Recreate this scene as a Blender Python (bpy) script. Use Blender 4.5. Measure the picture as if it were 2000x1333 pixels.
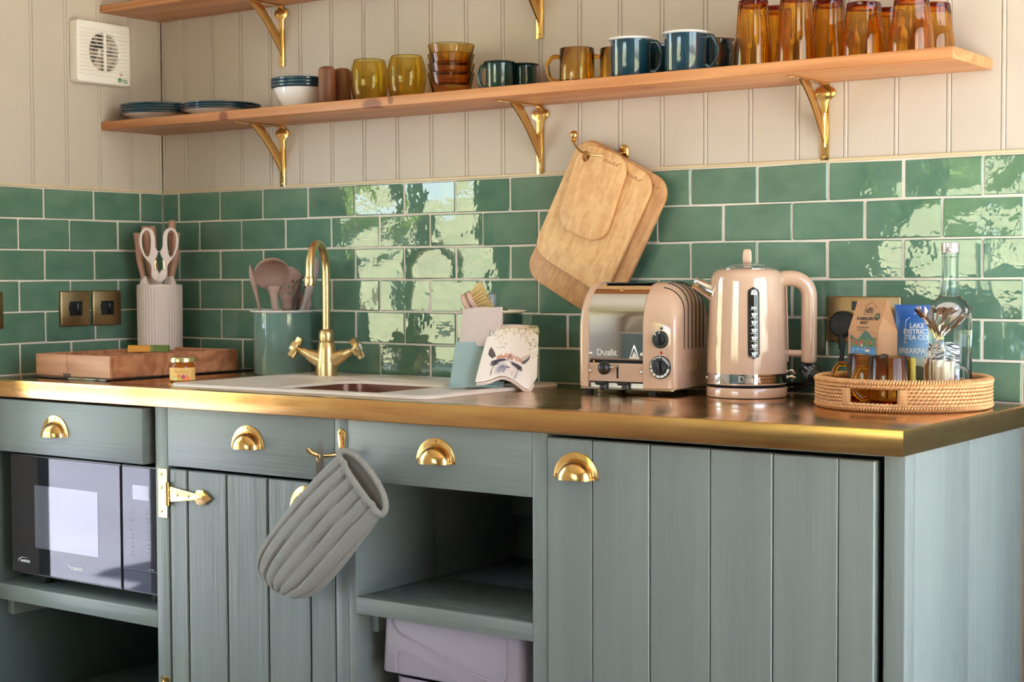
import bpy, bmesh, math, random
import numpy as np
from mathutils import Vector, Matrix, Euler
random.seed(7)
rng = np.random.default_rng(7)
PI = math.pi
SC = bpy.context.scene
COL = SC.collection
for o in list(bpy.data.objects):
    bpy.data.objects.remove(o)

# ------------------------------------------------------------------ camera
YAW, PITCH, ROLL = 0.62397, 0.04211, 0.00383
fw = Vector((-math.sin(YAW) * math.cos(PITCH), math.cos(YAW) * math.cos(PITCH), -math.sin(PITCH)))
rt = Vector((math.cos(YAW), math.sin(YAW), 0))
dn = fw.cross(rt)
r2 = rt * math.cos(ROLL) + dn * math.sin(ROLL)
d2 = -rt * math.sin(ROLL) + dn * math.cos(ROLL)
cam = bpy.data.cameras.new('camera')
cam.sensor_width = 36.0
cam.lens = 36.0 * 3100.7 / 2000.0
cam.clip_start = 0.05
cam.dof.use_dof = True
cam.dof.focus_distance = 3.35
cam.dof.aperture_fstop = 11.0
camo = bpy.data.objects.new('camera', cam)
COL.objects.link(camo)
m3 = Matrix((r2, -d2, -fw)).transposed()
camo.matrix_world = Matrix.Translation((3.3036, -2.9644, 1.1463)) @ m3.to_4x4()
SC.camera = camo

# ------------------------------------------------------------------ daylight, exposure
SC.view_settings.view_transform = 'Standard'
SC.view_settings.look = 'None'
SC.view_settings.gamma = 1.0
SC.view_settings.use_curve_mapping = False
SC.view_settings.exposure = 0.90
cy = SC.cycles
cy.use_denoising = True
cy.max_bounces = 18
cy.diffuse_bounces = 6
cy.glossy_bounces = 6
cy.transmission_bounces = 16
cy.transparent_max_bounces = 16
cy.sample_clamp_indirect = 6.0
cy.caustics_reflective = True
cy.caustics_refractive = True
cy.blur_glossy = 0.6
W = bpy.data.worlds.new('sky')
SC.world = W
W.use_nodes = True
wn = W.node_tree
wn.nodes.clear()
sky = wn.nodes.new('ShaderNodeTexSky')
sky.sky_type = 'NISHITA'
sky.sun_disc = False
sky.sun_elevation = math.radians(42)
sky.sun_rotation = math.radians(28)
sky.dust_density = 1.2
sky.air_density = 1.0
hs = wn.nodes.new('ShaderNodeHueSaturation')
hs.inputs['Saturation'].default_value = 0.74
hs.inputs['Value'].default_value = 1.0
tint = wn.nodes.new('ShaderNodeMix'); tint.data_type = 'RGBA'; tint.blend_type = 'MULTIPLY'
tint.inputs['Factor'].default_value = 1.0
tint.inputs['B'].default_value = (1.0, 0.965, 1.0, 1)      # hazy daylight
bg = wn.nodes.new('ShaderNodeBackground')
bg.inputs['Strength'].default_value = 0.95
wo = wn.nodes.new('ShaderNodeOutputWorld')
wn.links.new(sky.outputs['Color'], hs.inputs['Color'])
wn.links.new(hs.outputs['Color'], tint.inputs['A'])
wn.links.new(tint.outputs['Result'], bg.inputs['Color'])
wn.links.new(bg.outputs['Background'], wo.inputs['Surface'])

# the room: x 0..RX, y -RY..0, z 0..RZ ; openings the daylight comes through
RX, RY, RZ = 3.48, 4.7, 2.55
DOOR = (-1.62, -0.72, 0.05, 2.12)          # glazed door in the left wall   (y0, y1, z0, z1)
WINF = [(0.15, 2.05, 0.95, 2.15), (2.62, 2.82, 1.0, 2.00)]   # windows in the wall behind the camera (x0, x1, z0, z1)
WINR = (-1.80, -0.10, 0.06, 2.30)           # window in the right wall (y0, y1, z0, z1)

sun = bpy.data.lights.new('sun', 'SUN')
sun.energy = 48.0
sun.angle = math.radians(0.6)
sun.color = (1.0, 0.98, 0.95)
suno = bpy.data.objects.new('sun', sun); COL.objects.link(suno)
SUN_AZ, SUN_EL = math.radians(28), math.radians(42)          # behind the tiled wall, to the right: it lights the meadow and the floor by the right-hand door
sv = Vector((math.sin(SUN_AZ) * math.cos(SUN_EL), math.cos(SUN_AZ) * math.cos(SUN_EL), math.sin(SUN_EL)))
suno.rotation_euler = sv.to_track_quat('Z', 'Y').to_euler()

def portal(loc, rot, sx, sz):
    l = bpy.data.lights.new('daylight_portal', 'AREA')
    l.shape = 'RECTANGLE'; l.size = sx; l.size_y = sz
    l.cycles.is_portal = True
    o = bpy.data.objects.new('daylight_portal', l)
    COL.objects.link(o)
    o.location = loc; o.rotation_euler = rot
portal((-0.10, (DOOR[0] + DOOR[1]) / 2, (DOOR[2] + DOOR[3]) / 2), (PI / 2, 0, -PI / 2), DOOR[1] - DOOR[0], DOOR[3] - DOOR[2])
for (a, b, c, d) in WINF:
    portal(((a + b) / 2, -RY - 0.10, (c + d) / 2), (PI / 2, 0, 0), b - a, d - c)
portal((RX + 0.10, (WINR[0] + WINR[1]) / 2, (WINR[2] + WINR[3]) / 2), (PI / 2, 0, PI / 2), WINR[1] - WINR[0], WINR[3] - WINR[2])

# ------------------------------------------------------------------ colours and materials
def s2l(c):
    out = []
    for v in c[:3]:
        v = v / 255.0
        out.append(v / 12.92 if v <= 0.04045 else ((v + 0.055) / 1.055) ** 2.4)
    return out
def rgba(c): return (*s2l(c), 1.0)

def node(nt, t, **kw):
    n = nt.nodes.new(t)
    for k, v in kw.items(): setattr(n, k, v)
    return n

def mat(name, c, rough=0.5, metal=0.0, var=None, bump=None, coat=0.0, trans=0.0, ior=1.5, rnd=False, rvar=None, sheen=0.0, sss=0.0, objvar=0.0):
    """var = (scale xyz, colour 2, contrast) ; bump = list of (scale xyz, distance) ; rvar = (scale xyz, rough 2)"""
    m = bpy.data.materials.new(name)
    m.use_nodes = True
    nt = m.node_tree
    p = nt.nodes['Principled BSDF']
    p.inputs['Base Color'].default_value = rgba(c)
    p.inputs['Roughness'].default_value = rough
    p.inputs['Metallic'].default_value = metal
    p.inputs['IOR'].default_value = ior
    p.inputs['Coat Weight'].default_value = coat
    p.inputs['Coat Roughness'].default_value = 0.06
    p.inputs['Transmission Weight'].default_value = trans
    if sheen: p.inputs['Sheen Weight'].default_value = sheen
    if sss:
        p.inputs['Subsurface Weight'].default_value = sss
        p.inputs['Subsurface Scale'].default_value = 0.01
    vec = None
    if var or bump or rvar:
        tc = node(nt, 'ShaderNodeTexCoord')
        vec = tc.outputs['Object']
        if rnd:
            oi = node(nt, 'ShaderNodeObjectInfo')
            ad = node(nt, 'ShaderNodeVectorMath', operation='MULTIPLY_ADD')
            nt.links.new(oi.outputs['Random'], ad.inputs[0])
            ad.inputs[1].default_value = (37.0, 23.0, 51.0)
            nt.links.new(vec, ad.inputs[2])
            vec = ad.outputs[0]
    def noise(scale, detail=3.0, rough_=0.55, dist=0.0):
        mp = node(nt, 'ShaderNodeMapping')
        mp.inputs['Scale'].default_value = scale
        nt.links.new(vec, mp.inputs['Vector'])
        n = node(nt, 'ShaderNodeTexNoise')
        n.inputs['Scale'].default_value = 1.0
        n.inputs['Detail'].default_value = detail
        n.inputs['Roughness'].default_value = rough_
        n.inputs['Distortion'].default_value = dist
        nt.links.new(mp.outputs['Vector'], n.inputs['Vector'])
        return n.outputs['Fac']
    if var:
        sc, c2, con = var[:3]
        f = noise(sc, *(var[3:]))
        mr = node(nt, 'ShaderNodeMapRange')
        mr.inputs['From Min'].default_value = 0.5 - 0.5 / con
        mr.inputs['From Max'].default_value = 0.5 + 0.5 / con
        nt.links.new(f, mr.inputs['Value'])
        mx = node(nt, 'ShaderNodeMix', data_type='RGBA')
        mx.inputs['A'].default_value = rgba(c); mx.inputs['B'].default_value = rgba(c2)
        nt.links.new(mr.outputs['Result'], mx.inputs['Factor'])
        res = mx.outputs['Result']
        if objvar:
            oi2 = node(nt, 'ShaderNodeObjectInfo')
            mr2 = node(nt, 'ShaderNodeMapRange')
            mr2.inputs['To Min'].default_value = 1 - objvar; mr2.inputs['To Max'].default_value = 1 + objvar
            nt.links.new(oi2.outputs['Random'], mr2.inputs['Value'])
            hv = node(nt, 'ShaderNodeHueSaturation')
            nt.links.new(mr2.outputs['Result'], hv.inputs['Value'])
            nt.links.new(res, hv.inputs['Color'])
            res = hv.outputs['Color']
        nt.links.new(res, p.inputs['Base Color'])
    if rvar:
        f = noise(rvar[0], 4.0)
        mr = node(nt, 'ShaderNodeMapRange')
        mr.inputs['From Min'].default_value = 0.35; mr.inputs['From Max'].default_value = 0.65
        mr.inputs['To Min'].default_value = rough; mr.inputs['To Max'].default_value = rvar[1]
        nt.links.new(f, mr.inputs['Value'])
        nt.links.new(mr.outputs['Result'], p.inputs['Roughness'])
    last = None
    for b in (bump or []):
        f = noise(b[0], *(b[2:] if len(b) > 2 else (2.0,)))
        bp = node(nt, 'ShaderNodeBump')
        bp.inputs['Distance'].default_value = b[1]
        bp.inputs['Strength'].default_value = 1.0
        nt.links.new(f, bp.inputs['Height'])
        if last: nt.links.new(last, bp.inputs['Normal'])
        last = bp.outputs['Normal']
    if last: nt.links.new(last, p.inputs['Normal'])
    return m

def wood(name, c1, c2, rough=0.45, grain=(2.0, 40.0, 40.0), rings=(0.6, 9.0, 9.0), knots=(), bumpd=0.0006, rnd=True, c3=None):
    """long-grained timber: fine fibre noise plus wavy growth rings and optional knots (object space)"""
    m = bpy.data.materials.new(name); m.use_nodes = True
    nt = m.node_tree; p = nt.nodes['Principled BSDF']; p.inputs['Roughness'].default_value = rough
    tc = node(nt, 'ShaderNodeTexCoord'); vec = tc.outputs['Object']; raw = vec
    if rnd:
        oi = node(nt, 'ShaderNodeObjectInfo')
        ad = node(nt, 'ShaderNodeVectorMath', operation='MULTIPLY_ADD')
        nt.links.new(oi.outputs['Random'], ad.inputs[0]); ad.inputs[1].default_value = (3.7, 2.3, 5.1)
        nt.links.new(vec, ad.inputs[2]); vec = ad.outputs[0]
    def mp(scale):
        n = node(nt, 'ShaderNodeMapping'); n.inputs['Scale'].default_value = scale
        nt.links.new(vec, n.inputs['Vector']); return n.outputs['Vector']
    fn = node(nt, 'ShaderNodeTexNoise'); fn.inputs['Scale'].default_value = 1.0; fn.inputs['Detail'].default_value = 4.0
    nt.links.new(mp(grain), fn.inputs['Vector'])
    wv = node(nt, 'ShaderNodeTexNoise'); wv.inputs['Scale'].default_value = 1.0; wv.inputs['Detail'].default_value = 2.0
    nt.links.new(mp(rings), wv.inputs['Vector'])
    ml = node(nt, 'ShaderNodeMath', operation='MULTIPLY'); ml.inputs[1].default_value = 34.0
    nt.links.new(wv.outputs['Fac'], ml.inputs[0])
    sn = node(nt, 'ShaderNodeMath', operation='SINE'); nt.links.new(ml.outputs[0], sn.inputs[0])
    a = node(nt, 'ShaderNodeMath', operation='MULTIPLY_ADD'); a.inputs[1].default_value = 0.22; a.inputs[2].default_value = 0.0
    nt.links.new(sn.outputs[0], a.inputs[0])
    s = node(nt, 'ShaderNodeMath', operation='ADD'); nt.links.new(a.outputs[0], s.inputs[0]); nt.links.new(fn.outputs['Fac'], s.inputs[1])
    mr = node(nt, 'ShaderNodeMapRange'); mr.inputs['From Min'].default_value = 0.2; mr.inputs['From Max'].default_value = 0.85
    nt.links.new(s.outputs[0], mr.inputs['Value'])
    mx = node(nt, 'ShaderNodeMix', data_type='RGBA'); mx.inputs['A'].default_value = rgba(c1); mx.inputs['B'].default_value = rgba(c2)
    nt.links.new(mr.outputs['Result'], mx.inputs['Factor'])
    res = mx.outputs['Result']
    for (kx, ky, kz, rx, ry, rz) in knots:
        sb = node(nt, 'ShaderNodeVectorMath', operation='SUBTRACT'); nt.links.new(raw, sb.inputs[0]); sb.inputs[1].default_value = (kx, ky, kz)
        dv = node(nt, 'ShaderNodeVectorMath', operation='DIVIDE'); nt.links.new(sb.outputs[0], dv.inputs[0]); dv.inputs[1].default_value = (rx, ry, rz)
        le = node(nt, 'ShaderNodeVectorMath', operation='LENGTH'); nt.links.new(dv.outputs[0], le.inputs[0])
        k = node(nt, 'ShaderNodeMapRange'); k.inputs['From Min'].default_value = 0.75; k.inputs['From Max'].default_value = 1.15
        k.inputs['To Min'].default_value = 0.85; k.inputs['To Max'].default_value = 0.0
        nt.links.new(le.outputs['Value'], k.inputs['Value'])
        km = node(nt, 'ShaderNodeMix', data_type='RGBA'); km.inputs['B'].default_value = rgba((120, 58, 34))
        nt.links.new(k.outputs['Result'], km.inputs['Factor']); nt.links.new(res, km.inputs['A'])
        res = km.outputs['Result']
    nt.links.new(res, p.inputs['Base Color'])
    bp = node(nt, 'ShaderNodeBump'); bp.inputs['Distance'].default_value = bumpd
    nt.links.new(s.outputs[0], bp.inputs['Height']); nt.links.new(bp.outputs['Normal'], p.inputs['Normal'])
    return m

def print_mat(name, rough=0.6):
    m = bpy.data.materials.new(name); m.use_nodes = True
    nt = m.node_tree; p = nt.nodes['Principled BSDF']; p.inputs['Roughness'].default_value = rough
    a = node(nt, 'ShaderNodeVertexColor'); a.layer_name = 'Col'
    nt.links.new(a.outputs['Color'], p.inputs['Base Color'])
    return m

def pane_mat(name, tintc=(247, 250, 249)):
    m = bpy.data.materials.new(name); m.use_nodes = True
    nt = m.node_tree; nt.nodes.clear()
    out = node(nt, 'ShaderNodeOutputMaterial'); mix = node(nt, 'ShaderNodeMixShader')
    tr = node(nt, 'ShaderNodeBsdfTransparent'); tr.inputs['Color'].default_value = rgba(tintc)
    gl = node(nt, 'ShaderNodeBsdfGlossy'); gl.inputs['Roughness'].default_value = 0.01
    fr = node(nt, 'ShaderNodeFresnel'); fr.inputs['IOR'].default_value = 1.45
    ge = node(nt, 'ShaderNodeNewGeometry'); ff = node(nt, 'ShaderNodeMath', operation='SUBTRACT'); ff.inputs[0].default_value = 1.0
    nt.links.new(ge.outputs['Backfacing'], ff.inputs[1])
    fm = node(nt, 'ShaderNodeMath', operation='MULTIPLY'); nt.links.new(fr.outputs[0], fm.inputs[0]); nt.links.new(ff.outputs[0], fm.inputs[1])
    nt.links.new(fm.outputs[0], mix.inputs[0]); nt.links.new(tr.outputs[0], mix.inputs[1]); nt.links.new(gl.outputs[0], mix.inputs[2])
    nt.links.new(mix.outputs[0], out.inputs['Surface'])
    return m

# painted cabinet timber: brush-and-grain relief running along one axis
def paint_mat(name, axis, c=(125, 132, 128), rough=0.42):
    lo, hi = 3.0, 150.0
    sc = [hi, hi, hi]; sc[axis] = lo
    sc2 = [22.0, 22.0, 22.0]; sc2[axis] = 1.3
    c2 = tuple(int(v * 0.93) for v in c)
    return mat(name, c, rough, var=(tuple(sc2), c2, 2.2), bump=[(tuple(sc), 0.0009, 3.0), (tuple(sc2), 0.0022, 2.0)], rnd=True)

M = {}
M['cab_v'] = paint_mat('cabinet paint upright grain', 2)
M['cab_h'] = paint_mat('cabinet paint level grain', 0)
M['cab_d'] = paint_mat('cabinet paint depth grain', 1)
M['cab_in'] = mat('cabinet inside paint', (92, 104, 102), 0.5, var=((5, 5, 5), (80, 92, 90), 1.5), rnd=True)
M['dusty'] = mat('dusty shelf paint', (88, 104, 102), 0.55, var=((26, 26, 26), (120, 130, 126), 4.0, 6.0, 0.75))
M['wall'] = mat('warm stone wall paint', (200, 186, 173), 0.5, var=((3, 3, 1.2), (195, 181, 167), 1.5), bump=[((60, 60, 6), 0.0004, 3.0)], rnd=True)
M['ceiling'] = mat('ceiling paint', (216, 206, 184), 0.6, var=((2, 2, 2), (210, 200, 178), 1.5))
M['lower'] = mat('blue grey lower wall paint', (120, 140, 146), 0.5, var=((2, 2, 2), (112, 132, 138), 1.5))
M['floor'] = wood('pale oak floor', (140, 126, 112), (116, 102, 88), 0.4, (30, 3, 30), (8, 0.7, 8))
M['tile'] = mat('green glaze', (101, 131, 112), 0.02, var=((14, 14, 22), (80, 114, 96), 2.2, 4.0), bump=[((7, 7, 9), 0.0030, 1.0), ((34, 34, 40), 0.00035, 2.0)], rnd=True, objvar=0.08, ior=1.68)
M['grout'] = mat('pale grout', (226, 214, 202), 0.85, var=((60, 60, 60), (214, 202, 190), 1.6), bump=[((300, 300, 300), 0.0006)])
M['edge'] = mat('cream edge trim', (222, 200, 164), 0.35, var=((4, 60, 60), (200, 176, 138), 1.4))
M['pine'] = wood('oiled pine', (206, 144, 94), (176, 108, 62), 0.42, (2.2, 60, 60), (0.55, 7.0, 16.0), rnd=False,
                 knots=((0.452, -0.211, 1.533, 0.016, 0.02, 0.016), (0.93, -0.211, 1.533, 0.030, 0.04, 0.013), (0.985, -0.215, 1.540, 0.009, 0.02, 0.012), (1.62, -0.15, 1.524, 0.02, 0.008, 0.01)))
M['brass_top'] = mat('aged brass sheet', (226, 182, 116), 0.14, 1.0, var=((5, 5, 60), (194, 138, 90), 1.8, 6.0), rvar=((3, 30, 30), 0.27), bump=[((3, 140, 140), 0.00003, 2.0), ((5, 5, 5), 0.0006, 2.0)])
M['brass'] = mat('polished brass', (228, 186, 122), 0.13, 1.0, var=((30, 30, 30), (214, 168, 102), 1.6), rvar=((40, 40, 40), 0.24))
M['brass_satin'] = mat('brushed brass', (228, 198, 146), 0.27, 1.0, var=((8, 8, 8), (218, 186, 132), 1.4), rvar=((60, 60, 6), 0.34))
M['plate'] = mat('antique brass plate', (186, 158, 118), 0.33, 1.0, var=((6, 200, 6), (170, 142, 104), 1.3))
M['chrome'] = mat('chrome', (222, 222, 222), 0.035, 1.0)
M['steel'] = mat('steel', (190, 188, 184), 0.28, 1.0)
M['black'] = mat('black plastic', (26, 26, 28), 0.32)
M['rubber'] = mat('black rubber', (20, 20, 21), 0.6)
M['void'] = mat('dark recess', (8, 8, 8), 0.8)
M['white'] = mat('white plastic', (236, 228, 220), 0.35)
M['white_print'] = mat('white print', (238, 238, 240), 0.5)
M['grey_print'] = mat('pale grey print', (186, 188, 198), 0.5)
M['dark_print'] = mat('dark print', (52, 50, 44), 0.6)
M['sink'] = mat('cream composite', (222, 208, 196), 0.32, var=((60, 60, 60), (214, 198, 186), 1.4))
M['bowl_in'] = mat('copper coloured basin', (124, 74, 52), 0.22, 0.35, var=((3, 40, 40), (96, 54, 38), 1.6), bump=[((4, 60, 60), 0.0004)])
M['enamel_white'] = mat('white enamel', (232, 228, 226), 0.09, coat=0.4)
M['enamel_blue'] = mat('petrol blue enamel', (22, 58, 74), 0.07, coat=0.6)
M['enamel_dark'] = mat('bottle green enamel', (22, 52, 46), 0.07, coat=0.6)
M['enamel_sage'] = mat('sage enamel', (104, 134, 126), 0.08, coat=0.6, bump=[((20, 20, 20), 0.0003)])
M['enamel_green'] = mat('deep green enamel', (38, 68, 58), 0.07, coat=0.6)
M['cream'] = mat('cream enamel', (236, 222, 196), 0.15)
M['taupe'] = mat('taupe gloss enamel', (206, 170, 146), 0.09, coat=0.8)
M['taupe_dark'] = mat('taupe emboss', (190, 152, 128), 0.25)
M['silicone'] = mat('mushroom silicone', (168, 136, 124), 0.55)
M['silicone_grey'] = mat('grey silicone', (150, 132, 126), 0.55)
M['blush'] = mat('blush ceramic', (234, 214, 208), 0.45)
M['handle_tan'] = mat('tan speckled handle', (196, 146, 122), 0.55, var=((400, 400, 400), (176, 128, 106), 2.0))
M['acacia'] = wood('reddish acacia', (204, 142, 104), (162, 100, 66), 0.4, (3, 60, 60), (0.9, 12, 12))
M['walnut'] = wood('brown hardwood', (150, 92, 56), (104, 60, 36), 0.45, (60, 60, 5), (12, 12, 1.5))
M['bamboo'] = wood('bamboo strip', (226, 180, 126), (208, 154, 100), 0.42, (70, 70, 4), (30, 6, 1.2))
M['bamboo_dark'] = wood('darker bamboo strip', (206, 154, 104), (186, 130, 82), 0.42, (70, 70, 4), (30, 6, 1.2))
M['burn'] = mat('burnt lettering', (164, 108, 62), 0.6)
M['ply'] = mat('pale beech', (214, 176, 160), 0.5, var=((60, 60, 8), (200, 160, 142), 1.6))
M['bristle'] = mat('plant fibre bristle', (232, 204, 142), 0.7)
M['glass'] = mat('clear glass', (250, 252, 251), 0.0, trans=1.0, ior=1.47)
M['water'] = mat('water filled glass', (246, 251, 250), 0.0, trans=1.0, ior=1.36)
def tinted(name, col, dens, ior=1.48):
    """coloured glass: clear surface, colour taken up inside the wall, so thick edges run dark"""
    m = bpy.data.materials.new(name); m.use_nodes = True
    nt = m.node_tree; nt.nodes.clear()
    out = node(nt, 'ShaderNodeOutputMaterial')
    g = node(nt, 'ShaderNodeBsdfGlass'); g.inputs['Roughness'].default_value = 0.0; g.inputs['IOR'].default_value = ior
    g.inputs['Color'].default_value = (0.985, 0.95, 0.86, 1)
    v = node(nt, 'ShaderNodeVolumeAbsorption'); v.inputs['Color'].default_value = (*col, 1); v.inputs['Density'].default_value = dens
    nt.links.new(g.outputs[0], out.inputs['Surface']); nt.links.new(v.outputs[0], out.inputs['Volume'])
    return m
M['amber'] = tinted('amber glass', (0.970, 0.785, 0.0), 330)
M['amber_olive'] = tinted('olive amber glass', (0.900, 0.790, 0.0), 640, 1.42)
M['amber_deep'] = tinted('deep amber glass', (0.945, 0.730, 0.0), 400, 1.5)
M['marmalade'] = mat('orange marmalade', (206, 110, 20), 0.05, trans=0.55, ior=1.4)
M['rattan'] = mat('rattan cane', (226, 176, 122), 0.5, var=((80, 80, 80), (198, 142, 92), 1.6))
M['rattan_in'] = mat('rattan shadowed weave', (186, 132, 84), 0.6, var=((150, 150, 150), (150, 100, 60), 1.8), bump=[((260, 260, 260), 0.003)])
M['mitt'] = mat('grey linen', (150, 146, 138), 0.85, var=((420, 420, 420), (128, 124, 116), 1.5), bump=[((500, 500, 500), 0.0012, 3.0), ((40, 40, 40), 0.0015)], sheen=0.2)
M['mitt_in'] = mat('linen lining', (120, 114, 106), 0.9)
M['teal_cloth'] = mat('duck egg cotton', (158, 180, 178), 0.85, var=((30, 30, 30), (146, 168, 166), 1.4), bump=[((900, 900, 900), 0.0008)])
M['pink_cloth'] = mat('blush knit', (218, 200, 194), 0.9)
M['tea_towel'] = print_mat('printed cotton', 0.85)
M['print'] = print_mat('printed paper', 0.55)
M['print_gloss'] = print_mat('printed film', 0.25)
M['kraft'] = mat('kraft card', (190, 142, 104), 0.7, var=((120, 120, 120), (180, 132, 94), 1.3))
M['green_card'] = mat('olive card', (126, 132, 74), 0.7)
M['tote'] = mat('lilac grey plastic', (172, 160, 172), 0.38, var=((3, 3, 3), (166, 154, 166), 1.2))
M['black_glass'] = mat('black glass', (14, 14, 16), 0.03, coat=0.5)
M['oven_glass'] = mat('smoked oven glass', (40, 40, 44), 0.03)
M['oven_mesh'] = mat('oven window mesh', (104, 104, 114), 0.05, ior=1.72)
M['red'] = mat('red lamp lens', (190, 26, 24), 0.2)
M['gold_lid'] = mat('gold tin lid', (232, 212, 150), 0.2, 0.9)
M['alu'] = mat('ridged aluminium', (226, 218, 216), 0.25, 0.8)
M['biscuit'] = mat('pale shortbread', (244, 226, 200), 0.75, var=((60, 60, 60), (236, 212, 178), 1.5))
M['pane'] = pane_mat('window pane')
M['frame'] = mat('charcoal window frame', (52, 52, 54), 0.45, var=((20, 20, 20), (46, 46, 48), 1.3))
M['green_logo'] = mat('green print', (40, 130, 70), 0.5)
M['olive_badge'] = mat('dark olive print', (62, 70, 52), 0.6)
def film_mat(name):
    m = bpy.data.materials.new(name); m.use_nodes = True
    nt = m.node_tree; nt.nodes.clear()
    out = node(nt, 'ShaderNodeOutputMaterial'); mix = node(nt, 'ShaderNodeMixShader')
    tr = node(nt, 'ShaderNodeBsdfTransparent'); tr.inputs['Color'].default_value = (0.97, 0.97, 0.97, 1)
    gl = node(nt, 'ShaderNodeBsdfGlossy'); gl.inputs['Roughness'].default_value = 0.16
    lw = node(nt, 'ShaderNodeLayerWeight'); lw.inputs['Blend'].default_value = 0.38
    ma = node(nt, 'ShaderNodeMath', operation='MULTIPLY_ADD'); ma.inputs[1].default_value = 0.9; ma.inputs[2].default_value = 0.045; ma.use_clamp = True
    nt.links.new(lw.outputs['Fresnel'], ma.inputs[0])
    nt.links.new(ma.outputs[0], mix.inputs[0]); nt.links.new(tr.outputs[0], mix.inputs[1]); nt.links.new(gl.outputs[0], mix.inputs[2])
    nt.links.new(mix.outputs[0], out.inputs['Surface'])
    return m
M['film'] = film_mat('clear cellophane')

# ------------------------------------------------------------------ geometry helpers
def V(*a): return Vector(a)
def fin(name, bm, m, parent=None, loc=None, ang=35, flat_=False, kind=None, label=None, recalc=True):
    """links one bmesh as ONE object"""
    bmesh.ops.remove_doubles(bm, verts=bm.verts, dist=1e-6) if len(bm.verts) < 60000 else None
    if recalc: bmesh.ops.recalc_face_normals(bm, faces=bm.faces)
    if not flat_:
        th = math.radians(ang)
        bm.normal_update()
        for f in bm.faces: f.smooth = True
        for e in bm.edges:
            if len(e.link_faces) == 2 and e.calc_face_angle(0) > th: e.smooth = False
    me = bpy.data.meshes.new(name)
    bm.to_mesh(me); bm.free()
    return put(name, me, m, parent, loc, kind, label)
def put(name, me, m, parent=None, loc=None, kind=None, label=None):
    o = bpy.data.objects.new(name, me)
    COL.objects.link(o)
    if isinstance(m, str): m = M[m]
    if m is not None:
        me.materials.clear(); me.materials.append(m)
    if parent is not None: o.parent = parent
    if loc is not None: o.location = loc
    if kind: o['kind'] = kind
    if label: o['label'] = label
    return o
def thing(name, label, cat, loc=(0, 0, 0), rz=0.0, group=None):
    o = bpy.data.objects.new(name, None); COL.objects.link(o)
    o.empty_display_size = 0.05
    o.location = loc; o.rotation_euler = (0, 0, rz)
    return tag(o, label, cat, group)
def tag(o, label, cat, group=None):
    o['label'] = label; o['category'] = cat
    if group: o['group'] = group
    return o
def kids(o): return [c for c in bpy.data.objects if c.parent == o]
def copy_thing(o, loc, rz=0.0, label=None):
    ch = kids(o)
    c = o.copy(); COL.objects.link(c)
    c.location = loc; c.rotation_euler = (0, 0, rz)
    if label: c['label'] = label
    for k in ch:
        k2 = k.copy(); COL.objects.link(k2); k2.parent = c
        for g in kids(k):
            g2 = g.copy(); COL.objects.link(g2); g2.parent = k2
    return c
def struct(o):
    o['kind'] = 'structure'; return o

def box(bm, x0, x1, y0, y1, z0, z1, bev=0.0, seg=1, mtx=None):
    vs = [bm.verts.new((x, y, z)) for z in (z0, z1) for y in (y0, y1) for x in (x0, x1)]
    fs = [bm.faces.new([vs[i] for i in q]) for q in ((0, 2, 3, 1), (4, 5, 7, 6), (0, 1, 5, 4), (2, 6, 7, 3), (0, 4, 6, 2), (1, 3, 7, 5))]
    geo = vs
    if bev > 0:
        es = list({e for f in fs for e in f.edges})
        r = bmesh.ops.bevel(bm, geom=es, offset=bev, segments=seg, affect='EDGES', profile=0.5)
        geo = list({v for f in r['faces'] for v in f.verts} | {v for v in vs if v.is_valid})
    if mtx is not None: bmesh.ops.transform(bm, matrix=mtx, verts=geo)
    return geo
def bx(name, m, parent, x0, x1, y0, y1, z0, z1, bev=0.0015, seg=1, **kw):
    bm = bmesh.new(); box(bm, x0, x1, y0, y1, z0, z1, bev, seg)
    return fin(name, bm, m, parent, **kw)
def grid(bm, P, closeu=False, closev=False):
    """P: array (nu, nv, 3)"""
    nu, nv = P.shape[0], P.shape[1]
    vs = [[bm.verts.new(P[i, j]) for j in range(nv)] for i in range(nu)]
    for i in range(nu if closeu else nu - 1):
        for j in range(nv if closev else nv - 1):
            a, b, c, d = vs[i][j], vs[(i + 1) % nu][j], vs[(i + 1) % nu][(j + 1) % nv], vs[i][(j + 1) % nv]
            try: bm.faces.new((a, b, c, d))
            except ValueError: pass
    return vs
def lathe(bm, prof, n=40, cx=0.0, cy=0.0, mod=None, a0=0.0, a1=2 * PI, mtx=None):
    full = abs(a1 - a0 - 2 * PI) < 1e-6
    rings = []
    new = []
    for (r, z) in prof:
        if r < 1e-6:
            v = bm.verts.new((cx, cy, z)); rings.append([v]); new.append(v)
        else:
            ring = []
            for k in range(n if full else n + 1):
                a = a0 + (a1 - a0) * k / n
                rr = r if mod is None else mod(a, r, z)
                v = bm.verts.new((cx + rr * math.cos(a), cy + rr * math.sin(a), z)); ring.append(v); new.append(v)
            rings.append(ring)
    for A, B_ in zip(rings, rings[1:]):
        L = max(len(A), len(B_))
        for k in range(L if full else L - 1):
            k2 = (k + 1) % L
            if len(A) == 1 and len(B_) == 1: continue
            if len(A) == 1: f = (A[0], B_[k2], B_[k])
            elif len(B_) == 1: f = (A[k], A[k2], B_[0])
            else: f = (A[k], A[k2], B_[k2], B_[k])
            bm.faces.new(f)
    if mtx is not None: bmesh.ops.transform(bm, matrix=mtx, verts=new)
    return new
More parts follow.
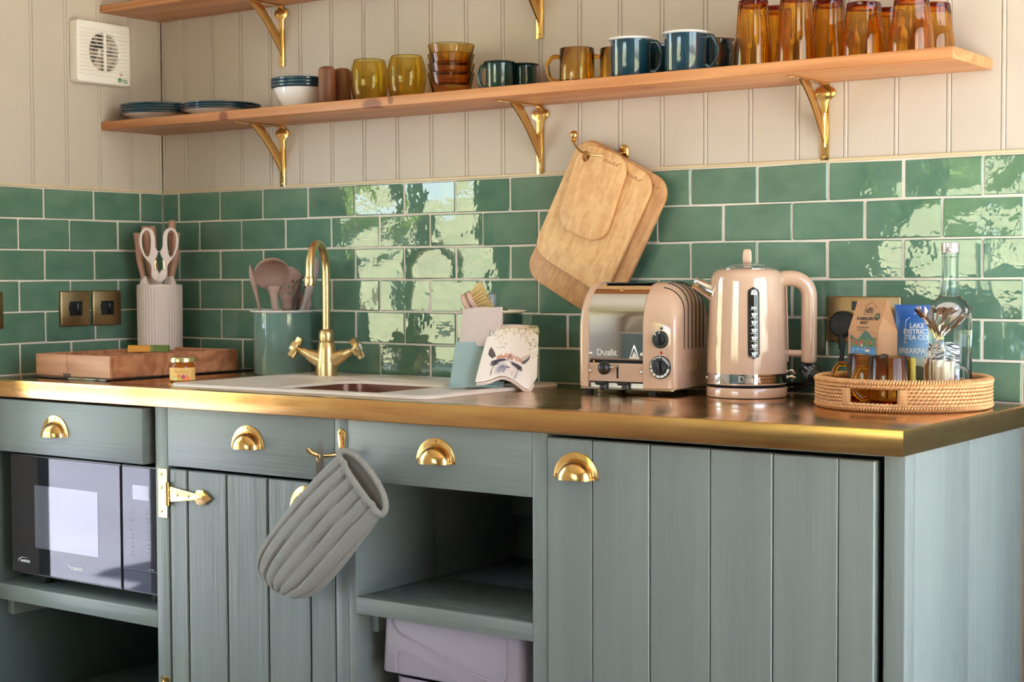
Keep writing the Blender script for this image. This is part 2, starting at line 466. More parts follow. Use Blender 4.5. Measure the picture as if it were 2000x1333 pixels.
def spline(pts, n=8, closed=False):
    P = [np.array(p, float) for p in pts]; out = []
    N = len(P)
    for i in range(N if closed else N - 1):
        if closed: p0, p1, p2, p3 = P[(i - 1) % N], P[i], P[(i + 1) % N], P[(i + 2) % N]
        else: p0, p1, p2, p3 = P[max(i - 1, 0)], P[i], P[i + 1], P[min(i + 2, N - 1)]
        for k in range(n):
            t = k / n
            out.append(0.5 * ((2 * p1) + (-p0 + p2) * t + (2 * p0 - 5 * p1 + 4 * p2 - p3) * t * t + (-p0 + 3 * p1 - 3 * p2 + p3) * t ** 3))
    if not closed: out.append(P[-1])
    return out
def tube(bm, pts, r, n=10, closed=False, caps=True, flat_=None):
    """r: number or list; flat_: (wide, thin) factors for a strap cross-section"""
    pts = [Vector(p) for p in pts]
    N = len(pts)
    rs = r if hasattr(r, '__len__') else [r] * N
    T = []
    for i in range(N):
        if closed: t = pts[(i + 1) % N] - pts[(i - 1) % N]
        else: t = pts[min(i + 1, N - 1)] - pts[max(i - 1, 0)]
        T.append(t.normalized())
    ref = Vector((0, 0, 1)) if abs(T[0].z) < 0.9 else Vector((1, 0, 0))
    nrm = (ref - T[0] * ref.dot(T[0])).normalized()
    rings = []
    for i in range(N):
        if i: nrm = (nrm - T[i] * nrm.dot(T[i])).normalized()
        bi = T[i].cross(nrm)
        fa, fb = flat_ or (1, 1)
        rings.append([bm.verts.new(pts[i] + (nrm * math.cos(2 * PI * k / n) * fa + bi * math.sin(2 * PI * k / n) * fb) * rs[i]) for k in range(n)])
    for i in range(N if closed else N - 1):
        A, B_ = rings[i], rings[(i + 1) % N]
        for k in range(n): bm.faces.new((A[k], A[(k + 1) % n], B_[(k + 1) % n], B_[k]))
    if caps and not closed:
        bm.faces.new(rings[0][::-1]); bm.faces.new(rings[-1])
    return [v for q in rings for v in q]
def ball(bm, c, r, n=14, m=8, sq=(1, 1, 1)):
    prof = [(r * math.sin(PI * k / m), -r * math.cos(PI * k / m)) for k in range(m + 1)]
    prof[0] = (0, -r); prof[-1] = (0, r)
    return lathe(bm, prof, n, mtx=Matrix.Translation(c) @ Matrix.Diagonal((*sq, 1)))
def curve_mesh(cu):
    o = bpy.data.objects.new('tmp', cu)
    me = bpy.data.meshes.new_from_object(o)
    bpy.data.objects.remove(o); bpy.data.curves.remove(cu)
    return me
def flat(loops, thick, bev=0.0, res=1):
    cu = bpy.data.curves.new('tmp', 'CURVE'); cu.dimensions = '2D'; cu.fill_mode = 'BOTH'
    cu.extrude = max(thick / 2 - bev, 0.0); cu.bevel_depth = bev; cu.bevel_resolution = res; cu.offset = -bev
    for lp in loops:
        sp = cu.splines.new('POLY'); sp.points.add(len(lp) - 1)
        for p, q in zip(sp.points, lp): p.co = (q[0], q[1], 0, 1)
        sp.use_cyclic_u = True
    return curve_mesh(cu)
def text(body, size, ex=0.0004, ax='CENTER', ay='CENTER', bold=0.0, shear=0.0, line=1.0, sp=1.0):
    cu = bpy.data.curves.new('tmp', 'FONT'); cu.body = body; cu.size = size; cu.extrude = ex
    cu.align_x = ax; cu.align_y = ay; cu.offset = bold; cu.shear = shear; cu.space_line = line; cu.resolution_u = 3; cu.space_character = sp
    return curve_mesh(cu)
def addm(bm, me, mtx=None):
    """adds a mesh datablock to bm, then drops it"""
    if mtx is not None: me.transform(mtx)
    bm.from_mesh(me); bpy.data.meshes.remove(me)
# frames: 2D (x right, y up) -> a wall-facing plane seen from -y
FRONT = Matrix(((1, 0, 0, 0), (0, 0, -1, 0), (0, 1, 0, 0), (0, 0, 0, 1)))     # local z -> -y (towards the room)
SIDEX = Matrix(((0, 0, 1, 0), (1, 0, 0, 0), (0, 1, 0, 0), (0, 0, 0, 1)))      # local x -> y, y -> z, z -> +x
def T(x, y, z): return Matrix.Translation((x, y, z))
def RZ_(a): return Matrix.Rotation(a, 4, 'Z')
def rrect(x0, x1, y0, y1, r, n=6):
    out = []
    for (cx, cy, a) in ((x1 - r, y1 - r, 0), (x0 + r, y1 - r, PI / 2), (x0 + r, y0 + r, PI), (x1 - r, y0 + r, 1.5 * PI)):
        for k in range(n + 1):
            t = a + PI / 2 * k / n
            out.append((cx + r * math.cos(t), cy + r * math.sin(t)))
    return out
def circ(cx, cy, r, n=20, ry=None):
    return [(cx + r * math.cos(2 * PI * k / n), cy + (ry or r) * math.sin(2 * PI * k / n)) for k in range(n)]
def printed(name, P, C, m, parent=None, loc=None, thick=0.0):
    """a dense printed sheet: P (nu,nv,3) positions, C (nu,nv,3) sRGB 0..1 print"""
    nu, nv = P.shape[:2]
    vs = P.reshape(-1, 3)
    idx = np.arange(nu * nv).reshape(nu, nv)
    fs = np.stack([idx[:-1, :-1], idx[1:, :-1], idx[1:, 1:], idx[:-1, 1:]], -1).reshape(-1, 4)
    me = bpy.data.meshes.new(name)
    me.from_pydata(vs.tolist(), [], fs.tolist())
    at = me.color_attributes.new('Col', 'FLOAT_COLOR', 'POINT')
    c = np.clip(C.reshape(-1, 3), 0, 1)
    lin = np.where(c <= 0.04045, c / 12.92, ((c + 0.055) / 1.055) ** 2.4)
    at.data.foreach_set('color', np.concatenate([lin, np.ones((len(lin), 1))], 1).astype(np.float32).ravel())
    me.polygons.foreach_set('use_smooth', np.ones(len(fs), bool))
    me.update()
    return put(name, me, m, parent, loc)
class Pic:
    """a small painter over a grid of print coordinates"""
    def __init__(s, X, Y, base):
        s.X, s.Y = X, Y; s.C = np.ones(X.shape + (3,)) * (np.array(base) / 255.0)
    def mix(s, k, col): s.C += (np.array(col) / 255.0 - s.C) * np.clip(k, 0, 1)[..., None]
    def disc(s, cx, cy, rx, ry, col, ang=0.0, soft=0.15, op=1.0):
        ca, sa = math.cos(ang), math.sin(ang)
        x, y = s.X - cx, s.Y - cy
        d = np.sqrt(((x * ca + y * sa) / rx) ** 2 + ((-x * sa + y * ca) / ry) ** 2)
        s.mix(op * np.clip((1 - d) / soft + 0.5, 0, 1), col)
    def line(s, pts, w, col, op=1.0):
        d = np.full(s.X.shape, 1e9)
        for (x0, y0), (x1, y1) in zip(pts, pts[1:]):
            L2 = (x1 - x0) ** 2 + (y1 - y0) ** 2 + 1e-12
            t = np.clip(((s.X - x0) * (x1 - x0) + (s.Y - y0) * (y1 - y0)) / L2, 0, 1)
            d = np.minimum(d, np.hypot(s.X - x0 - t * (x1 - x0), s.Y - y0 - t * (y1 - y0)))
        s.mix(op * np.clip((w - d) / (0.5 * w) + 0.5, 0, 1), col)
    def below(s, f, col, op=1.0, soft=0.004): s.mix(op * np.clip((f(s.X) - s.Y) / soft + 0.5, 0, 1), col)
    def poly(s, pts, col, op=1.0):
        ins = np.zeros(s.X.shape, bool)
        for (x0, y0), (x1, y1) in zip(pts, pts[1:] + pts[:1]):
            c = ((y0 > s.Y) != (y1 > s.Y)) & (s.X < (x1 - x0) * (s.Y - y0) / (y1 - y0 + 1e-12) + x0)
            ins ^= c
        s.mix(op * ins.astype(float), col)
def screw(bm, c, r=0.0035, out=(0, -1, 0), h=0.0012):
    o = Vector(out); q = Vector((0, 0, 1)).rotation_difference(o).to_matrix().to_4x4()
    lathe(bm, [(0, 0), (r, 0), (r, h * 0.5), (r * 0.75, h), (r * 0.2, h), (r * 0.15, h * 0.3), (0, h * 0.3)], 10, mtx=T(*c) @ q)
# ================================================================== the room shell
def slab(bm, u0, u1, w0, w1, holes, put_):
    """rectangle (u0..u1 by w0..w1) minus holes, cut into boxes; put_(ua, ub, wa, wb) adds one"""
    us = sorted({u0, u1, *[h[0] for h in holes], *[h[1] for h in holes]})
    for a, b in zip(us, us[1:]):
        cuts = sorted([(h[2], h[3]) for h in holes if h[0] <= a and h[1] >= b])
        w = w0
        for c, d in cuts:
            if c > w: put_(a, b, w, c)
            w = d
        if w < w1: put_(a, b, w, w1)
TH = 0.12
bm = bmesh.new(); box(bm, -0.3, RX + 0.3, -RY - 0.3, 0.3, -0.12, 0.0)
floor = struct(fin('floor', bm, 'floor'))
bm = bmesh.new(); box(bm, -0.3, RX + 0.3, -RY - 0.3, 0.3, RZ, RZ + 0.12)
struct(fin('ceiling', bm, 'ceiling'))
bm = bmesh.new(); box(bm, -TH, RX + TH, 0.012, 0.012 + TH, 0, RZ)
wall_back = struct(fin('wall_back', bm, 'wall'))
bm = bmesh.new(); slab(bm, -RY - TH, 0.012, 0, RZ, [DOOR], lambda a, b, c, d: box(bm, -0.012 - TH, -0.012, a, b, c, d))
wall_left = struct(fin('wall_left', bm, 'wall'))
bm = bmesh.new(); slab(bm, -TH, RX + TH, 1.0, RZ, [(a, b, max(c, 1.0), d) for a, b, c, d in WINF], lambda a, b, c, d: box(bm, a, b, -RY - TH, -RY, c, d))
slab(bm, -TH, RX + TH, 0.95, 1.0, [(a, b, 0.95, 1.0) for a, b, c, d in WINF], lambda a, b, c, d: box(bm, a, b, -RY - TH, -RY, c, d))
wall_front = struct(fin('wall_front', bm, 'wall'))
bx('wainscot', 'lower', wall_front, -0.0, RX, -RY - TH, -RY + 0.02, 0.0, 0.95, 0.002)
bm = bmesh.new(); slab(bm, -RY - TH, 0.012, 0, RZ, [WINR], lambda a, b, c, d: box(bm, RX, RX + TH, a, b, c, d))
wall_right = struct(fin('wall_right', bm, 'wall'))

# --- glazed door and windows: frame bars and panes
def glazed(name, axis, pos, u0, u1, z0, z1, bars_u, bars_z, fr=0.06, dep=0.07):
    """axis 'x': lies in a plane x = pos (u is y); axis 'y': lies in y = pos (u is x)"""
    def bb(bm, a, b, c, d, e0, e1):
        if axis == 'x': box(bm, pos + e0, pos + e1, a, b, c, d, 0.003)
        else: box(bm, a, b, pos + e0, pos + e1, c, d, 0.003)
    bm = bmesh.new()
    h = dep / 2
    bb(bm, u0, u0 + fr, z0, z1, -h, h); bb(bm, u1 - fr, u1, z0, z1, -h, h)
    bb(bm, u0 + fr, u1 - fr, z0, z0 + fr, -h, h); bb(bm, u0 + fr, u1 - fr, z1 - fr, z1, -h, h)
    o = struct(fin(name, bm, 'frame'))
    us = [u0 + fr] + list(bars_u) + [u1 - fr]; zs = [z0 + fr] + list(bars_z) + [z1 - fr]
    for u in bars_u:
        bm = bmesh.new(); bb(bm, u - 0.016, u + 0.016, z0 + fr, z1 - fr, -0.02, 0.02); fin('glazing_bar', bm, 'frame', o)
    for a, b in zip(us, us[1:]):
        for z in bars_z:
            bm = bmesh.new(); bb(bm, a + 0.016, b - 0.016, z - 0.014, z + 0.014, -0.02, 0.02); fin('glazing_bar', bm, 'frame', o)
    for a, b in zip(us, us[1:]):
        for c, d in zip(zs, zs[1:]):
            bm = bmesh.new(); bb(bm, a, b, c, d, -0.003, 0.003); fin('pane', bm, 'pane', o)
    return o
glazed('door_1', 'x', -0.07, DOOR[0], DOOR[1], DOOR[2], DOOR[3], [(DOOR[0] + DOOR[1]) / 2], [], 0.055)
bm = bmesh.new(); box(bm, -0.13, 0.0, DOOR[0], DOOR[1], 0.0, DOOR[2], 0.003); struct(fin('trim_2', bm, 'frame'))
for i, (a, b, c, d) in enumerate(WINF):
    glazed('window_%d' % (i + 1), 'y', -RY - 0.06, a, b, c, d, [a + (b - a) * k / 3 for k in (1, 2)], [])
glazed('window_3', 'x', RX + 0.06, WINR[0], WINR[1], WINR[2], WINR[3], [(WINR[0] + WINR[1]) / 2], [])

# --- beaded boards above the tiles: every board its own piece
ZT = 1.3755            # top of the cream edge trim
def board_mesh(w, z0, z1, wide_bead=True):
    g, bd = 0.0011, 0.0075
    pr = [(0.0, 0.012), (0.0, 0.0022), (g, 0.0022)]
    for k in range(5):
        a = PI * k / 4
        pr.append((g + bd / 2 - bd / 2 * math.cos(a), 0.0008 - 0.0018 * math.sin(a)))
    pr += [(g + bd, 0.0022), (2 * g + bd, 0.0022), (2 * g + bd + 0.0012, 0.0), (w - 0.0010, 0.0), (w, 0.0012), (w, 0.012)]
    bm = bmesh.new()
    A = [bm.verts.new((x, y, z0)) for x, y in pr]; B_ = [bm.verts.new((x, y, z1)) for x, y in pr]
    n = len(pr)
    for k in range(n): bm.faces.new((A[k], A[(k + 1) % n], B_[(k + 1) % n], B_[k]))
    bm.faces.new(A[::-1]); bm.faces.new(B_)
    bm.normal_update()
    for f in bm.faces: f.smooth = True
    for e in bm.edges:
        if len(e.link_faces) == 2 and e.calc_face_angle(0) > 0.6: e.smooth = False
    me = bpy.data.meshes.new('plank'); bm.to_mesh(me); bm.free()
    me.materials.append(M['wall'])
    return me
PW = 0.10537
pm = board_mesh(PW, ZT, RZ)
x = 0.0934 - 0.0058
first = board_mesh(x, ZT, RZ)
put('plank', first, None, wall_back, (0, 0, 0))
while x < RX - 0.01:
    put('plank', pm, None, wall_back, (x, 0, 0)); x += PW
y = -0.0
bl = board_mesh(0.1098 - 0.0058, ZT, RZ)
for k, (yy, me) in enumerate([(0.0, bl)] + [(-0.1098 + 0.0058 - 0.1055 * i, pm) for i in range(6)]):
    o = put('plank', me, None, wall_left, (0, yy, 0)); o.rotation_euler = (0, 0, -PI / 2)
    o.scale = (1, -1, 1)

# --- handmade green tiles in running bond, each its own piece, over recessed grout
TP, TV, ZG = 0.1576, 0.078, 1.3682       # pitch along, pitch up, top grout line
GR = 0.0034
tile_cache = {}
def tile_mesh(w, h):
    key = (round(w, 4), round(h, 4))
    if key not in tile_cache:
        bm = bmesh.new(); box(bm, -w / 2, w / 2, 0.0, 0.009, -h / 2, h / 2, 0.0022)
        me = bpy.data.meshes.new('tile'); bm.to_mesh(me); bm.free()
        me.materials.append(M['tile']); tile_cache[key] = me
    return tile_cache[key]
TILT = random.Random(21)
def tile_wall(parent, side, off, umax):
    for r in range(6):
        zc = ZG - TV * (r + 0.5)
        e = off if r % 2 == 0 else (off + TP / 2 if off + TP / 2 < TP else off - TP / 2)
        cuts = [0.0] + [e + TP * k for k in range(60) if e + TP * k < umax] + [umax]
        for a, b in zip(cuts, cuts[1:]):
            if b - a < 0.012: continue
            jit = TILT.uniform(-0.0012, 0.0012)
            w = b - a - GR
            o = put('tile', tile_mesh(w, TV - GR), None, parent)
            if side == 'back':
                o.location = ((a + b) / 2 + jit * 0.6, TILT.uniform(-0.0008, 0.0006), zc)
                o.rotation_euler = (TILT.gauss(0, 0.0050), TILT.gauss(0, 0.003), TILT.gauss(0, 0.0075))
            else:
                o.location = (TILT.uniform(-0.0008, 0.0005) * -1, -(a + b) / 2, zc)
                o.rotation_euler = (TILT.gauss(0, 0.003), TILT.gauss(0, 0.005), PI / 2 + TILT.gauss(0, 0.006))
tile_wall(wall_back, 'back', 0.0618, 2.9)
tile_wall(wall_left, 'left', 0.0784, 0.735)
bx('grout', 'grout', wall_back, 0.0, 2.9, 0.0016, 0.012, 0.895, ZG + 0.002, 0)
bx('grout', 'grout', wall_left, -0.012, -0.0016, -0.735, 0.0, 0.895, ZG + 0.002, 0)
bm = bmesh.new(); box(bm, 0.0, 2.9, -0.0035, 0.012, ZG + 0.0012, ZT, 0.001)
struct(fin('trim_1', bm, 'edge'))
bm = bmesh.new(); box(bm, -0.012, 0.0035, -0.735, -0.0035, ZG + 0.0012, ZT, 0.001)
struct(fin('trim_3', bm, 'edge'))
bm = bmesh.new(); box(bm, 2.36, RX, -0.002, 0.012, 0.0, 0.895, 0.001)
struct(fin('trim_4', bm, mat('dark skirting paint', (60, 74, 70), 0.5)))

# --- outdoors: sloping lawn with a few trees and a hedge, seen only as reflections in the glaze and the metal
gm = mat('meadow grass', (184, 172, 132), 0.9, var=((0.35, 0.35, 0.35), (130, 138, 104), 2.2, 5.0), bump=[((20, 20, 20), 0.05)])
bm = bmesh.new()
gx = np.linspace(-60, 60, 49)
P = np.array([[(a, b, -0.55 + (0.085 if a < 3 else -0.03) * max(0, math.hypot(a - 2, b + 2) - 7) + 0.25 * math.sin(a * 0.21 + b * 0.13)) for b in gx] for a in gx])  # ground shaped to fall away on the right, letting in more sky light
grid(bm, P); o = fin('lawn', bm, gm); o['kind'] = 'structure'; o['label'] = 'rough sunlit grass sloping up around the cabin'
bm = bmesh.new(); box(bm, RX + TH + 0.01, RX + 5.0, -5.0, 1.0, -0.35, -0.03, 0.01)  # unseen slab added to bounce sunlight onto the side of the end cupboard
stone = mat('pale light-bounce paving', (206, 204, 200), 0.8, var=((2, 2, 2), (192, 190, 186), 1.6))
o = fin('terrace', bm, stone); o['kind'] = 'structure'
bm = bmesh.new(); box(bm, -7.0, -TH - 0.02, -9.0, 1.0, -0.35, -0.03, 0.01)
o = fin('terrace', bm, mat('pale lilac grey paving', (170, 168, 184), 0.75, var=((2, 2, 2), (154, 152, 168), 1.6))); o['kind'] = 'structure'
bark = mat('tree bark', (96, 78, 58), 0.9, bump=[((30, 30, 4), 0.02)])
leaf = mat('tree leaves', (92, 116, 52), 0.8, var=((3, 3, 3), (128, 140, 66), 2.0), bump=[((9, 9, 9), 0.12)])
def tree(x, y, h, r, label):
    t = thing('tree', label, 'tree', (x, y, -0.55))
    bm = bmesh.new(); tube(bm, [(0, 0, -0.3), (0.05, 0.02, h * 0.3), (-0.03, 0.05, h * 0.62)], [0.16, 0.12, 0.07], 8); fin('trunk', bm, bark, t)
    bm = bmesh.new()
    R_ = random.Random(int(x * 10 + y * 7))
    for k in range(7):
        a = R_.uniform(0, 6.28)
        r0 = len(bm.verts)
        bmesh.ops.create_icosphere(bm, subdivisions=2, radius=r * R_.uniform(0.45, 0.7), matrix=T(r * 0.55 * math.cos(a), r * 0.55 * math.sin(a), h * R_.uniform(0.55, 0.95)))
    for v in bm.verts: v.co += Vector((R_.uniform(-1, 1), R_.uniform(-1, 1), R_.uniform(-1, 1))) * 0.10 * r
    fin('crown', bm, leaf, t, flat_=True)
tree(-5.2, -6.2, 6.5, 1.6, 'tall leafy tree on the lawn beyond the glazed door')
tree(-22.0, -24.0, 6.0, 2.0, 'leafy tree far down the lawn beyond the glazed door')
tree(-4.5, -15.0, 6.0, 2.1, 'leafy tree beyond the windows behind the viewer')
tree(5.5, -16.0, 7.0, 2.6, 'broad leafy tree past the far window')

# ================================================================== fitted base cupboards
FY = -0.58              # face of the frames
ZC = 0.858              # underside of the worktop
def cup_pull(parent, cx, z, y=FY):
    """polished half-moon cup pull: flange, dome and three screws"""
    bm = bmesh.new()
    R_, t = 0.0482, 0.0022
    half = [(R_ * math.cos(PI * k / 28), R_ * math.sin(PI * k / 28)) for k in range(29)]
    addm(bm, flat([half], t, 0.0006), T(cx, y - t / 2, z) @ FRONT)
    a, b, c = 0.0370, 0.0345, 0.0265
    P = np.array([[(cx + a * math.cos(PI * i / 26) * math.cos(PI / 2 * j / 10) ** 0.8, y - t - c * math.sin(PI / 2 * j / 10), z + b * math.sin(PI * i / 26) * math.cos(PI / 2 * j / 10) ** 0.8 - 0.001) for j in range(11)] for i in range(27)])
    grid(bm, P)
    inner = P.copy(); inner[..., 0] = cx + (P[..., 0] - cx) * 0.95; inner[..., 1] = y + (P[..., 1] - y) * 0.94; inner[..., 2] = z + (P[..., 2] - z) * 0.95
    grid(bm, inner[::-1])
    tube(bm, [(cx + 0.0378 * math.cos(PI * i / 24), y - t, z + 0.0352 * math.sin(PI * i / 24)) for i in range(25)], 0.0013, 6)
    for (sx, sz) in ((0, 0.0415), (-0.0425, 0.0052), (0.0425, 0.0052)): screw(bm, (cx + sx, y - t, z + sz), 0.0030)
    return fin('cup_handle', bm, 'brass', parent, ang=40)
def t_hinge(parent, z, xp=0.636):
    """brass tee hinge: fixing plate, knuckle, arrow-headed strap"""
    bm = bmesh.new()
    y = FY
    box(bm, xp - 0.0148, xp + 0.0148, y - 0.0028, y, z - 0.055, z + 0.055, 0.0008)
    for k, (a, b) in enumerate(((-0.026, -0.010), (-0.009, 0.009), (0.010, 0.026))):
        lathe(bm, [(0, a), (0.0052, a), (0.0052, b), (0, b)], 12, mtx=T(xp + 0.0185, y - 0.0052, z))
    st = [(0.0205, 0.0175), (0.0205, -0.0175), (0.100, -0.0085), (0.106, -0.0075), (0.112, -0.0155), (0.130, -0.017), (0.158, 0.0), (0.130, 0.017), (0.112, 0.0155), (0.106, 0.0075), (0.100, 0.0085)]
    addm(bm, flat([st], 0.0026, 0.0006), T(xp, y - 0.0045, z) @ FRONT)
    for sx, sz in ((-0.004, 0.042), (-0.004, 0.012), (-0.004, -0.040)): screw(bm, (xp + sx, y - 0.0028, z + sz), 0.0034)
    for sx in (0.050, 0.085, 0.128): screw(bm, (xp + sx, y - 0.0058, z), 0.0036)
    return fin('strap_hinge', bm, 'brass', parent, ang=40)
def cab(name, m, parent, *b, bev=0.0016): return bx(name, m, parent, *b, bev=bev, seg=2)

# unit 1: drawer over the microwave bay
u1 = thing('open_cupboard', 'grey green open cupboard with one drawer, holding the microwave', 'cabinet', (0, 0, 0))
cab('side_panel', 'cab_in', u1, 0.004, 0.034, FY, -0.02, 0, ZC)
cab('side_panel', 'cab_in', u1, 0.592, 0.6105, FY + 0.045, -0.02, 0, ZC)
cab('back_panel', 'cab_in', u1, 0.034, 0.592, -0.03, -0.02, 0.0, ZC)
cab('shelf', 'cab_h', u1, 0.035, 0.6105, FY, -0.03, 0.361, 0.400)
cab('shelf', 'dusty', u1, 0.035, 0.591, FY + 0.05, -0.03, 0.085, 0.105)
cab('shelf_batten', 'cab_d', u1, 0.0345, 0.060, FY + 0.03, -0.03, 0.318, 0.3605)
dr = cab('drawer', 'cab_h', u1, 0.036, 0.588, FY - 0.017, FY + 0.020, 0.7265, 0.8520, bev=0.0022)
bx('drawer_box', 'cab_in', dr, 0.07, 0.57, FY + 0.0205, -0.08, 0.735, 0.835, 0.001)
cup_pull(dr, 0.2885, 0.774, FY - 0.017)

# unit 2: planked door under a drawer front, brass tee hinges
u2 = thing('door_cupboard', 'grey green cupboard with strap-hinged plank door and drawer front above', 'cabinet', (0, 0, 0))
cab('stile', 'cab_v', u2, 0.6112, 0.6505, FY, FY + 0.035, 0, ZC)
cab('stile', 'cab_v', u2, 1.1450, 1.1795, FY, FY + 0.035, 0, ZC)
cab('back_panel', 'cab_in', u2, 0.612, 1.179, -0.03, -0.02, 0.0, ZC)
dr = cab('drawer_front', 'cab_h', u2, 0.6515, 1.1440, FY - 0.0005, FY + 0.022, 0.7275, ZC - 0.001)
cup_pull(dr, 0.8998, 0.7815, FY - 0.0005)
dbm = bmesh.new(); box(dbm, 0.6540, 1.1425, FY + 0.019, FY + 0.026, 0.03, 0.7205, 0.001)
door = fin('door', dbm, 'void', u2)
px = [0.6535, 0.7111, 0.8318, 0.9535, 1.0732, 1.1425]
for a, b in zip(px, px[1:]):
    bx('plank', 'cab_v', door, a + 0.0022, b - 0.0022, FY + 0.0005, FY + 0.019, 0.03, 0.7205, 0.0022)
cup_pull(door, 1.0690, 0.6665)
t_hinge(door, 0.6655); t_hinge(door, 0.2005)

# unit 3: fixed front over two open shelves
u3 = thing('shelf_cupboard', 'grey green open shelf unit with a brass cup handle, above the storage box', 'cabinet', (0, 0, 0))
cab('side_panel', 'cab_d', u3, 1.1800, 1.1990, FY, -0.32, 0, ZC)
cab('side_panel', 'cab_d', u3, 1.1802, 1.1980, -0.3185, -0.03, 0, ZC)
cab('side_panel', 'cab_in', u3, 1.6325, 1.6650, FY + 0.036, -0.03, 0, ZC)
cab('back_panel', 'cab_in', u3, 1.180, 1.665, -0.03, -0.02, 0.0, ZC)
cab('back_rail', 'cab_h', u3, 1.1985, 1.632, -0.045, -0.0305, 0.600, 0.640)
cab('stile', 'cab_v', u3, 1.6320, 1.6655, FY, FY + 0.035, 0, ZC)
dr = cab('drawer_front', 'cab_h', u3, 1.1805, 1.6315, FY - 0.0005, FY + 0.022, 0.7345, ZC - 0.001)
cup_pull(dr, 1.4065, 0.7840, FY - 0.0005)
cab('shelf', 'cab_h', u3, 1.1990, 1.6320, FY - 0.001, FY + 0.028, 0.4660, 0.5005)
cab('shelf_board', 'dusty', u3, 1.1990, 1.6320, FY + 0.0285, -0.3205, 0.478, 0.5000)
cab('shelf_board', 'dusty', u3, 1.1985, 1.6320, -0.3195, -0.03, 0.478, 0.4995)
cab('shelf_batten', 'cab_d', u3, 1.1991, 1.2180, FY + 0.045, -0.06, 0.4210, 0.4655)
cab('base_board', 'dusty', u3, 1.199, 1.632, FY + 0.03, -0.03, 0.06, 0.08)

# unit 4: wide planked door, corner post and end panel
u4 = thing('end_cupboard', 'grey green end cupboard with a wide six-plank door and pale lit side', 'cabinet', (0, 0, 0))
cab('corner_post', 'cab_v', u4, 2.3150, 2.3505, FY, FY + 0.040, 0, ZC)
cab('side_panel', 'cab_v', u4, 2.3300, 2.3505, FY + 0.0405, -0.290, 0, ZC)
cab('side_panel', 'cab_v', u4, 2.3300, 2.3500, -0.2875, -0.012, 0, ZC)
cab('top_rail', 'cab_h', u4, 1.6665, 2.3140, FY + 0.006, FY + 0.03, 0.853, ZC)
cab('back_panel', 'cab_in', u4, 1.666, 2.33, -0.03, -0.02, 0.0, ZC)
dbm = bmesh.new(); box(dbm, 1.6680, 2.3020, FY + 0.016, FY + 0.024, 0.03, 0.846, 0.001)
door = fin('door', dbm, 'void', u4)
px = [1.6672, 1.7656, 1.8849, 2.0044, 2.1218, 2.2387, 2.3020]
for i, (a, b) in enumerate(zip(px, px[1:])):
    bx('plank', 'cab_v', door, a + 0.0010, b - 0.0010, FY - 0.004 - 0.0006 * (i % 2), FY + 0.0165, 0.03, 0.8485 - 0.0005 * i, 0.0017)
cup_pull(door, 1.7320, 0.7770, FY - 0.0042)

# ------------------------------------------------------------------ brass-clad worktop (with the sink cut-out)
SX0, SX1, SY0, SY1 = 0.612, 1.350, -0.546, -0.060
wt = flat([[(0.002, -0.0025), (0.002, -0.6029), (2.3555, -0.6029), (2.3555, -0.0025)], rrect(SX0 + 0.02, SX1 - 0.02, SY0 + 0.02, SY1 - 0.02, 0.04)[::-1]], 0.042, 0.0018, 2)
wt.transform(T(0, 0, 0.879))
bm = bmesh.new(); bm.from_mesh(wt); bpy.data.meshes.remove(wt)
tag(fin('worktop', bm, 'brass_top', ang=50), 'long brass-clad worktop with a golden front edge and mirror-like top', 'worktop')
# ================================================================== sink, tap and what stands round it
ZW = 0.9
def loop3(x0, x1, y0, y1, r, z, n=6): return np.array([(a, b, z) for a, b in rrect(x0, x1, y0, y1, r, n)])
bm = bmesh.new()
RI = (SX0 + 0.032, SX1 - 0.030, SY0 + 0.030, SY1 - 0.148)        # recessed drainer field
BW = (0.868, 1.166, -0.498, -0.222)                              # bowl
L = [loop3(SX0, SX1, SY0, SY1, 0.030, ZW + 0.0003), loop3(SX0, SX1, SY0, SY1, 0.030, ZW + 0.0040), loop3(SX0 + 0.003, SX1 - 0.003, SY0 + 0.003, SY1 - 0.003, 0.028, ZW + 0.0068),
     loop3(RI[0], RI[1], RI[2], RI[3], 0.025, ZW + 0.0070), loop3(RI[0] + 0.006, RI[1] - 0.006, RI[2] + 0.006, RI[3] - 0.006, 0.022, ZW + 0.0028),
     loop3(BW[0] - 0.004, BW[1] + 0.004, BW[2] - 0.004, BW[3] + 0.004, 0.055, ZW + 0.0026), loop3(BW[0], BW[1], BW[2], BW[3], 0.052, ZW - 0.003)]
grid(bm, np.array(L), closev=True)
sink_t = thing('sink', 'cream composite inset sink with a recessed drainer and coppery basin', 'sink', (0, 0, 0))
fin('rim', bm, 'sink', sink_t, ang=50)
bm = bmesh.new()
L = [loop3(BW[0], BW[1], BW[2], BW[3], 0.052, ZW - 0.0031), loop3(BW[0] + 0.003, BW[1] - 0.003, BW[2] + 0.003, BW[3] - 0.003, 0.05, ZW - 0.05), loop3(BW[0] + 0.012, BW[1] - 0.012, BW[2] + 0.012, BW[3] - 0.012, 0.05, ZW - 0.155),
     loop3(BW[0] + 0.04, BW[1] - 0.04, BW[2] + 0.04, BW[3] - 0.04, 0.04, ZW - 0.17), loop3(1.0, 1.06, -0.385, -0.325, 0.029, ZW - 0.172)]
vs = grid(bm, np.array(L), closev=True); bm.faces.new(vs[-1])
fin('basin', bm, 'bowl_in', sink_t, ang=50)
bm = bmesh.new(); lathe(bm, [(0, ZW - 0.171), (0.024, ZW - 0.171), (0.027, ZW - 0.1695), (0.030, ZW - 0.1715)], 24, 1.03, -0.355)
fin('drain', bm, 'steel', sink_t)

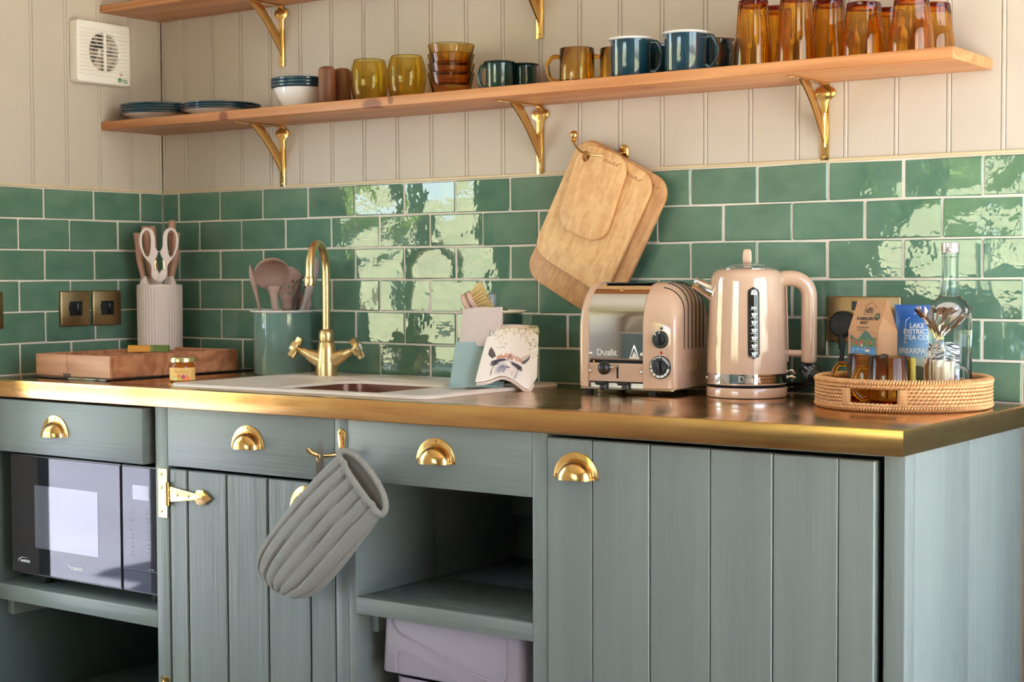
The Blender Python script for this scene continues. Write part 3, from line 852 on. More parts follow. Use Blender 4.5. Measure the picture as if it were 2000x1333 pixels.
# --- brushed brass mixer tap
tap = thing('mixer_tap', 'brushed brass swan-neck mixer tap with two cross handles at the sink', 'tap', (0.7410, -0.160, 0.9070))
bm = bmesh.new()
lathe(bm, [(0, 0), (0.0262, 0), (0.0262, 0.028), (0.0258, 0.030), (0.0235, 0.045), (0.0215, 0.062), (0.0190, 0.078), (0.0180, 0.0795), (0.0170, 0.081), (0, 0.081)], 36)
fin('body', bm, 'brass_satin', tap)
bm = bmesh.new()
lathe(bm, [(0.0178, 0.0812), (0.0182, 0.083), (0.0182, 0.095), (0.0172, 0.103), (0.0140, 0.1085), (0.0105, 0.1105), (0, 0.1105)], 32)
fin('collar', bm, 'brass_satin', tap)
sa = math.radians(-64.6); sd = Vector((math.cos(sa), math.sin(sa), 0))
R_ = 0.064
pts = [Vector((0, 0, 0.108)), Vector((0, 0, 0.16)), Vector((0, 0, 0.21)), Vector((0, 0, 0.248))]
for k in range(1, 19):
    a = PI - PI * k / 18 * 1.0
    pts.append(sd * (R_ + R_ * math.cos(a)) + Vector((0, 0, 0.248 + R_ * math.sin(a))))
pts += [sd * (2 * R_) + Vector((0, 0, 0.238))]
bm = bmesh.new(); tube(bm, pts, 0.0093, 20)
fin('spout', bm, 'brass_satin', tap)
bm = bmesh.new(); lathe(bm, [(0, 0.2140), (0.0085, 0.2140), (0.0112, 0.2138), (0.0118, 0.2155), (0.0118, 0.2320), (0.0108, 0.2345), (0.0100, 0.2352), (0.0100, 0.2400), (0, 0.2400)], 28, sd.x * 2 * R_, sd.y * 2 * R_)
fin('aerator', bm, 'brass_satin', tap)
for sgn, nm in ((1, 'right'), (-1, 'left')):
    ha = math.radians(25.4) + (0 if sgn > 0 else PI)
    el = math.radians(25)
    ax = Vector((math.cos(ha) * math.cos(el), math.sin(ha) * math.cos(el), math.sin(el)))
    q = Vector((0, 0, 1)).rotation_difference(ax).to_matrix().to_4x4()
    F = T(0, 0, 0.030) @ q
    bm = bmesh.new()
    lathe(bm, [(0, 0), (0.0225, 0.002), (0.0205, 0.014), (0.0165, 0.034), (0.0140, 0.046), (0.0130, 0.0465), (0.0128, 0.050), (0.0105, 0.0505), (0.0105, 0.060), (0.0090, 0.0605), (0.0090, 0.067), (0.0055, 0.0675), (0.0055, 0.078), (0, 0.078)], 28, mtx=F)
    fin('valve_arm', bm, 'brass_satin', tap, ang=28)
    bm = bmesh.new()
    tw = math.radians(40)
    prof = []
    for k in range(4):
        a = PI / 2 * k
        for (r, da) in ((0.0105, -PI / 4), (0.0165, -0.50), (0.0245, -0.40), (0.0255, 0.0), (0.0245, 0.40), (0.0165, 0.50)):
            prof.append((r * math.cos(a + da), r * math.sin(a + da)))
    addm(bm, flat([prof], 0.0125, 0.002, 2), F @ T(0, 0, 0.084) @ Matrix.Diagonal((1.08, 1.08, 1.35, 1)) @ RZ_(tw))
    h = fin('cross_handle', bm, 'brass_satin', tap, ang=40)
    bm = bmesh.new(); lathe(bm, [(0, 0.0955), (0.006, 0.0950), (0.0095, 0.0930), (0.0105, 0.0903), (0, 0.0903)], 20, mtx=F)
    fin('ceramic_cap', bm, 'enamel_white', h, label='white ceramic button')

# --- sage enamel utensil pot on the left
def enamel_pot(name, label, cat, x, y, z, r, h, body, rim, rr, group=None):
    t = thing(name, label, cat, (x, y, z))
    bm = bmesh.new()
    lathe(bm, [(0, 0.0), (r - 0.008, 0.0), (r - 0.003, 0.0015), (r, 0.006), (r, h - 0.006), (r - 0.0016, h - 0.006), (r - 0.0016, 0.007), (r - 0.009, 0.003), (0, 0.003)], 56)
    fin('body', bm, body, t)
    bm = bmesh.new()
    lathe(bm, [(r - 0.0018, h - 0.008), (r + 0.0002, h - 0.0062), (rr - 0.002, h - 0.0045), (rr, h - 0.0025), (rr - 0.0004, h - 0.0006), (rr - 0.003, h), (r - 0.001, h - 0.001), (r - 0.0025, h - 0.004), (r - 0.0018, h - 0.008)], 56)
    fin('rolled_rim', bm, rim, t)
    return t
pot = enamel_pot('utensil_pot', 'tall sage green enamel pot with white rim, full of utensils', 'pot', 0.5480, -0.108, ZW, 0.0720, 0.1600, 'enamel_sage', 'enamel_white', 0.0812)
PX, PY, PZ = 0.5480, -0.108, ZW
camdir = Vector((3.3036 - PX, -2.9644 - PY, 0)).normalized()
side = Vector((-camdir.y, camdir.x, 0))                     # to the right as seen from the room
if side.dot(Vector((1, 0, 0))) < 0: side = -side
def P3(s, f, z): return Vector((PX, PY, PZ + z)) + side * s + camdir * f
# soup ladle facing the room
t = thing('ladle', 'mushroom pink silicone ladle standing in the sage pot', 'ladle', P3(-0.008, 0.035, 0.06))
lo = Vector(t.location)
bm = bmesh.new()
c = P3(-0.0250, 0.030, 0.2480) - lo
nrm = (camdir * 0.80 + Vector((0, 0, -0.56)) + side * 0.12).normalized()
q = Vector((0, 0, 1)).rotation_difference(nrm).to_matrix().to_4x4()
prof = [(0.0445 * math.sin(a), -0.034 * math.cos(a)) for a in [PI / 2 * k / 9 for k in range(10)]]
prof[0] = (0, -0.034)
prof2 = [(0.0425 * math.sin(a), -0.032 * math.cos(a) + 0.0004) for a in [PI / 2 * (9 - k) / 9 for k in range(10)]]; prof2[-1] = (0, -0.0316)
lathe(bm, prof + [(0.0445, 0.0012), (0.0428, 0.0014)] + prof2, 40, mtx=T(*c) @ q)
fin('bowl', bm, 'silicone', t)
bm = bmesh.new()
h0 = c + Vector((0, 0, -0.038)) - nrm * 0.006 + side * 0.004
tube(bm, spline([h0 + Vector((0, 0, 0.006)), h0 + Vector((0, 0, -0.016)) + side * 0.001, h0 + Vector((0, 0, -0.05)) + side * 0.004, P3(0.0, 0.030, 0.05) - lo, P3(0.002, 0.026, 0.012) - lo], 5), [0.021] * 3 + [0.018, 0.0150, 0.0135, 0.0125] + [0.0115] * 14, 14, flat_=(0.35, 1.0) if abs(camdir.x) > 2 else (1.0, 0.45))
fin('handle', bm, 'silicone', t)
# spoon seen edge-on at the left
t = thing('serving_spoon', 'mushroom silicone spoon seen edge-on at the left of the sage pot', 'spoon', P3(-0.05, 0.0, 0.05)); lo = Vector(t.location)
bm = bmesh.new()
tube(bm, spline([P3(-0.052, -0.004, 0.012) - lo, P3(-0.0535, 0.005, 0.13) - lo, P3(-0.060, 0.008, 0.175) - lo, P3(-0.071, 0.010, 0.235) - lo, P3(-0.0785, 0.010, 0.272) - lo], 5), [0.006] * 6 + [0.007, 0.008, 0.0085, 0.009, 0.010, 0.012, 0.015, 0.018, 0.021, 0.023, 0.023, 0.021, 0.016, 0.009, 0.003], 14, flat_=None)
for v in bm.verts:
    # blade turned side-on: squeeze it across the view, keep its depth
    w = Vector(v.co) + lo - Vector((PX, PY, PZ))
    if w.z > 0.12:
        cs = -0.046 - 0.0325 * ((w.z - 0.12) / 0.152)
        s_ = w.dot(side); k = min(1, (w.z - 0.12) / 0.05)
        v.co -= side * (s_ - cs) * (0.66 * k)
fin('spoon_body', bm, 'silicone', t)
# slotted turner behind the ladle
t = thing('slotted_turner', 'mushroom silicone slotted turner behind the ladle in the sage pot', 'turner', P3(0.02, -0.02, 0.05)); lo = Vector(t.location)
out = [(-0.013, 0.0), (-0.013, 0.02), (-0.020, 0.045), (-0.021, 0.085), (-0.012, 0.108), (0.012, 0.112), (0.034, 0.094), (0.033, 0.075), (0.012, 0.030), (0.010, 0.0)]
out = [tuple(p) for p in spline(out, 4, True)]
hole = [circ(a, b, 0.0022, 10, 0.004) for a, b in ((-0.004, 0.040), (0.006, 0.046), (0.013, 0.060), (0.014, 0.076), (0.004, 0.062))]
F = T(*(P3(0.012, -0.002, 0.155) - lo)) @ Matrix((side, Vector((0, 0, 1)), camdir)).transposed().to_4x4() @ Matrix.Rotation(-0.06, 4, 'X')
bm = bmesh.new(); addm(bm, flat([out] + [h_[::-1] for h_ in hole], 0.004, 0.001), F); fin('blade', bm, 'silicone', t)
bm = bmesh.new(); tube(bm, [P3(0.011, -0.003, 0.165) - lo, P3(-0.010, -0.022, 0.012) - lo], [0.0085, 0.007], 12); fin('handle', bm, 'silicone', t)
# two more flat spatulas, a whisk and a grey-handled spoon leaning right
for k, (s0, s1, f0, w, hh, lab, mm) in enumerate(((0.038, 0.036, -0.030, 0.026, 0.085, 'mushroom silicone spatula standing beside the slotted turner', 'silicone'), (0.050, 0.066, -0.020, 0.016, 0.060, 'narrow mushroom silicone spreader beside the whisk', 'silicone'))):
    t = thing('spatula', lab, 'spatula', P3(s0, f0, 0.05)); lo = Vector(t.location)
    bm = bmesh.new(); addm(bm, flat([rrect(-w / 2, w / 2, 0, hh, w * 0.4, 4)], 0.005, 0.0015), T(*(P3(s1 * 0.95, f0, 0.165) - lo)) @ Matrix((side, Vector((0, 0, 1)), camdir)).transposed().to_4x4()); fin('blade', bm, mm, t)
    bm = bmesh.new(); tube(bm, [P3(s1 * 0.95, f0, 0.170) - lo, P3(s0 * 0.6, f0 * 0.5, 0.012) - lo], 0.0055, 10); fin('handle', bm, mm, t)
t = thing('whisk', 'dark wire whisk behind the tap in the sage pot', 'whisk', P3(0.03, 0.0, 0.05)); lo = Vector(t.location)
bm = bmesh.new()
for k in range(5):
    a = PI * k / 5
    dv = side * math.cos(a) + camdir * math.sin(a)
    b0 = P3(0.032, 0.005, 0.145) - lo; up = (Vector((0, 0, 1)) + side * 0.22).normalized()
    tube(bm, spline([b0 - dv * 0.003, b0 + up * 0.03 - dv * 0.014, b0 + up * 0.075 - dv * 0.020, b0 + up * 0.098, b0 + up * 0.075 + dv * 0.020, b0 + up * 0.03 + dv * 0.014, b0 + dv * 0.003], 5), 0.0011, 6)
fin('wires', bm, mat('dark coated wire', (92, 76, 72), 0.4), t)
bm = bmesh.new(); tube(bm, [P3(0.033, 0.005, 0.152) - lo, P3(0.006, -0.034, 0.012) - lo], 0.007, 12); fin('handle', bm, 'silicone', t)
t = thing('scraper_spoon', 'grey mushroom scraper leaning right behind the tap spout', 'spoon', P3(0.04, 0.02, 0.05)); lo = Vector(t.location)
bm = bmesh.new()
tube(bm, spline([P3(0.026, 0.042, 0.012) - lo, P3(0.040, 0.034, 0.13) - lo, P3(0.058, 0.034, 0.185) - lo, P3(0.072, 0.030, 0.235) - lo, P3(0.0825, 0.024, 0.290) - lo], 5), [0.0065] * 9 + [0.0068, 0.0075, 0.009, 0.0105, 0.011, 0.012, 0.013, 0.014, 0.014, 0.013, 0.010, 0.004], 12)
fin('spoon_body', bm, 'silicone_grey', t)
t = thing('pastry_brush', 'small pink-bristled brush poking above the right rim of the sage pot', 'brush', P3(0.05, -0.01, 0.05)); lo = Vector(t.location)
bm = bmesh.new()
for k in range(9):
    u = (k - 4) / 4
    tube(bm, [P3(0.052 + u * 0.006, -0.006 + 0.004 * (k % 3), 0.155) - lo, P3(0.058 + u * 0.009, -0.006 + 0.004 * (k % 3), 0.196) - lo], 0.0016, 5)
fin('bristle', bm, mat('pink silicone', (196, 146, 132), 0.5), t, kind='stuff')
bm = bmesh.new(); tube(bm, [P3(0.053, -0.004, 0.158) - lo, P3(0.050, -0.026, 0.012) - lo], 0.0065, 10); fin('handle', bm, 'silicone', t)

# --- fluted knife block in the corner
KX, KY = 0.0950, -0.101
t = thing('knife_block', 'fluted blush ceramic cylinder in the corner holding knives and scissors', 'knife block', (KX, KY, ZW))
bm = bmesh.new()
fl = lambda a, r, z: r - (0.0016 * (0.5 + 0.5 * math.cos(44 * a)) ** 3 if 0.004 < z < 0.219 and r > 0.05 else 0)
lathe(bm, [(0, 0), (0.0560, 0), (0.0575, 0.003), (0.0578, 0.006), (0.0590, 0.12), (0.0594, 0.216), (0.0590, 0.2195), (0.0570, 0.2225), (0.0548, 0.223), (0.0545, 0.2190), (0.0525, 0.012), (0, 0.012)], 352, mod=fl)
fin('holder', bm, 'blush', t, ang=60)
kcam = Vector((3.3036 - KX, -2.9644 - KY, 0)).normalized()
kside = Vector((-kcam.y, kcam.x, 0)); kside = kside if kside.x > 0 else -kside
def K3(s, f, z): return Vector((KX, KY, ZW + z)) + kside * s + kcam * f
knives = [(-0.038, 0.005, -0.056, 0.008, 0.358, 'left'), (-0.020, -0.016, -0.036, -0.016, 0.377, 'back left'), (-0.004, -0.034, -0.018, -0.036, 0.378, 'back middle'),
          (0.026, -0.024, 0.036, -0.026, 0.392, 'back right'), (0.030, 0.006, 0.0455, 0.004, 0.360, 'right')]
klab = ['tan-handled knife at the far left of the fluted block', 'taller tan-handled knife behind the left scissor loop', 'tan-handled knife leaning behind the middle of the block', 'tallest tan-handled knife at the back right of the block', 'tan-handled knife at the front right of the block']
for (s0, f0, s1, f1, zt, _), lab in zip(knives, klab):
    a = K3(s0, f0, 0.2232); b = K3(s1, f1, zt)
    kt = thing('kitchen_knife', lab, 'knife', a, 0, 'knives in the fluted block')
    d = b - a
    bm = bmesh.new()
    mid = d * 0.5 + kside * (0.0045 if s1 > s0 else -0.0030)
    tube(bm, spline([d * 0.12, d * 0.3 - kside * 0.002 * (1 if s1 < s0 else -1), mid, d * 0.8, d], 4), [0.0088, 0.0086, 0.0085, 0.0086, 0.0090, 0.0094, 0.0098, 0.0100, 0.0104, 0.0106, 0.0108, 0.0110, 0.0112, 0.0114, 0.0115, 0.0116, 0.0114], 14, flat_=(0.72, 1.0))
    fin('handle', bm, 'handle_tan', kt)
    bm = bmesh.new(); lathe(bm, [(0, 0), (0.0165, 0), (0.0150, 0.004), (0.0095, 0.014), (0.0086, 0.021), (0, 0.021)], 18, mtx=Matrix.Diagonal((1, 0.8, 1, 1)))
    fin('bolster', bm, 'blush', kt)
    bm = bmesh.new(); box(bm, -0.0012, 0.0012, -0.008, 0.008, -0.16, 0.001); fin('blade', bm, 'steel', kt)
    bm = bmesh.new(); ball(bm, d, 0.0104, 12, 6, (1, 1, 0.18)); fin('end_cap', bm, 'steel', kt)
# scissors in front
st = thing('kitchen_scissors', 'cream-handled kitchen scissors standing in the front of the fluted block', 'scissors', K3(0.0, 0.0445, 0.2232))
F = Matrix((kside, Vector((0, 0, 1)), kcam)).transposed().to_4x4()
for sg in (-1, 1):
    bm = bmesh.new()
    outer = [(0.004 * sg, 0.006), (0.020 * sg, 0.020), (0.022 * sg, 0.050), (0.040 * sg, 0.074), (0.0505 * sg, 0.108), (0.046 * sg, 0.137), (0.034 * sg, 0.1475), (0.018 * sg, 0.143), (0.010 * sg, 0.126), (0.0085 * sg, 0.098), (0.003 * sg, 0.086), (0.004 * sg, 0.076), (0.0105 * sg, 0.062), (0.0095 * sg, 0.044), (0.002 * sg, 0.033), (-0.006 * sg, 0.012)]
    inner = [(0.033 * sg, 0.074), (0.042 * sg, 0.098), (0.0425 * sg, 0.126), (0.034 * sg, 0.141), (0.0255 * sg, 0.137), (0.0215 * sg, 0.120), (0.0225 * sg, 0.092), (0.026 * sg, 0.076)]
    outer = [tuple(p) for p in spline(outer, 4, True)]; inner = [tuple(p) for p in spline(inner, 4, True)]
    addm(bm, flat([outer, inner[::-1]], 0.0085, 0.0028, 2), F @ T(0, 0, 0.002 * sg)); fin('handle', bm, 'blush', st, ang=50)
    bm = bmesh.new()
    addm(bm, flat([[(0.0115 * sg, 0.036), (0.0135 * sg, 0.050), (0.0115 * sg, 0.064), (0.0075 * sg, 0.062), (0.0095 * sg, 0.050), (0.0075 * sg, 0.037)]], 0.0098, 0.0008), F @ T(0, 0, 0.002 * sg)); fin('bottle_grip', bm, 'gold_lid', st)
    bm = bmesh.new(); box(bm, -0.007, 0.007, -0.15, 0.012, -0.001 + 0.001 * sg, 0.001 * sg, mtx=F); fin('blade', bm, 'steel', st)

# --- hob, cutlery tray and what lies in it
HX0, HX1, HY0, HY1 = 0.098, 0.388, -0.530, -0.045
o = bx('induction_hob', 'black_glass', None, HX0, HX1, HY0, HY1, ZW + 0.0002, ZW + 0.0052, 0.0015, 2)
tag(o, 'thin black glass hob under the wooden cutlery tray', 'hob')
tx0, tx1, ty0, ty1 = 0.1060, 0.3780, -0.5080, -0.0950
zb = ZW + 0.0056; th = 0.0085; zt = zb + 0.0525
t = thing('cutlery_tray', 'reddish wooden expanding cutlery tray lying on the black hob', 'tray', (0, 0, 0))
bx('front_board', 'acacia', t, tx0, tx0 + 0.1155, ty0, ty0 + th, zb, zt, 0.0010)
bx('front_board', 'acacia', t, tx0 + 0.1165, tx1, ty0 - 0.0004, ty0 + th, zb, zt, 0.0010)
bx('corner_clip', mat('dark wood clip', (96, 58, 42), 0.5), t, tx0 + 0.103, tx0 + 0.130, ty0 - 0.0012, ty0 + 0.002, zb + 0.0002, zb + 0.0075, 0.0004)
bx('side_board', 'acacia', t, tx1 - th, tx1, ty0 + th + 0.0004, ty1, zb, zt, 0.0010)
bx('side_board', 'acacia', t, tx0, tx0 + th, ty0 + th + 0.0004, ty1, zb, zt, 0.0010)
bx('back_board', 'acacia', t, tx0 + th + 0.0003, tx1 - th - 0.0003, ty1 - th, ty1, zb, zt, 0.0010)
bx('tray_base', 'acacia', t, tx0 + th + 0.0003, tx1 - th - 0.0003, ty0 + th + 0.0004, ty1 - th - 0.0003, zb, zb + 0.005, 0.0005)
for xx in (tx0 + 0.082, tx0 + 0.155, tx0 + 0.218):
    bx('divider', 'acacia', t, xx, xx + 0.007, ty0 + th + 0.0006, ty1 - th - 0.0005, zb + 0.0052, zt - 0.004, 0.0008)
bx('divider', 'acacia', t, tx0 + 0.0895, tx0 + 0.1545, -0.232, -0.225, zb + 0.0052, zt - 0.004, 0.0008)
# a small printed packet lying across the dividers
t = thing('printed_packet', 'small open-ended orange and green packet lying across the wooden tray', 'packet', (0.222, -0.262, zt - 0.0034), math.radians(38))
sh = [(0.0, 0.0), (0.003, 0.012), (0.009, 0.0165), (0.016, 0.012), (0.018, 0.0)]
def sleeve(x0, x1, m_, nm):
    bm = bmesh.new()
    o_ = spline(sh, 4); i_ = [(0.009 + (a - 0.009) * 0.9, b * 0.9 + 0.0004) for a, b in o_]
    PP = [np.array([(x, a - 0.009, b) for a, b in q]) for x, q in ((x0, i_), (x0, o_), (x1, o_), (x1, i_))]
    grid(bm, np.array(PP)); fin(nm, bm, m_, t)
sleeve(-0.044, 0.012, mat('honey orange card', (226, 154, 60), 0.4), 'sleeve'); sleeve(0.0122, 0.020, 'green_card', 'band'); sleeve(0.0202, 0.058, mat('moss green card', (98, 118, 46), 0.5), 'sleeve')
bx('packet_base', 'void', t, -0.043, 0.057, -0.0085, 0.0085, 0.0, 0.0008, 0)

# --- marmalade jar
JX, JY = 0.5475, -0.4390
t = thing('marmalade_jar', 'small jar of orange marmalade with a gold lid and fruit label', 'jar', (JX, JY, ZW))
bm = bmesh.new(); lathe(bm, [(0, 0.0), (0.0235, 0.0), (0.0268, 0.0015), (0.0285, 0.006), (0.0286, 0.036), (0.0275, 0.040), (0.0252, 0.0430), (0.0250, 0.0455), (0, 0.0455)], 40)
fin('preserve', bm, 'marmalade', t)
bm = bmesh.new(); lathe(bm, [(0, 0.0462), (0.0262, 0.0462), (0.0292, 0.0468), (0.0296, 0.049), (0.0290, 0.0505), (0.0292, 0.0545), (0.0280, 0.0572), (0.0255, 0.0580), (0.0245, 0.0575), (0, 0.0575)], 44)
fin('lid', bm, 'gold_lid', t)
jc = math.atan2(-2.9644 - JY, 3.3036 - JX)
nu, nv = 130, 60
ang = np.linspace(jc - 1.75, jc + 1.75, nu); zz = np.linspace(0.0055, 0.0345, nv)
A, Z = np.meshgrid(ang, zz, indexing='ij')
X2 = (A - jc) / 1.75; Y2 = (Z - 0.0055) / 0.029
pic = Pic(X2 * 1.9, Y2, (240, 196, 120))
for cx_, cy_, rx, ry, col in ((-0.62, 0.10, 0.18, 0.20, (236, 226, 150)), (-0.28, 0.12, 0.2, 0.17, (206, 206, 84)), (-0.32, 0.34, 0.13, 0.13, (238, 122, 60)), (0.06, 0.28, 0.2, 0.2, (222, 110, 140)), (0.08, 0.12, 0.14, 0.12, (240, 130, 110)), (0.42, 0.14, 0.24, 0.22, (244, 142, 90)), (0.25, 0.1, 0.16, 0.16, (244, 150, 80))):
    pic.disc(cx_, cy_, rx, ry, col)
for k in range(7): pic.line([(0.06, 0.28), (0.06 + 0.15 * math.cos(k), 0.28 + 0.16 * math.sin(k))], 0.02, (150, 60, 110))
pic.line([(0.32, 0.36), (0.40, 0.48)], 0.03, (110, 120, 70)); pic.line([(-0.76, 0.2), (-0.72, 0.3)], 0.03, (90, 110, 90))
pic.line([(-0.42, 0.62), (0.46, 0.62)], 0.012, (228, 160, 80)); 
for k in range(9): pic.line([(0.82 + 0.0, 0.2 + k * 0.08), (1.2, 0.2 + k * 0.08)], 0.014, (220, 172, 100))
Pp = np.stack([0.0291 * np.cos(A), 0.0291 * np.sin(A), Z], -1)
printed('paper_label', Pp, pic.C, M['print'], t)
bm = bmesh.new()
def wrap_into(bm, me, r, a_c, z_c, M0=None):
    """bends flat lettering (x right, y up, seen from outside) round a vertical cylinder"""
    for v in me.vertices:
        a = a_c + v.co.x / r
        rr = r + v.co.z
        v.co = (rr * math.cos(a), rr * math.sin(a), z_c + v.co.y)
    bm.from_mesh(me); bpy.data.meshes.remove(me)
wrap_into(bm, text('Marmalade', 0.0085, 0.0002), 0.0293, jc - 0.1, 0.0270)
fin('lettering', bm, mat('ochre print', (214, 160, 84), 0.6), t, flat_=True)

# --- deep green pot on the drainer with brush, soap bottle and cloths
GX, GY, GZ = 1.2110, -0.128, ZW + 0.0072
pot2 = enamel_pot('washing_up_pot', 'deep green enamel pot with cream rim holding brush and soap', 'pot', GX, GY, GZ, 0.0652, 0.1600, 'enamel_green', 'cream', 0.0728)
gcam = Vector((3.3036 - GX, -2.9644 - GY, 0)).normalized()
gside = Vector((-gcam.y, gcam.x, 0)); gside = gside if gside.x > 0 else -gside
def G3(s, f, z): return Vector((GX, GY, GZ + z)) + gside * s + gcam * f
t = thing('dish_brush', 'round wooden dish brush with straw bristles standing in the green pot', 'brush', G3(-0.045, 0.01, 0.16)); lo = Vector(t.location)
axb = (gside * 0.86 + Vector((0, 0, 0.46)) + gcam * 0.14).normalized()
q = Vector((0, 0, 1)).rotation_difference(axb).to_matrix().to_4x4()
c0 = G3(-0.062, 0.012, 0.1690) - lo
bm = bmesh.new(); lathe(bm, [(0, 0), (0.022, 0.0005), (0.0255, 0.003), (0.0265, 0.007), (0.0255, 0.0115), (0.0235, 0.013), (0, 0.013)], 32, mtx=T(*c0) @ q); fin('head', bm, 'ply', t)
bm = bmesh.new(); lathe(bm, [(0.0240, 0.0132), (0.0262, 0.0136), (0.0262, 0.0150), (0.0240, 0.0154)], 32, mtx=T(*c0) @ q); fin('wire_band', bm, 'steel', t)
bm = bmesh.new(); lathe(bm, [(0, 0.0156), (0.0245, 0.0156), (0.0262, 0.018), (0.0258, 0.0235), (0.023, 0.026), (0, 0.026)], 32, mtx=T(*c0) @ q); fin('bristle_block', bm, 'ply', t)
bm = bmesh.new()
R2 = random.Random(3)
for ring, n_ in ((0.020, 22), (0.0145, 15), (0.008, 9), (0.0, 1)):
    for k in range(n_):
        for b in range(5):
            a = 2 * PI * k / n_ + R2.uniform(-0.05, 0.05); rr = ring + R2.uniform(-0.0015, 0.0015)
            p0 = Vector((rr * math.cos(a), rr * math.sin(a), 0.0255)); sp_ = 1.55 + R2.uniform(-0.12, 0.12)
            p1 = Vector((rr * sp_ * math.cos(a), rr * sp_ * math.sin(a), 0.0545 + R2.uniform(-0.003, 0.002)))
            tube(bm, [T(*c0) @ q @ p0, T(*c0) @ q @ p1], [0.0009, 0.0005], 4, caps=False)
fin('bristle', bm, 'bristle', t, kind='stuff')
bm = bmesh.new(); tube(bm, [c0 - Vector((0, 0, 0.002)) + q.to_3x3() @ Vector((-0.02, 0, 0.006)), G3(-0.025, 0.0, 0.012) - lo], 0.0055, 10); fin('handle', bm, 'ply', t)
t = thing('soap_bottle', 'washing up bottle with a clear cap in the green pot', 'bottle', G3(0.0, -0.012, 0.004)); lo = Vector(t.location)
bm = bmesh.new(); lathe(bm, [(0, 0), (0.030, 0), (0.031, 0.003), (0.031, 0.140), (0.0290, 0.1545), (0.0250, 0.1605), (0.012, 0.163), (0, 0.163)], 32, gside.x * 0.004, gside.y * 0.004); fin('bottle_body', bm, mat('olive soap bottle', (96, 122, 66), 0.2), t)
bm = bmesh.new(); lathe(bm, [(0.0128, 0.1632), (0.0134, 0.165), (0.0134, 0.1890), (0.0125, 0.1915), (0.010, 0.1925), (0, 0.1925), (0, 0.1905), (0.0105, 0.1900), (0.0118, 0.188), (0.0118, 0.1640), (0.0128, 0.1632)], 28, gside.x * -0.006, gside.y * -0.006); fin('clear_cap', bm, mat('clear ribbed plastic', (226, 230, 234), 0.08, trans=0.85, ior=1.4), t)
bm = bmesh.new(); lathe(bm, [(0, 0.163), (0.0075, 0.163), (0.0075, 0.182), (0.003, 0.186), (0, 0.186)], 20, gside.x * -0.006, gside.y * -0.006); fin('spout', bm, 'white', t)

def cloth(name, P, m, parent=None, thick=0.0022, loc=None, **kw):
    """a sheet with thickness from a grid of points"""
    nu, nv = P.shape[:2]
    du = np.gradient(P, axis=0); dv = np.gradient(P, axis=1)
    n = np.cross(du, dv); n /= (np.linalg.norm(n, axis=-1, keepdims=True) + 1e-9)
    bm = bmesh.new()
    A = grid(bm, P + n * thick / 2); B_ = grid(bm, (P - n * thick / 2)[::-1])
    B_ = B_[::-1]
    for i in range(nu - 1):
        bm.faces.new((A[i + 1][0], A[i][0], B_[i][0], B_[i + 1][0])); bm.faces.new((A[i][-1], A[i + 1][-1], B_[i + 1][-1], B_[i][-1]))
    for j in range(nv - 1):
        bm.faces.new((A[0][j], A[0][j + 1], B_[0][j + 1], B_[0][j])); bm.faces.new((A[-1][j + 1], A[-1][j], B_[-1][j], B_[-1][j + 1]))
    bmesh.ops.recalc_face_normals(bm, faces=bm.faces)
    return fin(name, bm, m, parent, loc, ang=60, **kw)
def bil(c00, c10, c01, c11, nu, nv, f=None):
    """bilinear sheet: u left->right, v top->bottom ; f(u, v) -> offset vector"""
    P = np.zeros((nu, nv, 3))
    for i in range(nu):
        for j in range(nv):
            u, v = i / (nu - 1), j / (nv - 1)
            p = (np.array(c00) * (1 - u) + np.array(c10) * u) * (1 - v) + (np.array(c01) * (1 - u) + np.array(c11) * u) * v
            if f is not None: p = p + np.array(f(u, v))
            P[i, j] = p
    return P
# blush knitted dishcloth hung over the rim
def knit(u, v):
    # v 0: inside the pot ; 0.25: over the rim ; 1: hem
    s = -0.066 + 0.086 * u - 0.016 * max(0, v - 0.3)
    z = 0.115 + (0.1665 - 0.115) * min(v / 0.25, 1) if v < 0.25 else 0.1665 - 0.0830 * ((v - 0.3) / 0.7 if v > 0.3 else 0)
    ce = math.sqrt(max(0.0, 0.0775 ** 2 - min(abs(s), 0.070) ** 2))
    f = (ce - 0.0145) if v < 0.22 else (ce - 0.0145 + 0.0180 * min((v - 0.22) / 0.08, 1)) + 0.020 * max(0, v - 0.3)
    bow = -0.008 * (1 - u) ** 6 if v > 0.2 else 0
    return G3(s, f + 0.001, z + bow)
P = np.array([[knit(i / 40, j / 44) for j in range(45)] for i in range(41)])
cl = cloth('dishcloth', P, 'pink_cloth', None, 0.0030)
tag(cl, 'blush pink knitted dishcloth hanging over the rim of the green pot', 'cloth')
bm = bmesh.new()
for i in range(2, 39, 1):
    for j in range(12, 44):
        p = Vector(P[i, j]); q_ = Vector(P[min(i + 1, 40), j])
        n = gcam
        if (i + j) % 2 == 0:
            c = (p + q_) / 2 + n * 0.0016 + Vector((0, 0, 0.0006 if i % 2 else -0.0006))
            ball(bm, c, 0.00135, 5, 3, (1.2, 1.2, 0.8))
o = fin('knit_stitch', bm, 'pink_cloth', cl, kind='stuff')
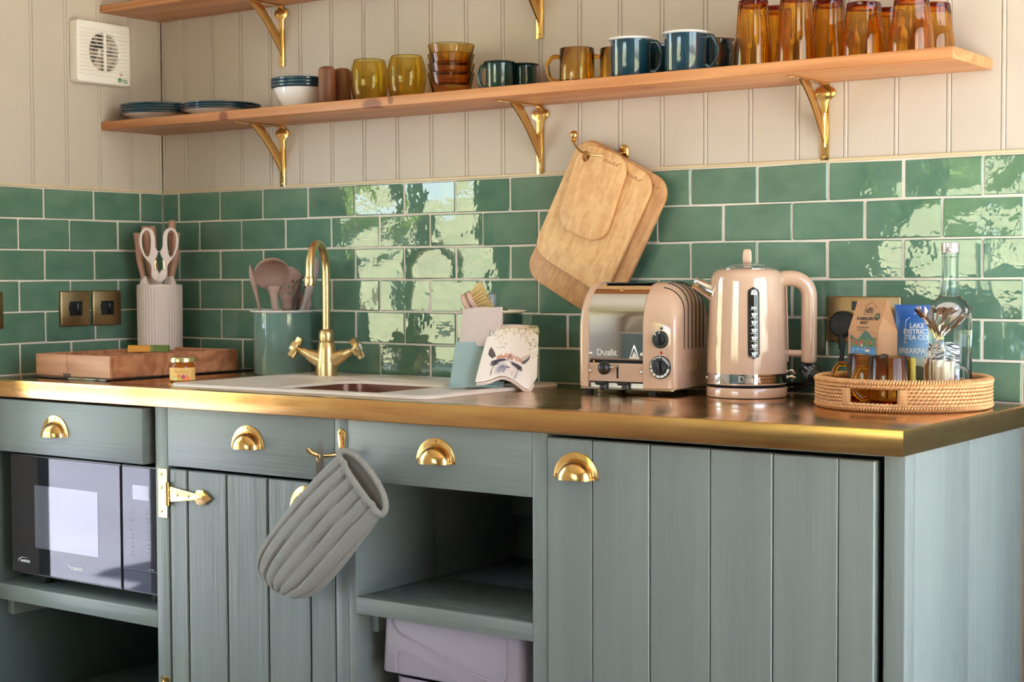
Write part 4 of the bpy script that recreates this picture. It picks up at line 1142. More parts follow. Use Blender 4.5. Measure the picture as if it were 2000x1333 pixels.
# duck-egg cloth folded in front of it
def teal(u, v):
    s = (-0.082 + 0.060 * u) * (1 - v) + (-0.093 + 0.108 * u) * v
    f = 0.0825 + 0.074 * v ** 1.5 + 0.004 * math.sin(3 * u + 2 * v)
    z = 0.0880 * (1 - v) ** 0.92 + 0.0045
    return G3(s, f, z)
P = np.array([[teal(i / 30, j / 34) for j in range(35)] for i in range(31)])
cl = cloth('folded_cloth', P, 'teal_cloth', None, 0.0030)
tag(cl, 'duck egg blue cotton cloth folded in front of the green pot', 'cloth')
for k in range(3):
    def fold(u, v):
        z = 0.0015 + 0.0034 * k
        p = G3(-0.0965 + 0.116 * u + 0.0015 * k, 0.128 + 0.040 * v - 0.001 * k, z + 0.0010 * math.sin(5 * u + k))
        return p
    Pf = np.array([[fold(i / 24, j / 10) for j in range(11)] for i in range(25)])
    cloth('folded_layer', Pf, 'teal_cloth', cl, 0.0031)
# printed alpaca tea towel leaning on the pot
nu, nv = 200, 230
U, Vv = np.meshgrid(np.linspace(0, 1, nu), np.linspace(0, 1, nv), indexing='ij')
def towel_pt(u, v):
    v = np.maximum(v, 0.0)
    sl = -0.0060 - 0.0330 * v ** 0.85; sr = 0.0990 - 0.008 * v
    s = sl + (sr - sl) * u
    f = 0.0870 + 0.100 * v ** 1.35 + 0.0035 * np.sin(2.6 * u + 1.0) - 0.020 * np.clip(0.06 - v, 0, 1) / 0.06
    zt_ = 0.1340 - 0.010 * u - 0.004 * (1 - u) ** 4 * 3
    rise = 0.0125 * np.exp(-((u - 0.44) / 0.20) ** 2)
    zb_ = 0.0125 - 0.016 * np.exp(-((u - 0.86) / 0.16) ** 2) * 1.0 + rise + 0.016 * np.clip((u - 0.88) / 0.12, 0, 1)
    z = zt_ + (zb_ - zt_) * v
    return s, f, z
S, F_, Zz = towel_pt(U, Vv)
gs, gc = np.array(gside), np.array(gcam)
TP3 = np.array([GX, GY, GZ]) + S[..., None] * gs + F_[..., None] * gc + Zz[..., None] * np.array([0, 0, 1.0])
pic = Pic(U, Vv, (240, 228, 218))
RR = random.Random(11)
# blossom garland across the top and down the right
for k in range(420):
    u, v = RR.random(), RR.random() ** 1.4 * 0.62
    dens = max(0, 1 - v / 0.20) * (0.55 + 0.45 * u) + 1.0 * math.exp(-((u - 0.30) / 0.11) ** 2 - ((v - 0.34) / 0.10) ** 2) + 1.0 * math.exp(-((u - 0.93) / 0.10) ** 2 - ((v - 0.40) / 0.25) ** 2) + 0.5 * math.exp(-((u - 0.72) / 0.14) ** 2 - ((v - 0.26) / 0.07) ** 2)
    if RR.random() < dens:
        col = RR.choice([(168, 148, 92), (150, 130, 84), (128, 116, 108), (206, 178, 112), (186, 160, 140), (116, 108, 106), (214, 190, 140)])
        a = RR.uniform(0, 3.14); L_ = RR.uniform(0.010, 0.024)
        pic.disc(u, v, L_, L_ * 0.42, col, a, 0.5, 0.75)
pic.mix(0.35 * np.clip(1 - Vv / 0.22, 0, 1) * np.clip(U * 3, 0, 1), (222, 192, 138))
for k in range(46):
    u, v = RR.uniform(0.0, 0.12), RR.uniform(0.0, 0.16); pic.disc(u, v, 0.02, 0.008, (120, 112, 116), 2.2, 0.6, 0.6)
for k in range(24):
    u0, v0 = RR.uniform(0.2, 1), RR.uniform(0.02, 0.22); pic.line([(u0, v0), (u0 + RR.uniform(-0.06, 0.06), v0 + RR.uniform(0.02, 0.08))], 0.0045, (150, 124, 92), 0.6)
# the alpaca
dk, md = (74, 66, 74), (128, 118, 128)
pic.disc(0.485, 0.80, 0.235, 0.19, (226, 214, 206), 0, 0.5, 0.6)
pic.poly([(0.135, 0.385), (0.105, 0.45), (0.12, 0.53), (0.20, 0.605), (0.265, 0.585), (0.225, 0.50), (0.175, 0.43)], (104, 88, 84))
pic.line([(0.13, 0.39), (0.115, 0.50), (0.21, 0.60)], 0.006, dk, 0.8)
pic.poly([(0.86, 0.455), (0.80, 0.475), (0.67, 0.60), (0.715, 0.655), (0.77, 0.63), (0.84, 0.55)], (206, 190, 178))
pic.poly([(0.865, 0.455), (0.815, 0.53), (0.725, 0.62), (0.715, 0.66), (0.775, 0.63), (0.845, 0.54)], (98, 84, 86))
for k in range(90):
    u = 0.285 + 0.42 * RR.random(); v = 0.630 + RR.uniform(-0.055, 0.05) * math.sin(PI * (u - 0.27) / 0.45)
    pic.line([(u, v), (u + RR.uniform(-0.015, 0.015), v - RR.uniform(0.015, 0.04))], 0.008, RR.choice([(198, 130, 104), (210, 146, 118), (184, 116, 92), (216, 158, 130)]), 0.75)
pic.line([(0.47, 0.70), (0.51, 0.63), (0.53, 0.59)], 0.008, dk, 0.8)
for cx_, cy_, rx, ry in ((0.27, 0.71, 0.075, 0.045), (0.35, 0.685, 0.10, 0.030), (0.62, 0.735, 0.10, 0.030), (0.675, 0.745, 0.060, 0.040)): pic.disc(cx_, cy_, rx, ry, dk, 0.12, 0.7, 0.9)
pic.line([(0.21, 0.665), (0.32, 0.67), (0.46, 0.69), (0.58, 0.72), (0.72, 0.715)], 0.014, dk, 0.85)
for cx_, cy_ in ((0.265, 0.715), (0.668, 0.750)):
    pic.disc(cx_, cy_, 0.024, 0.020, (40, 34, 38)); pic.disc(cx_ - 0.006, cy_ - 0.006, 0.006, 0.005, (226, 222, 226))
pic.disc(0.50, 0.755, 0.060, 0.075, (236, 226, 216), 0, 0.6, 0.9)
pic.disc(0.40, 0.845, 0.085, 0.075, (150, 144, 164), -0.3, 0.8, 0.85)
pic.line([(0.385, 0.835), (0.41, 0.815), (0.435, 0.825)], 0.010, (96, 90, 112), 0.9)
pic.line([(0.465, 0.835), (0.49, 0.815), (0.53, 0.825)], 0.010, (72, 64, 74), 0.95)
pic.line([(0.455, 0.845), (0.455, 0.90), (0.440, 0.93)], 0.007, (90, 82, 92), 0.9)
for k in range(40):
    u0, v0 = RR.uniform(0.28, 0.64), RR.uniform(0.74, 0.95); pic.line([(u0, v0), (u0 + RR.uniform(-0.02, 0.02), v0 + 0.03)], 0.004, (176, 164, 164), 0.5)
pic.line([(0.255, 0.76), (0.232, 0.83), (0.235, 0.91)], 0.008, (92, 84, 92), 0.9)
pic.line([(0.672, 0.79), (0.66, 0.87), (0.63, 0.97)], 0.009, (150, 138, 140), 0.8)
pic.disc(0.60, 0.90, 0.06, 0.05, (214, 188, 176), 0, 0.9, 0.5)
tw = cloth('tea_towel', TP3[::5, ::5] - gc * 0.0045, mat('towel backing cotton', (238, 224, 212), 0.85), None, 0.0030)
tag(tw, 'cream tea towel printed with an alpaca leaning on the green pot', 'tea towel')
printed('alpaca_print', TP3 + gc * 0.0004, pic.C, M['tea_towel'], tw)
# hem folds along its foot
for k in range(2):
    def hem(u, v):
        s, f, z = towel_pt(0.02 + 0.93 * u, 1.0)
        return G3(float(s), float(f) + 0.004 - 0.016 * v - 0.003 * k, float(z) - 0.0035 - 0.0030 * k + 0.002 * v)
    Pf = np.array([[hem(i / 40, j / 8) for j in range(9)] for i in range(41)])
    cloth('hem_fold', Pf, mat('towel hem', (236, 214, 200), 0.85), tw, 0.0026)
# olive swing label on the towel corner
bm = bmesh.new()
def tg(u, v): 
    s, f, z = towel_pt(u, v); return G3(float(s), float(f) + 0.0036, float(z))
pl = [tg(0.80, 0.0), tg(1.0, -0.005), tg(1.01, 0.14), tg(0.98, 0.155)]
vs = [bm.verts.new(p) for p in pl] + [bm.verts.new(p - gcam * 0.001) for p in pl]
bm.faces.new(vs[:4]); bm.faces.new(vs[4:][::-1])
for k in range(4): bm.faces.new((vs[k], vs[(k + 1) % 4], vs[4 + (k + 1) % 4], vs[4 + k]))
bmesh.ops.recalc_face_normals(bm, faces=bm.faces)
fin('swing_label', bm, 'green_card', tw, flat_=True)
bm = bmesh.new()
F = Matrix((gside, Vector((0, 0, 1)), gcam)).transposed().to_4x4()
addm(bm, text('SOCK', 0.0085, 0.0002), T(*(tg(0.93, 0.058) + gcam * 0.0012)) @ F @ Matrix.Rotation(-0.62, 4, 'Z'))
fin('lettering', bm, mat('pale green print', (206, 208, 150), 0.6), tw, flat_=True)
# ================================================================== toaster
a6 = math.radians(6.0)
t = thing('toaster', 'taupe enamel toaster with chrome middle and two black dials', 'toaster', (1.5080, -0.2390, ZW), a6)
TW, TD, TH_, FZ = 0.2190, 0.190, 0.2300, 0.0125       # wide, deep, top, underside
def arch(d0, d1, top, base, n=9, ry=None, rz=None):
    """section in y-z: flat sides, big round shoulders"""
    ry = ry or (d1 - d0) * 0.42; rz = rz or (top - base) * 0.44
    p = [(d0 + 0.004, base), (d0, base + 0.004), (d0, base + (top - base - rz) * 0.5), (d0, top - rz)]
    for k in range(1, n + 1):
        a = PI / 2 * k / n
        p.append((d0 + ry - ry * math.cos(a), top - rz + rz * math.sin(a)))
    for k in range(n, -1, -1):
        a = PI / 2 * k / n
        p.append((d1 - ry + ry * math.cos(a), top - rz + rz * math.sin(a)))
    p += [(d1, base + (top - base - rz) * 0.5), (d1, base + 0.004), (d1 - 0.004, base)]
    return p
def sweep(bm, stations):
    """stations: (x, d0, d1, top, base); skins the arches and closes both ends"""
    P = np.array([[(x, y, z) for y, z in arch(d0, d1, tp, bs)] for x, d0, d1, tp, bs in stations])
    vs = grid(bm, P)
    bm.faces.new(vs[0]); bm.faces.new(vs[-1][::-1])
    for A, B_ in zip(vs, vs[1:]): bm.faces.new((A[0], A[-1], B_[-1], B_[0]))
    bmesh.ops.recalc_face_normals(bm, faces=bm.faces)
# left cap
def cap_stations(x0, x1, sign):
    st = []
    R1, RS = 0.012, 0.052
    for k in range(15):
        u = k / 14.0
        xx = 1 - (1 - u) ** 2.0
        dist = (x1 - x0) * (1 - xx)                     # distance left to the outer end
        drop = RS - math.sqrt(max(0, RS * RS - max(0, RS - dist) ** 2))
        ins = R1 - math.sqrt(max(0, R1 * R1 - max(0, R1 - dist) ** 2))
        st.append((x0 + (x1 - x0) * xx, ins, TD - ins, TH_ - drop * 0.92, FZ + ins * 0.4))
    return st
XC0, XC1 = 0.0235, 0.1475
bm = bmesh.new()
stl = cap_stations(0, XC0, -1)
left = []
for k in range(9):
    u = k / 8.0; dist = XC0 * (1 - u) ** 1.6
    ins = 0.013 - math.sqrt(max(0, 0.013 ** 2 - max(0, 0.013 - dist) ** 2))
    left.append((XC0 - (XC0 - dist) , ins, TD - ins, TH_ - ins * 1.3, FZ + ins * 0.4))
# 'dist' runs from the chrome (inner) out to the end
left = [(d, i0, i1, tp, bs) for (d, i0, i1, tp, bs) in left]
sweep(bm, sorted(left, key=lambda q: -q[0]) if left[0][0] < left[-1][0] else left)
fin('end_cap', bm, 'taupe', t, ang=40)
bm = bmesh.new(); sweep(bm, cap_stations(XC1, TW, 1)); fin('end_cap', bm, 'taupe', t, ang=40)
# chrome body, lower panel
bm = bmesh.new(); sweep(bm, [(XC0 + 0.0003, 0.0038, TD - 0.004, TH_ - 0.0035, FZ + 0.058), (XC1 - 0.0003, 0.0038, TD - 0.004, TH_ - 0.0035, FZ + 0.058)])
fin('chrome_shell', bm, 'chrome', t, ang=30)
bx('core', 'void', t, XC0 + 0.0005, XC1 - 0.0005, 0.009, TD - 0.01, FZ + 0.0125, FZ + 0.0575, 0)
bx('front_panel', 'taupe', t, XC0 + 0.0002, XC1 - 0.0002, 0.0035, 0.0085, FZ + 0.0145, FZ + 0.0520, 0.0008)
bx('crumb_tray', 'steel', t, XC0 + 0.0035, XC1 - 0.0010, 0.0055, TD - 0.012, FZ + 0.0015, FZ + 0.0120, 0.0005)
bx('base_plate', 'chrome', t, 0.004, TW - 0.006, 0.004, TD - 0.004, FZ - 0.0016, FZ + 0.0008, 0.0005)
for xx in (0.054, 0.104):
    bm = bmesh.new()
    tube(bm, [(xx - 0.012, 0.001, FZ + 0.011), (xx + 0.012, 0.001, FZ + 0.011)], 0.0042, 10, flat_=(1.0, 1.0))
    box(bm, xx - 0.011, xx + 0.011, -0.010, 0.004, FZ + 0.0105, FZ + 0.013, 0.0008)
    box(bm, xx - 0.003, xx + 0.012, -0.004, 0.006, FZ - 0.002, FZ + 0.010, 0.002)
    fin('tray_tab', bm, 'black', t)
for xx, yy in ((0.016, 0.020), (0.160, 0.020), (0.016, TD - 0.02), (0.160, TD - 0.02)):
    bm = bmesh.new(); lathe(bm, [(0, 0), (0.0082, 0), (0.0092, 0.0015), (0.0092, 0.0108), (0, 0.0108)], 18, xx, yy); fin('foot', bm, 'rubber', t)
# bread slots on top
for k, yy in enumerate((0.070, 0.120)):
    bm = bmesh.new(); box(bm, XC0 + 0.012, XC1 - 0.010, yy - 0.011, yy + 0.011, TH_ - 0.0046, TH_ - 0.0024 + 0.0003, 0.0005); fin('bread_slot', bm, 'void', t)
for xx, zz_ in ((XC0 + 0.0035, 0.0835), (XC0 + 0.0032, 0.0475), (XC1 - 0.0040, 0.0835), (XC1 - 0.0045, 0.0475)):
    bm = bmesh.new(); ball(bm, (xx, 0.0032, zz_), 0.0038, 12, 6, (1, 0.7, 1)); fin('dome_screw', bm, 'chrome', t)
# carriage lever
bm = bmesh.new(); box(bm, 0.0870, 0.0910, 0.0030, 0.0040, FZ + 0.021, FZ + 0.0475, 0.0004); fin('lever_slot', bm, 'void', t)
bm = bmesh.new(); tube(bm, [(0.0890, 0.006, FZ + 0.045), (0.0890, -0.012, FZ + 0.045), (0.080, -0.018, FZ + 0.0445)], 0.0018, 8); lv = fin('lever', bm, 'steel', t)
bm = bmesh.new(); ball(bm, (0.0690, -0.0165, FZ + 0.0430), 0.0138, 20, 12); fin('knob', bm, 'black', lv)
bm = bmesh.new(); ball(bm, (0.0350, 0.004, FZ + 0.0545), 0.0022, 8, 5); fin('amber_lamp', bm, mat('amber lamp lens', (230, 160, 50), 0.3), t)
# dials
DXC = 0.1860
def dial(z, r, kind):
    bm = bmesh.new()
    lathe(bm, [(0, 0.0), (r, 0.0), (r + 0.0006, 0.0012), (r, 0.0032), (r - 0.0012, 0.0042), (0, 0.0042)], 40, mtx=T(DXC, 0.0002, z) @ FRONT)
    k = fin('dial', bm, 'black', t)
    bm = bmesh.new()
    w = r * 0.42
    lathe(bm, [(0, 0.0043), (r * 0.66, 0.0043), (r * 0.63, 0.0075), (r * 0.58, 0.0088), (0, 0.0088)], 32, mtx=T(DXC, 0.0002, z) @ FRONT)
    box(bm, -w * 0.48, w * 0.48, -r * 0.60, r * 0.60, 0.0088, 0.0165, 0.0022, 2, mtx=T(DXC, 0.0002, z) @ FRONT @ RZ_(0.10))
    fin('grip', bm, 'black', k)
    bm = bmesh.new()
    F = T(DXC, -0.0041, z) @ FRONT
    def arc(a0, a1, r0, r1, n=6):
        q = [(r0 * math.cos(a0 + (a1 - a0) * i / n), r0 * math.sin(a0 + (a1 - a0) * i / n)) for i in range(n + 1)] + [(r1 * math.cos(a1 + (a0 - a1) * i / n), r1 * math.sin(a1 + (a0 - a1) * i / n)) for i in range(n + 1)]
        addm(bm, flat([q], 0.0004), F)
    if kind == 'timer':
        for a0, a1 in ((-0.60, -0.16), (-1.02, -0.66), (-1.50, -1.08), (-1.98, -1.56), (-2.46, -2.10), (-2.94, -2.56)): arc(a0, a1, r * 0.74, r * 0.93)
        arc(-3.30, -3.06, r * 0.76, r * 0.92); arc(2.60, 2.98, r * 0.85, r * 0.91); arc(1.72, 2.36, r * 0.85, r * 0.91)
        addm(bm, text('0', 0.0062, 0.0002, bold=0.0002), F @ T(0, r * 0.88, 0))
        for k_ in range(15):
            a = 1.36 - k_ * 0.085; 
            addm(bm, text('SINGLEPASTRYONL'[k_], 0.0030, 0.0002, bold=0.0001), F @ RZ_(a - PI / 2) @ T(0, r * 0.88, 0))
        for k_ in range(8):
            a = 1.16 - k_ * 0.10; addm(bm, text('PUSHHERE'[k_], 0.0026, 0.0002, bold=0.0001), F @ RZ_(a - PI / 2) @ T(0, r * 0.76, 0))
    else:
        addm(bm, text('I', 0.0062, 0.0002, bold=0.0004), F @ T(-0.001, r * 0.84, 0))
        addm(bm, text('II', 0.0056, 0.0002, bold=0.0003), F @ RZ_(0.78) @ T(0, r * 0.82, 0))
    fin('markings', bm, 'white_print', k, flat_=True)
dial(0.1145, 0.0172, 'switch'); dial(0.0590, 0.0228, 'timer')
bm = bmesh.new(); ball(bm, (DXC + 0.002, 0.0004, 0.1365), 0.0029, 12, 6, (1, 0.8, 1)); fin('button', bm, 'black', t)
bm = bmesh.new(); ball(bm, (DXC + 0.002, 0.0004, 0.0880), 0.0030, 12, 6, (1, 0.8, 1)); fin('pilot_lamp', bm, 'red', t)
# raised maker's lettering and little sailing boat on the chrome
bm = bmesh.new()
addm(bm, text('Dualit', 0.0185, 0.0009, 'LEFT', 'BOTTOM', bold=0.0002), T(0.0420, 0.0032, 0.0765) @ FRONT)
fin('lettering', bm, 'alu', t)
bm = bmesh.new()
F = T(0.1270, 0.0030, 0.0740) @ FRONT
tri = [(-0.0115, 0.0), (0.0110, 0.0), (0.0005, 0.0285), (-0.0015, 0.0285)]
tin = [(-0.0078, 0.0042), (0.0070, 0.0042), (-0.0004, 0.0232)]
addm(bm, flat([tri, tin[::-1]], 0.0022, 0.0003), F)
for xx, hh in ((-0.0030, 0.006), (-0.0005, 0.010), (0.0022, 0.006)): box(bm, xx - 0.0007, xx + 0.0007, 0.0042, 0.0042 + hh, -0.0009, 0.0009, 0.0002, mtx=F)
fin('sail_badge', bm, 'alu', t)
# cooling slits running over the shoulder of the right cap
st = cap_stations(XC1, TW, 1)
def surf(y, k):
    """point on the right cap at station k and depth y"""
    x, d0, d1, tp, bs = st[k]
    ry = (d1 - d0) * 0.42; rz = (tp - bs) * 0.44
    if d0 + ry <= y <= d1 - ry: z = tp
    elif y < d0 + ry: z = tp - rz + rz * math.sqrt(max(0, 1 - ((d0 + ry - y) / ry) ** 2))
    else: z = tp - rz + rz * math.sqrt(max(0, 1 - ((y - d1 + ry) / ry) ** 2))
    return Vector((x, y, z))
for k in range(6):
    y = 0.0420 + 0.0195 * k
    pts = [surf(y, j) for j in range(3, 15)]
    end = pts[-1]
    zlow = FZ + 0.082
    pts += [Vector((TW + 0.0002, y, end.z - (end.z - zlow) * j / 5)) for j in range(1, 6)]
    bm = bmesh.new(); tube(bm, spline([tuple(p) for p in pts], 2), 0.00125, 6); fin('vent_slit', bm, 'void', t)
bm = bmesh.new()
addm(bm, text('DUALIT', 0.0290, 0.0006, 'LEFT', 'CENTER', bold=0.0004), T(TW, 0.030, FZ + 0.046) @ SIDEX)
fin('embossed_lettering', bm, 'taupe', t)

# ================================================================== kettle on its base
KX2, KY2 = 1.8330, -0.1180
t = thing('kettle', 'taupe enamel kettle with chrome spout and water gauge on its base', 'kettle', (KX2, KY2, ZW))
bm = bmesh.new(); lathe(bm, [(0, 0.0012), (0.0770, 0.0012), (0.0795, 0.0018), (0.0806, 0.004), (0.0806, 0.0195), (0.0795, 0.0208), (0.070, 0.0215), (0, 0.0215)], 72); fin('power_base', bm, 'taupe', t, ang=45)
bm = bmesh.new(); lathe(bm, [(0, 0), (0.0765, 0), (0.0768, 0.0011), (0, 0.0011)], 48); fin('base_pad', bm, 'rubber', t)
bm = bmesh.new(); lathe(bm, [(0, 0.0218), (0.0742, 0.0218), (0.0742, 0.0258), (0, 0.0258)], 48); fin('gap_ring', bm, 'void', t)
bm = bmesh.new()
prof = [(0.0, 0.0262), (0.0780, 0.0262), (0.0800, 0.0270), (0.0803, 0.0290), (0.0802, 0.0500), (0.0800, 0.0600), (0.0795, 0.080), (0.0780, 0.120), (0.0762, 0.160), (0.0746, 0.2000), (0.0738, 0.2200), (0.0730, 0.2290)]
for k in range(1, 9):
    a = PI / 2 * k / 8
    prof.append((0.0530 + 0.0200 * math.cos(a), 0.2290 + 0.0260 * math.sin(a)))
prof += [(0.0518, 0.2552), (0, 0.2552)]
lathe(bm, prof, 80); fin('body', bm, 'taupe', t, ang=50)
kc = math.atan2(-2.9644 - KY2, 3.3036 - KX2)
bm = bmesh.new(); lathe(bm, [(0.0796, 0.0290), (0.08085, 0.0295), (0.08085, 0.0485), (0.0796, 0.0490)], 72, a0=kc - 1.50, a1=kc + 1.50); fin('chrome_band', bm, 'chrome', t, ang=60)
bm = bmesh.new(); wrap_into(bm, text('Dualit', 0.0180, 0.0008, bold=0.0002), 0.0811, kc + 0.06, 0.0388); fin('lettering', bm, 'alu', t)
for s_ in (-1.36, 1.36):
    bm = bmesh.new(); ball(bm, (0.0812 * math.cos(kc + s_), 0.0812 * math.sin(kc + s_), 0.039), 0.0026, 10, 6); fin('dome_screw', bm, 'chrome', t)
# lid
bm = bmesh.new(); lathe(bm, [(0, 0.2554), (0.0535, 0.2554), (0.0540, 0.2566), (0.0480, 0.2590), (0.0380, 0.2615), (0.0330, 0.2622), (0, 0.2622)], 56); lid = fin('lid', bm, 'chrome', t, ang=20)
bm = bmesh.new(); lathe(bm, [(0, 0.2632), (0.018, 0.2640), (0.034, 0.2622), (0.0345, 0.2634), (0.018, 0.2662), (0, 0.2668)], 48); fin('lid_shield', bm, mat('clear plastic shield', (236, 226, 216), 0.03, trans=0.8, ior=1.4), lid)
bm = bmesh.new()
kr = Matrix.Rotation(kc + PI / 2, 4, 'Z')
pf = [(-0.0088, 0.2640), (-0.0092, 0.2800), (-0.0082, 0.2905), (-0.0050, 0.2945), (0.0050, 0.2945), (0.0082, 0.2905), (0.0092, 0.2800), (0.0088, 0.2640)]
addm(bm, flat([pf], 0.016, 0.004, 3), kr @ Matrix.Rotation(PI / 2, 4, 'X')); fin('lid_knob', bm, 'taupe', lid, ang=50)
# spout and handle
hd = math.radians(31.0)
H = Vector((math.cos(hd), math.sin(hd), 0))
bm = bmesh.new()
sp_ = -H
tube(bm, [sp_ * 0.064 + Vector((0, 0, 0.2080)), sp_ * 0.080 + Vector((0, 0, 0.2150)), sp_ * 0.1000 + Vector((0, 0, 0.2260)), sp_ * 0.1060 + Vector((0, 0, 0.2290))], [0.0260, 0.0195, 0.0150, 0.0160], 24, flat_=(0.85, 1.0))
fin('spout', bm, 'chrome', t, ang=45)
bm = bmesh.new()
pts = spline([H * 0.060 + Vector((0, 0, 0.2330)), H * 0.080 + Vector((0, 0, 0.2360)), H * 0.098 + Vector((0, 0, 0.2340)), H * 0.114 + Vector((0, 0, 0.2240)), H * 0.1215 + Vector((0, 0, 0.2080)), H * 0.1225 + Vector((0, 0, 0.190)), H * 0.1225 + Vector((0, 0, 0.150)), H * 0.1225 + Vector((0, 0, 0.110)), H * 0.1222 + Vector((0, 0, 0.078)), H * 0.1216 + Vector((0, 0, 0.066))], 6)
rr = [0.0160] * len(pts); rr[-1] = 0.007; rr[-2] = 0.0115; rr[-3] = 0.014; rr[-4] = 0.0154
tube(bm, pts, rr, 22); hnd = fin('handle', bm, 'taupe', t, ang=60)
bm = bmesh.new(); tube(bm, [H * 0.074 + Vector((0, 0, 0.0875)), H * 0.114 + Vector((0, 0, 0.0870))], 0.0064, 16); fin('strut', bm, 'taupe', hnd)
bm = bmesh.new(); tube(bm, [H * 0.0722 + Vector((0, 0, 0.236)), H * 0.0762 + Vector((0, 0, 0.228)), H * 0.0785 + Vector((0, 0, 0.150)), H * 0.0800 + Vector((0, 0, 0.070))], 0.0028, 8, flat_=(1, 2.6)); fin('handle_backplate', bm, 'taupe', hnd)
bm = bmesh.new()
for k in range(2):
    tube(bm, spline([H * 0.080 + Vector((0, 0, 0.038 + 0.010 * k)), H * 0.088 + Vector((0, 0, 0.041 + 0.012 * k)), H * 0.096 + Vector((0, 0, 0.038 + 0.008 * k))], 4), 0.0022, 8)
fin('switch_lever', bm, 'chrome', t)
# water gauge with its printed scale
gc_ = kc + math.radians(9.5)
tl = (0.0795 - 0.0746) / 0.12
def rad_at(z):
    P_ = [(0.0800, 0.0600), (0.0795, 0.080), (0.0780, 0.120), (0.0762, 0.160), (0.0746, 0.2000), (0.0738, 0.2200)]
    return float(np.interp(z, [q[1] for q in P_], [q[0] for q in P_]))
def gauge_map(me):
    for v in me.vertices:
        z = v.co.y; r = rad_at(z) + v.co.z; a = gc_ + v.co.x / r
        v.co = (r * math.cos(a), r * math.sin(a), z)
def gauge(loops, off, thick, name, m_, par=None, mes=()):
    bm = bmesh.new()
    for lp in loops:
        me = flat([lp], thick); bmt = bmesh.new(); bmt.from_mesh(me); bpy.data.meshes.remove(me)
        bmesh.ops.subdivide_edges(bmt, edges=bmt.edges, cuts=2)
        me = bpy.data.meshes.new('tmp'); bmt.to_mesh(me); bmt.free()
        me.transform(T(0, 0, off)); gauge_map(me); bm.from_mesh(me); bpy.data.meshes.remove(me)
    for me, x, y in mes:
        me.transform(T(x, y, off)); gauge_map(me); bm.from_mesh(me); bpy.data.meshes.remove(me)
    return fin(name, bm, m_, par or t, flat_=True)
gw = 0.0102
# level strip: rows of rounded outline so that it bends with the wall
bm = bmesh.new()
rows = []
for k in range(29):
    z = 0.0785 + (0.2185 - 0.0785) * k / 28
    hw = gw
    for c_, s_ in ((0.0785 + gw, -1), (0.2185 - gw, 1)):
        if (z - c_) * s_ > 0: hw = math.sqrt(max(1e-10, gw * gw - (z - c_) ** 2))
    rows.append([((rad_at(z) + 0.0010) * math.cos(gc_ + hw * q / rad_at(z)), (rad_at(z) + 0.0010) * math.sin(gc_ + hw * q / rad_at(z)), z) for q in (-1, -0.5, 0, 0.5, 1)])
grid(bm, np.array(rows)); wg = fin('water_gauge', bm, 'black_glass', t, ang=60)
bm = bmesh.new()
edge = [Vector(r[0]) for r in rows] + [Vector(r[-1]) for r in rows[::-1]]
tube(bm, edge[1:-1], 0.0011, 6, closed=True); fin('gauge_surround', bm, 'black', wg)
mes = [(text('BPA\nFREE', 0.0058, 0.0002, bold=0.0003, line=0.85), 0.0008, 0.2085), (text('MAX', 0.0050, 0.0002, bold=0.0003), 0.0008, 0.1790)]
cups = []
lines = [[(-0.0062, 0.1750), (0.0068, 0.1750), (0.0068, 0.1758), (-0.0062, 0.1758)]]
nums = []
for k in range(6):
    z = 0.1650 - 0.0153 * k
    cups.append([(-0.0046, z + 0.0036), (-0.0030, z - 0.0022), (-0.001, z - 0.0036), (0.0022, z - 0.0036), (0.004, z - 0.0022), (0.0046, z + 0.0004), (0.0072, z + 0.0012), (0.0074, z + 0.0030), (0.0054, z + 0.0036)])
    lines.append([(-0.0062, z - 0.0058), (0.0068, z - 0.0058), (0.0068, z - 0.0050), (-0.0062, z - 0.0050)])
    nums.append((text(str(6 - k), 0.0052, 0.0002, bold=0.0001), 0.0005, z - 0.0001))
gauge(cups + lines, 0.0014, 0.0003, 'scale', 'white_print', wg, mes)
gauge([], 0.0019, 0.0003, 'numerals', 'dark_print', wg, nums)

# --- mains lead: base to plug, with its wrapped rating label
ld = thing('kettle_lead', 'black mains lead looping from the kettle base to its round plug', 'cable', (1.93, -0.05, ZW))
o = Vector(ld.location)
pz = 1.0445
def L3(*q): return Vector(q) - o
bm = bmesh.new()
pts = spline([L3(2.0000, -0.034, 0.999), L3(1.9985, -0.036, 0.975), L3(1.985, -0.040, 0.951), L3(1.960, -0.045, 0.934), L3(1.930, -0.043, 0.924), L3(1.912, -0.037, 0.915), L3(1.880, -0.034, 0.9090), L3(1.866, -0.034, 0.9070), L3(1.857, -0.0345, 0.9065)], 7)
tube(bm, pts, 0.0046, 12); fin('cord', bm, 'rubber', ld)
bm = bmesh.new()
pts = spline([L3(1.925, -0.024, 0.9240), L3(1.96, -0.020, 0.930), L3(2.01, -0.016, 0.936), L3(2.06, -0.0135, 0.940)], 5)
pts2 = spline([L3(1.925, -0.024, 0.9240), L3(1.90, -0.020, 0.922), L3(1.87, -0.018, 0.919), L3(1.845, -0.0125, 0.9075)], 5)
tube(bm, pts[::-1] + pts2[1:], 0.0044, 12); fin('cord', bm, 'rubber', ld)
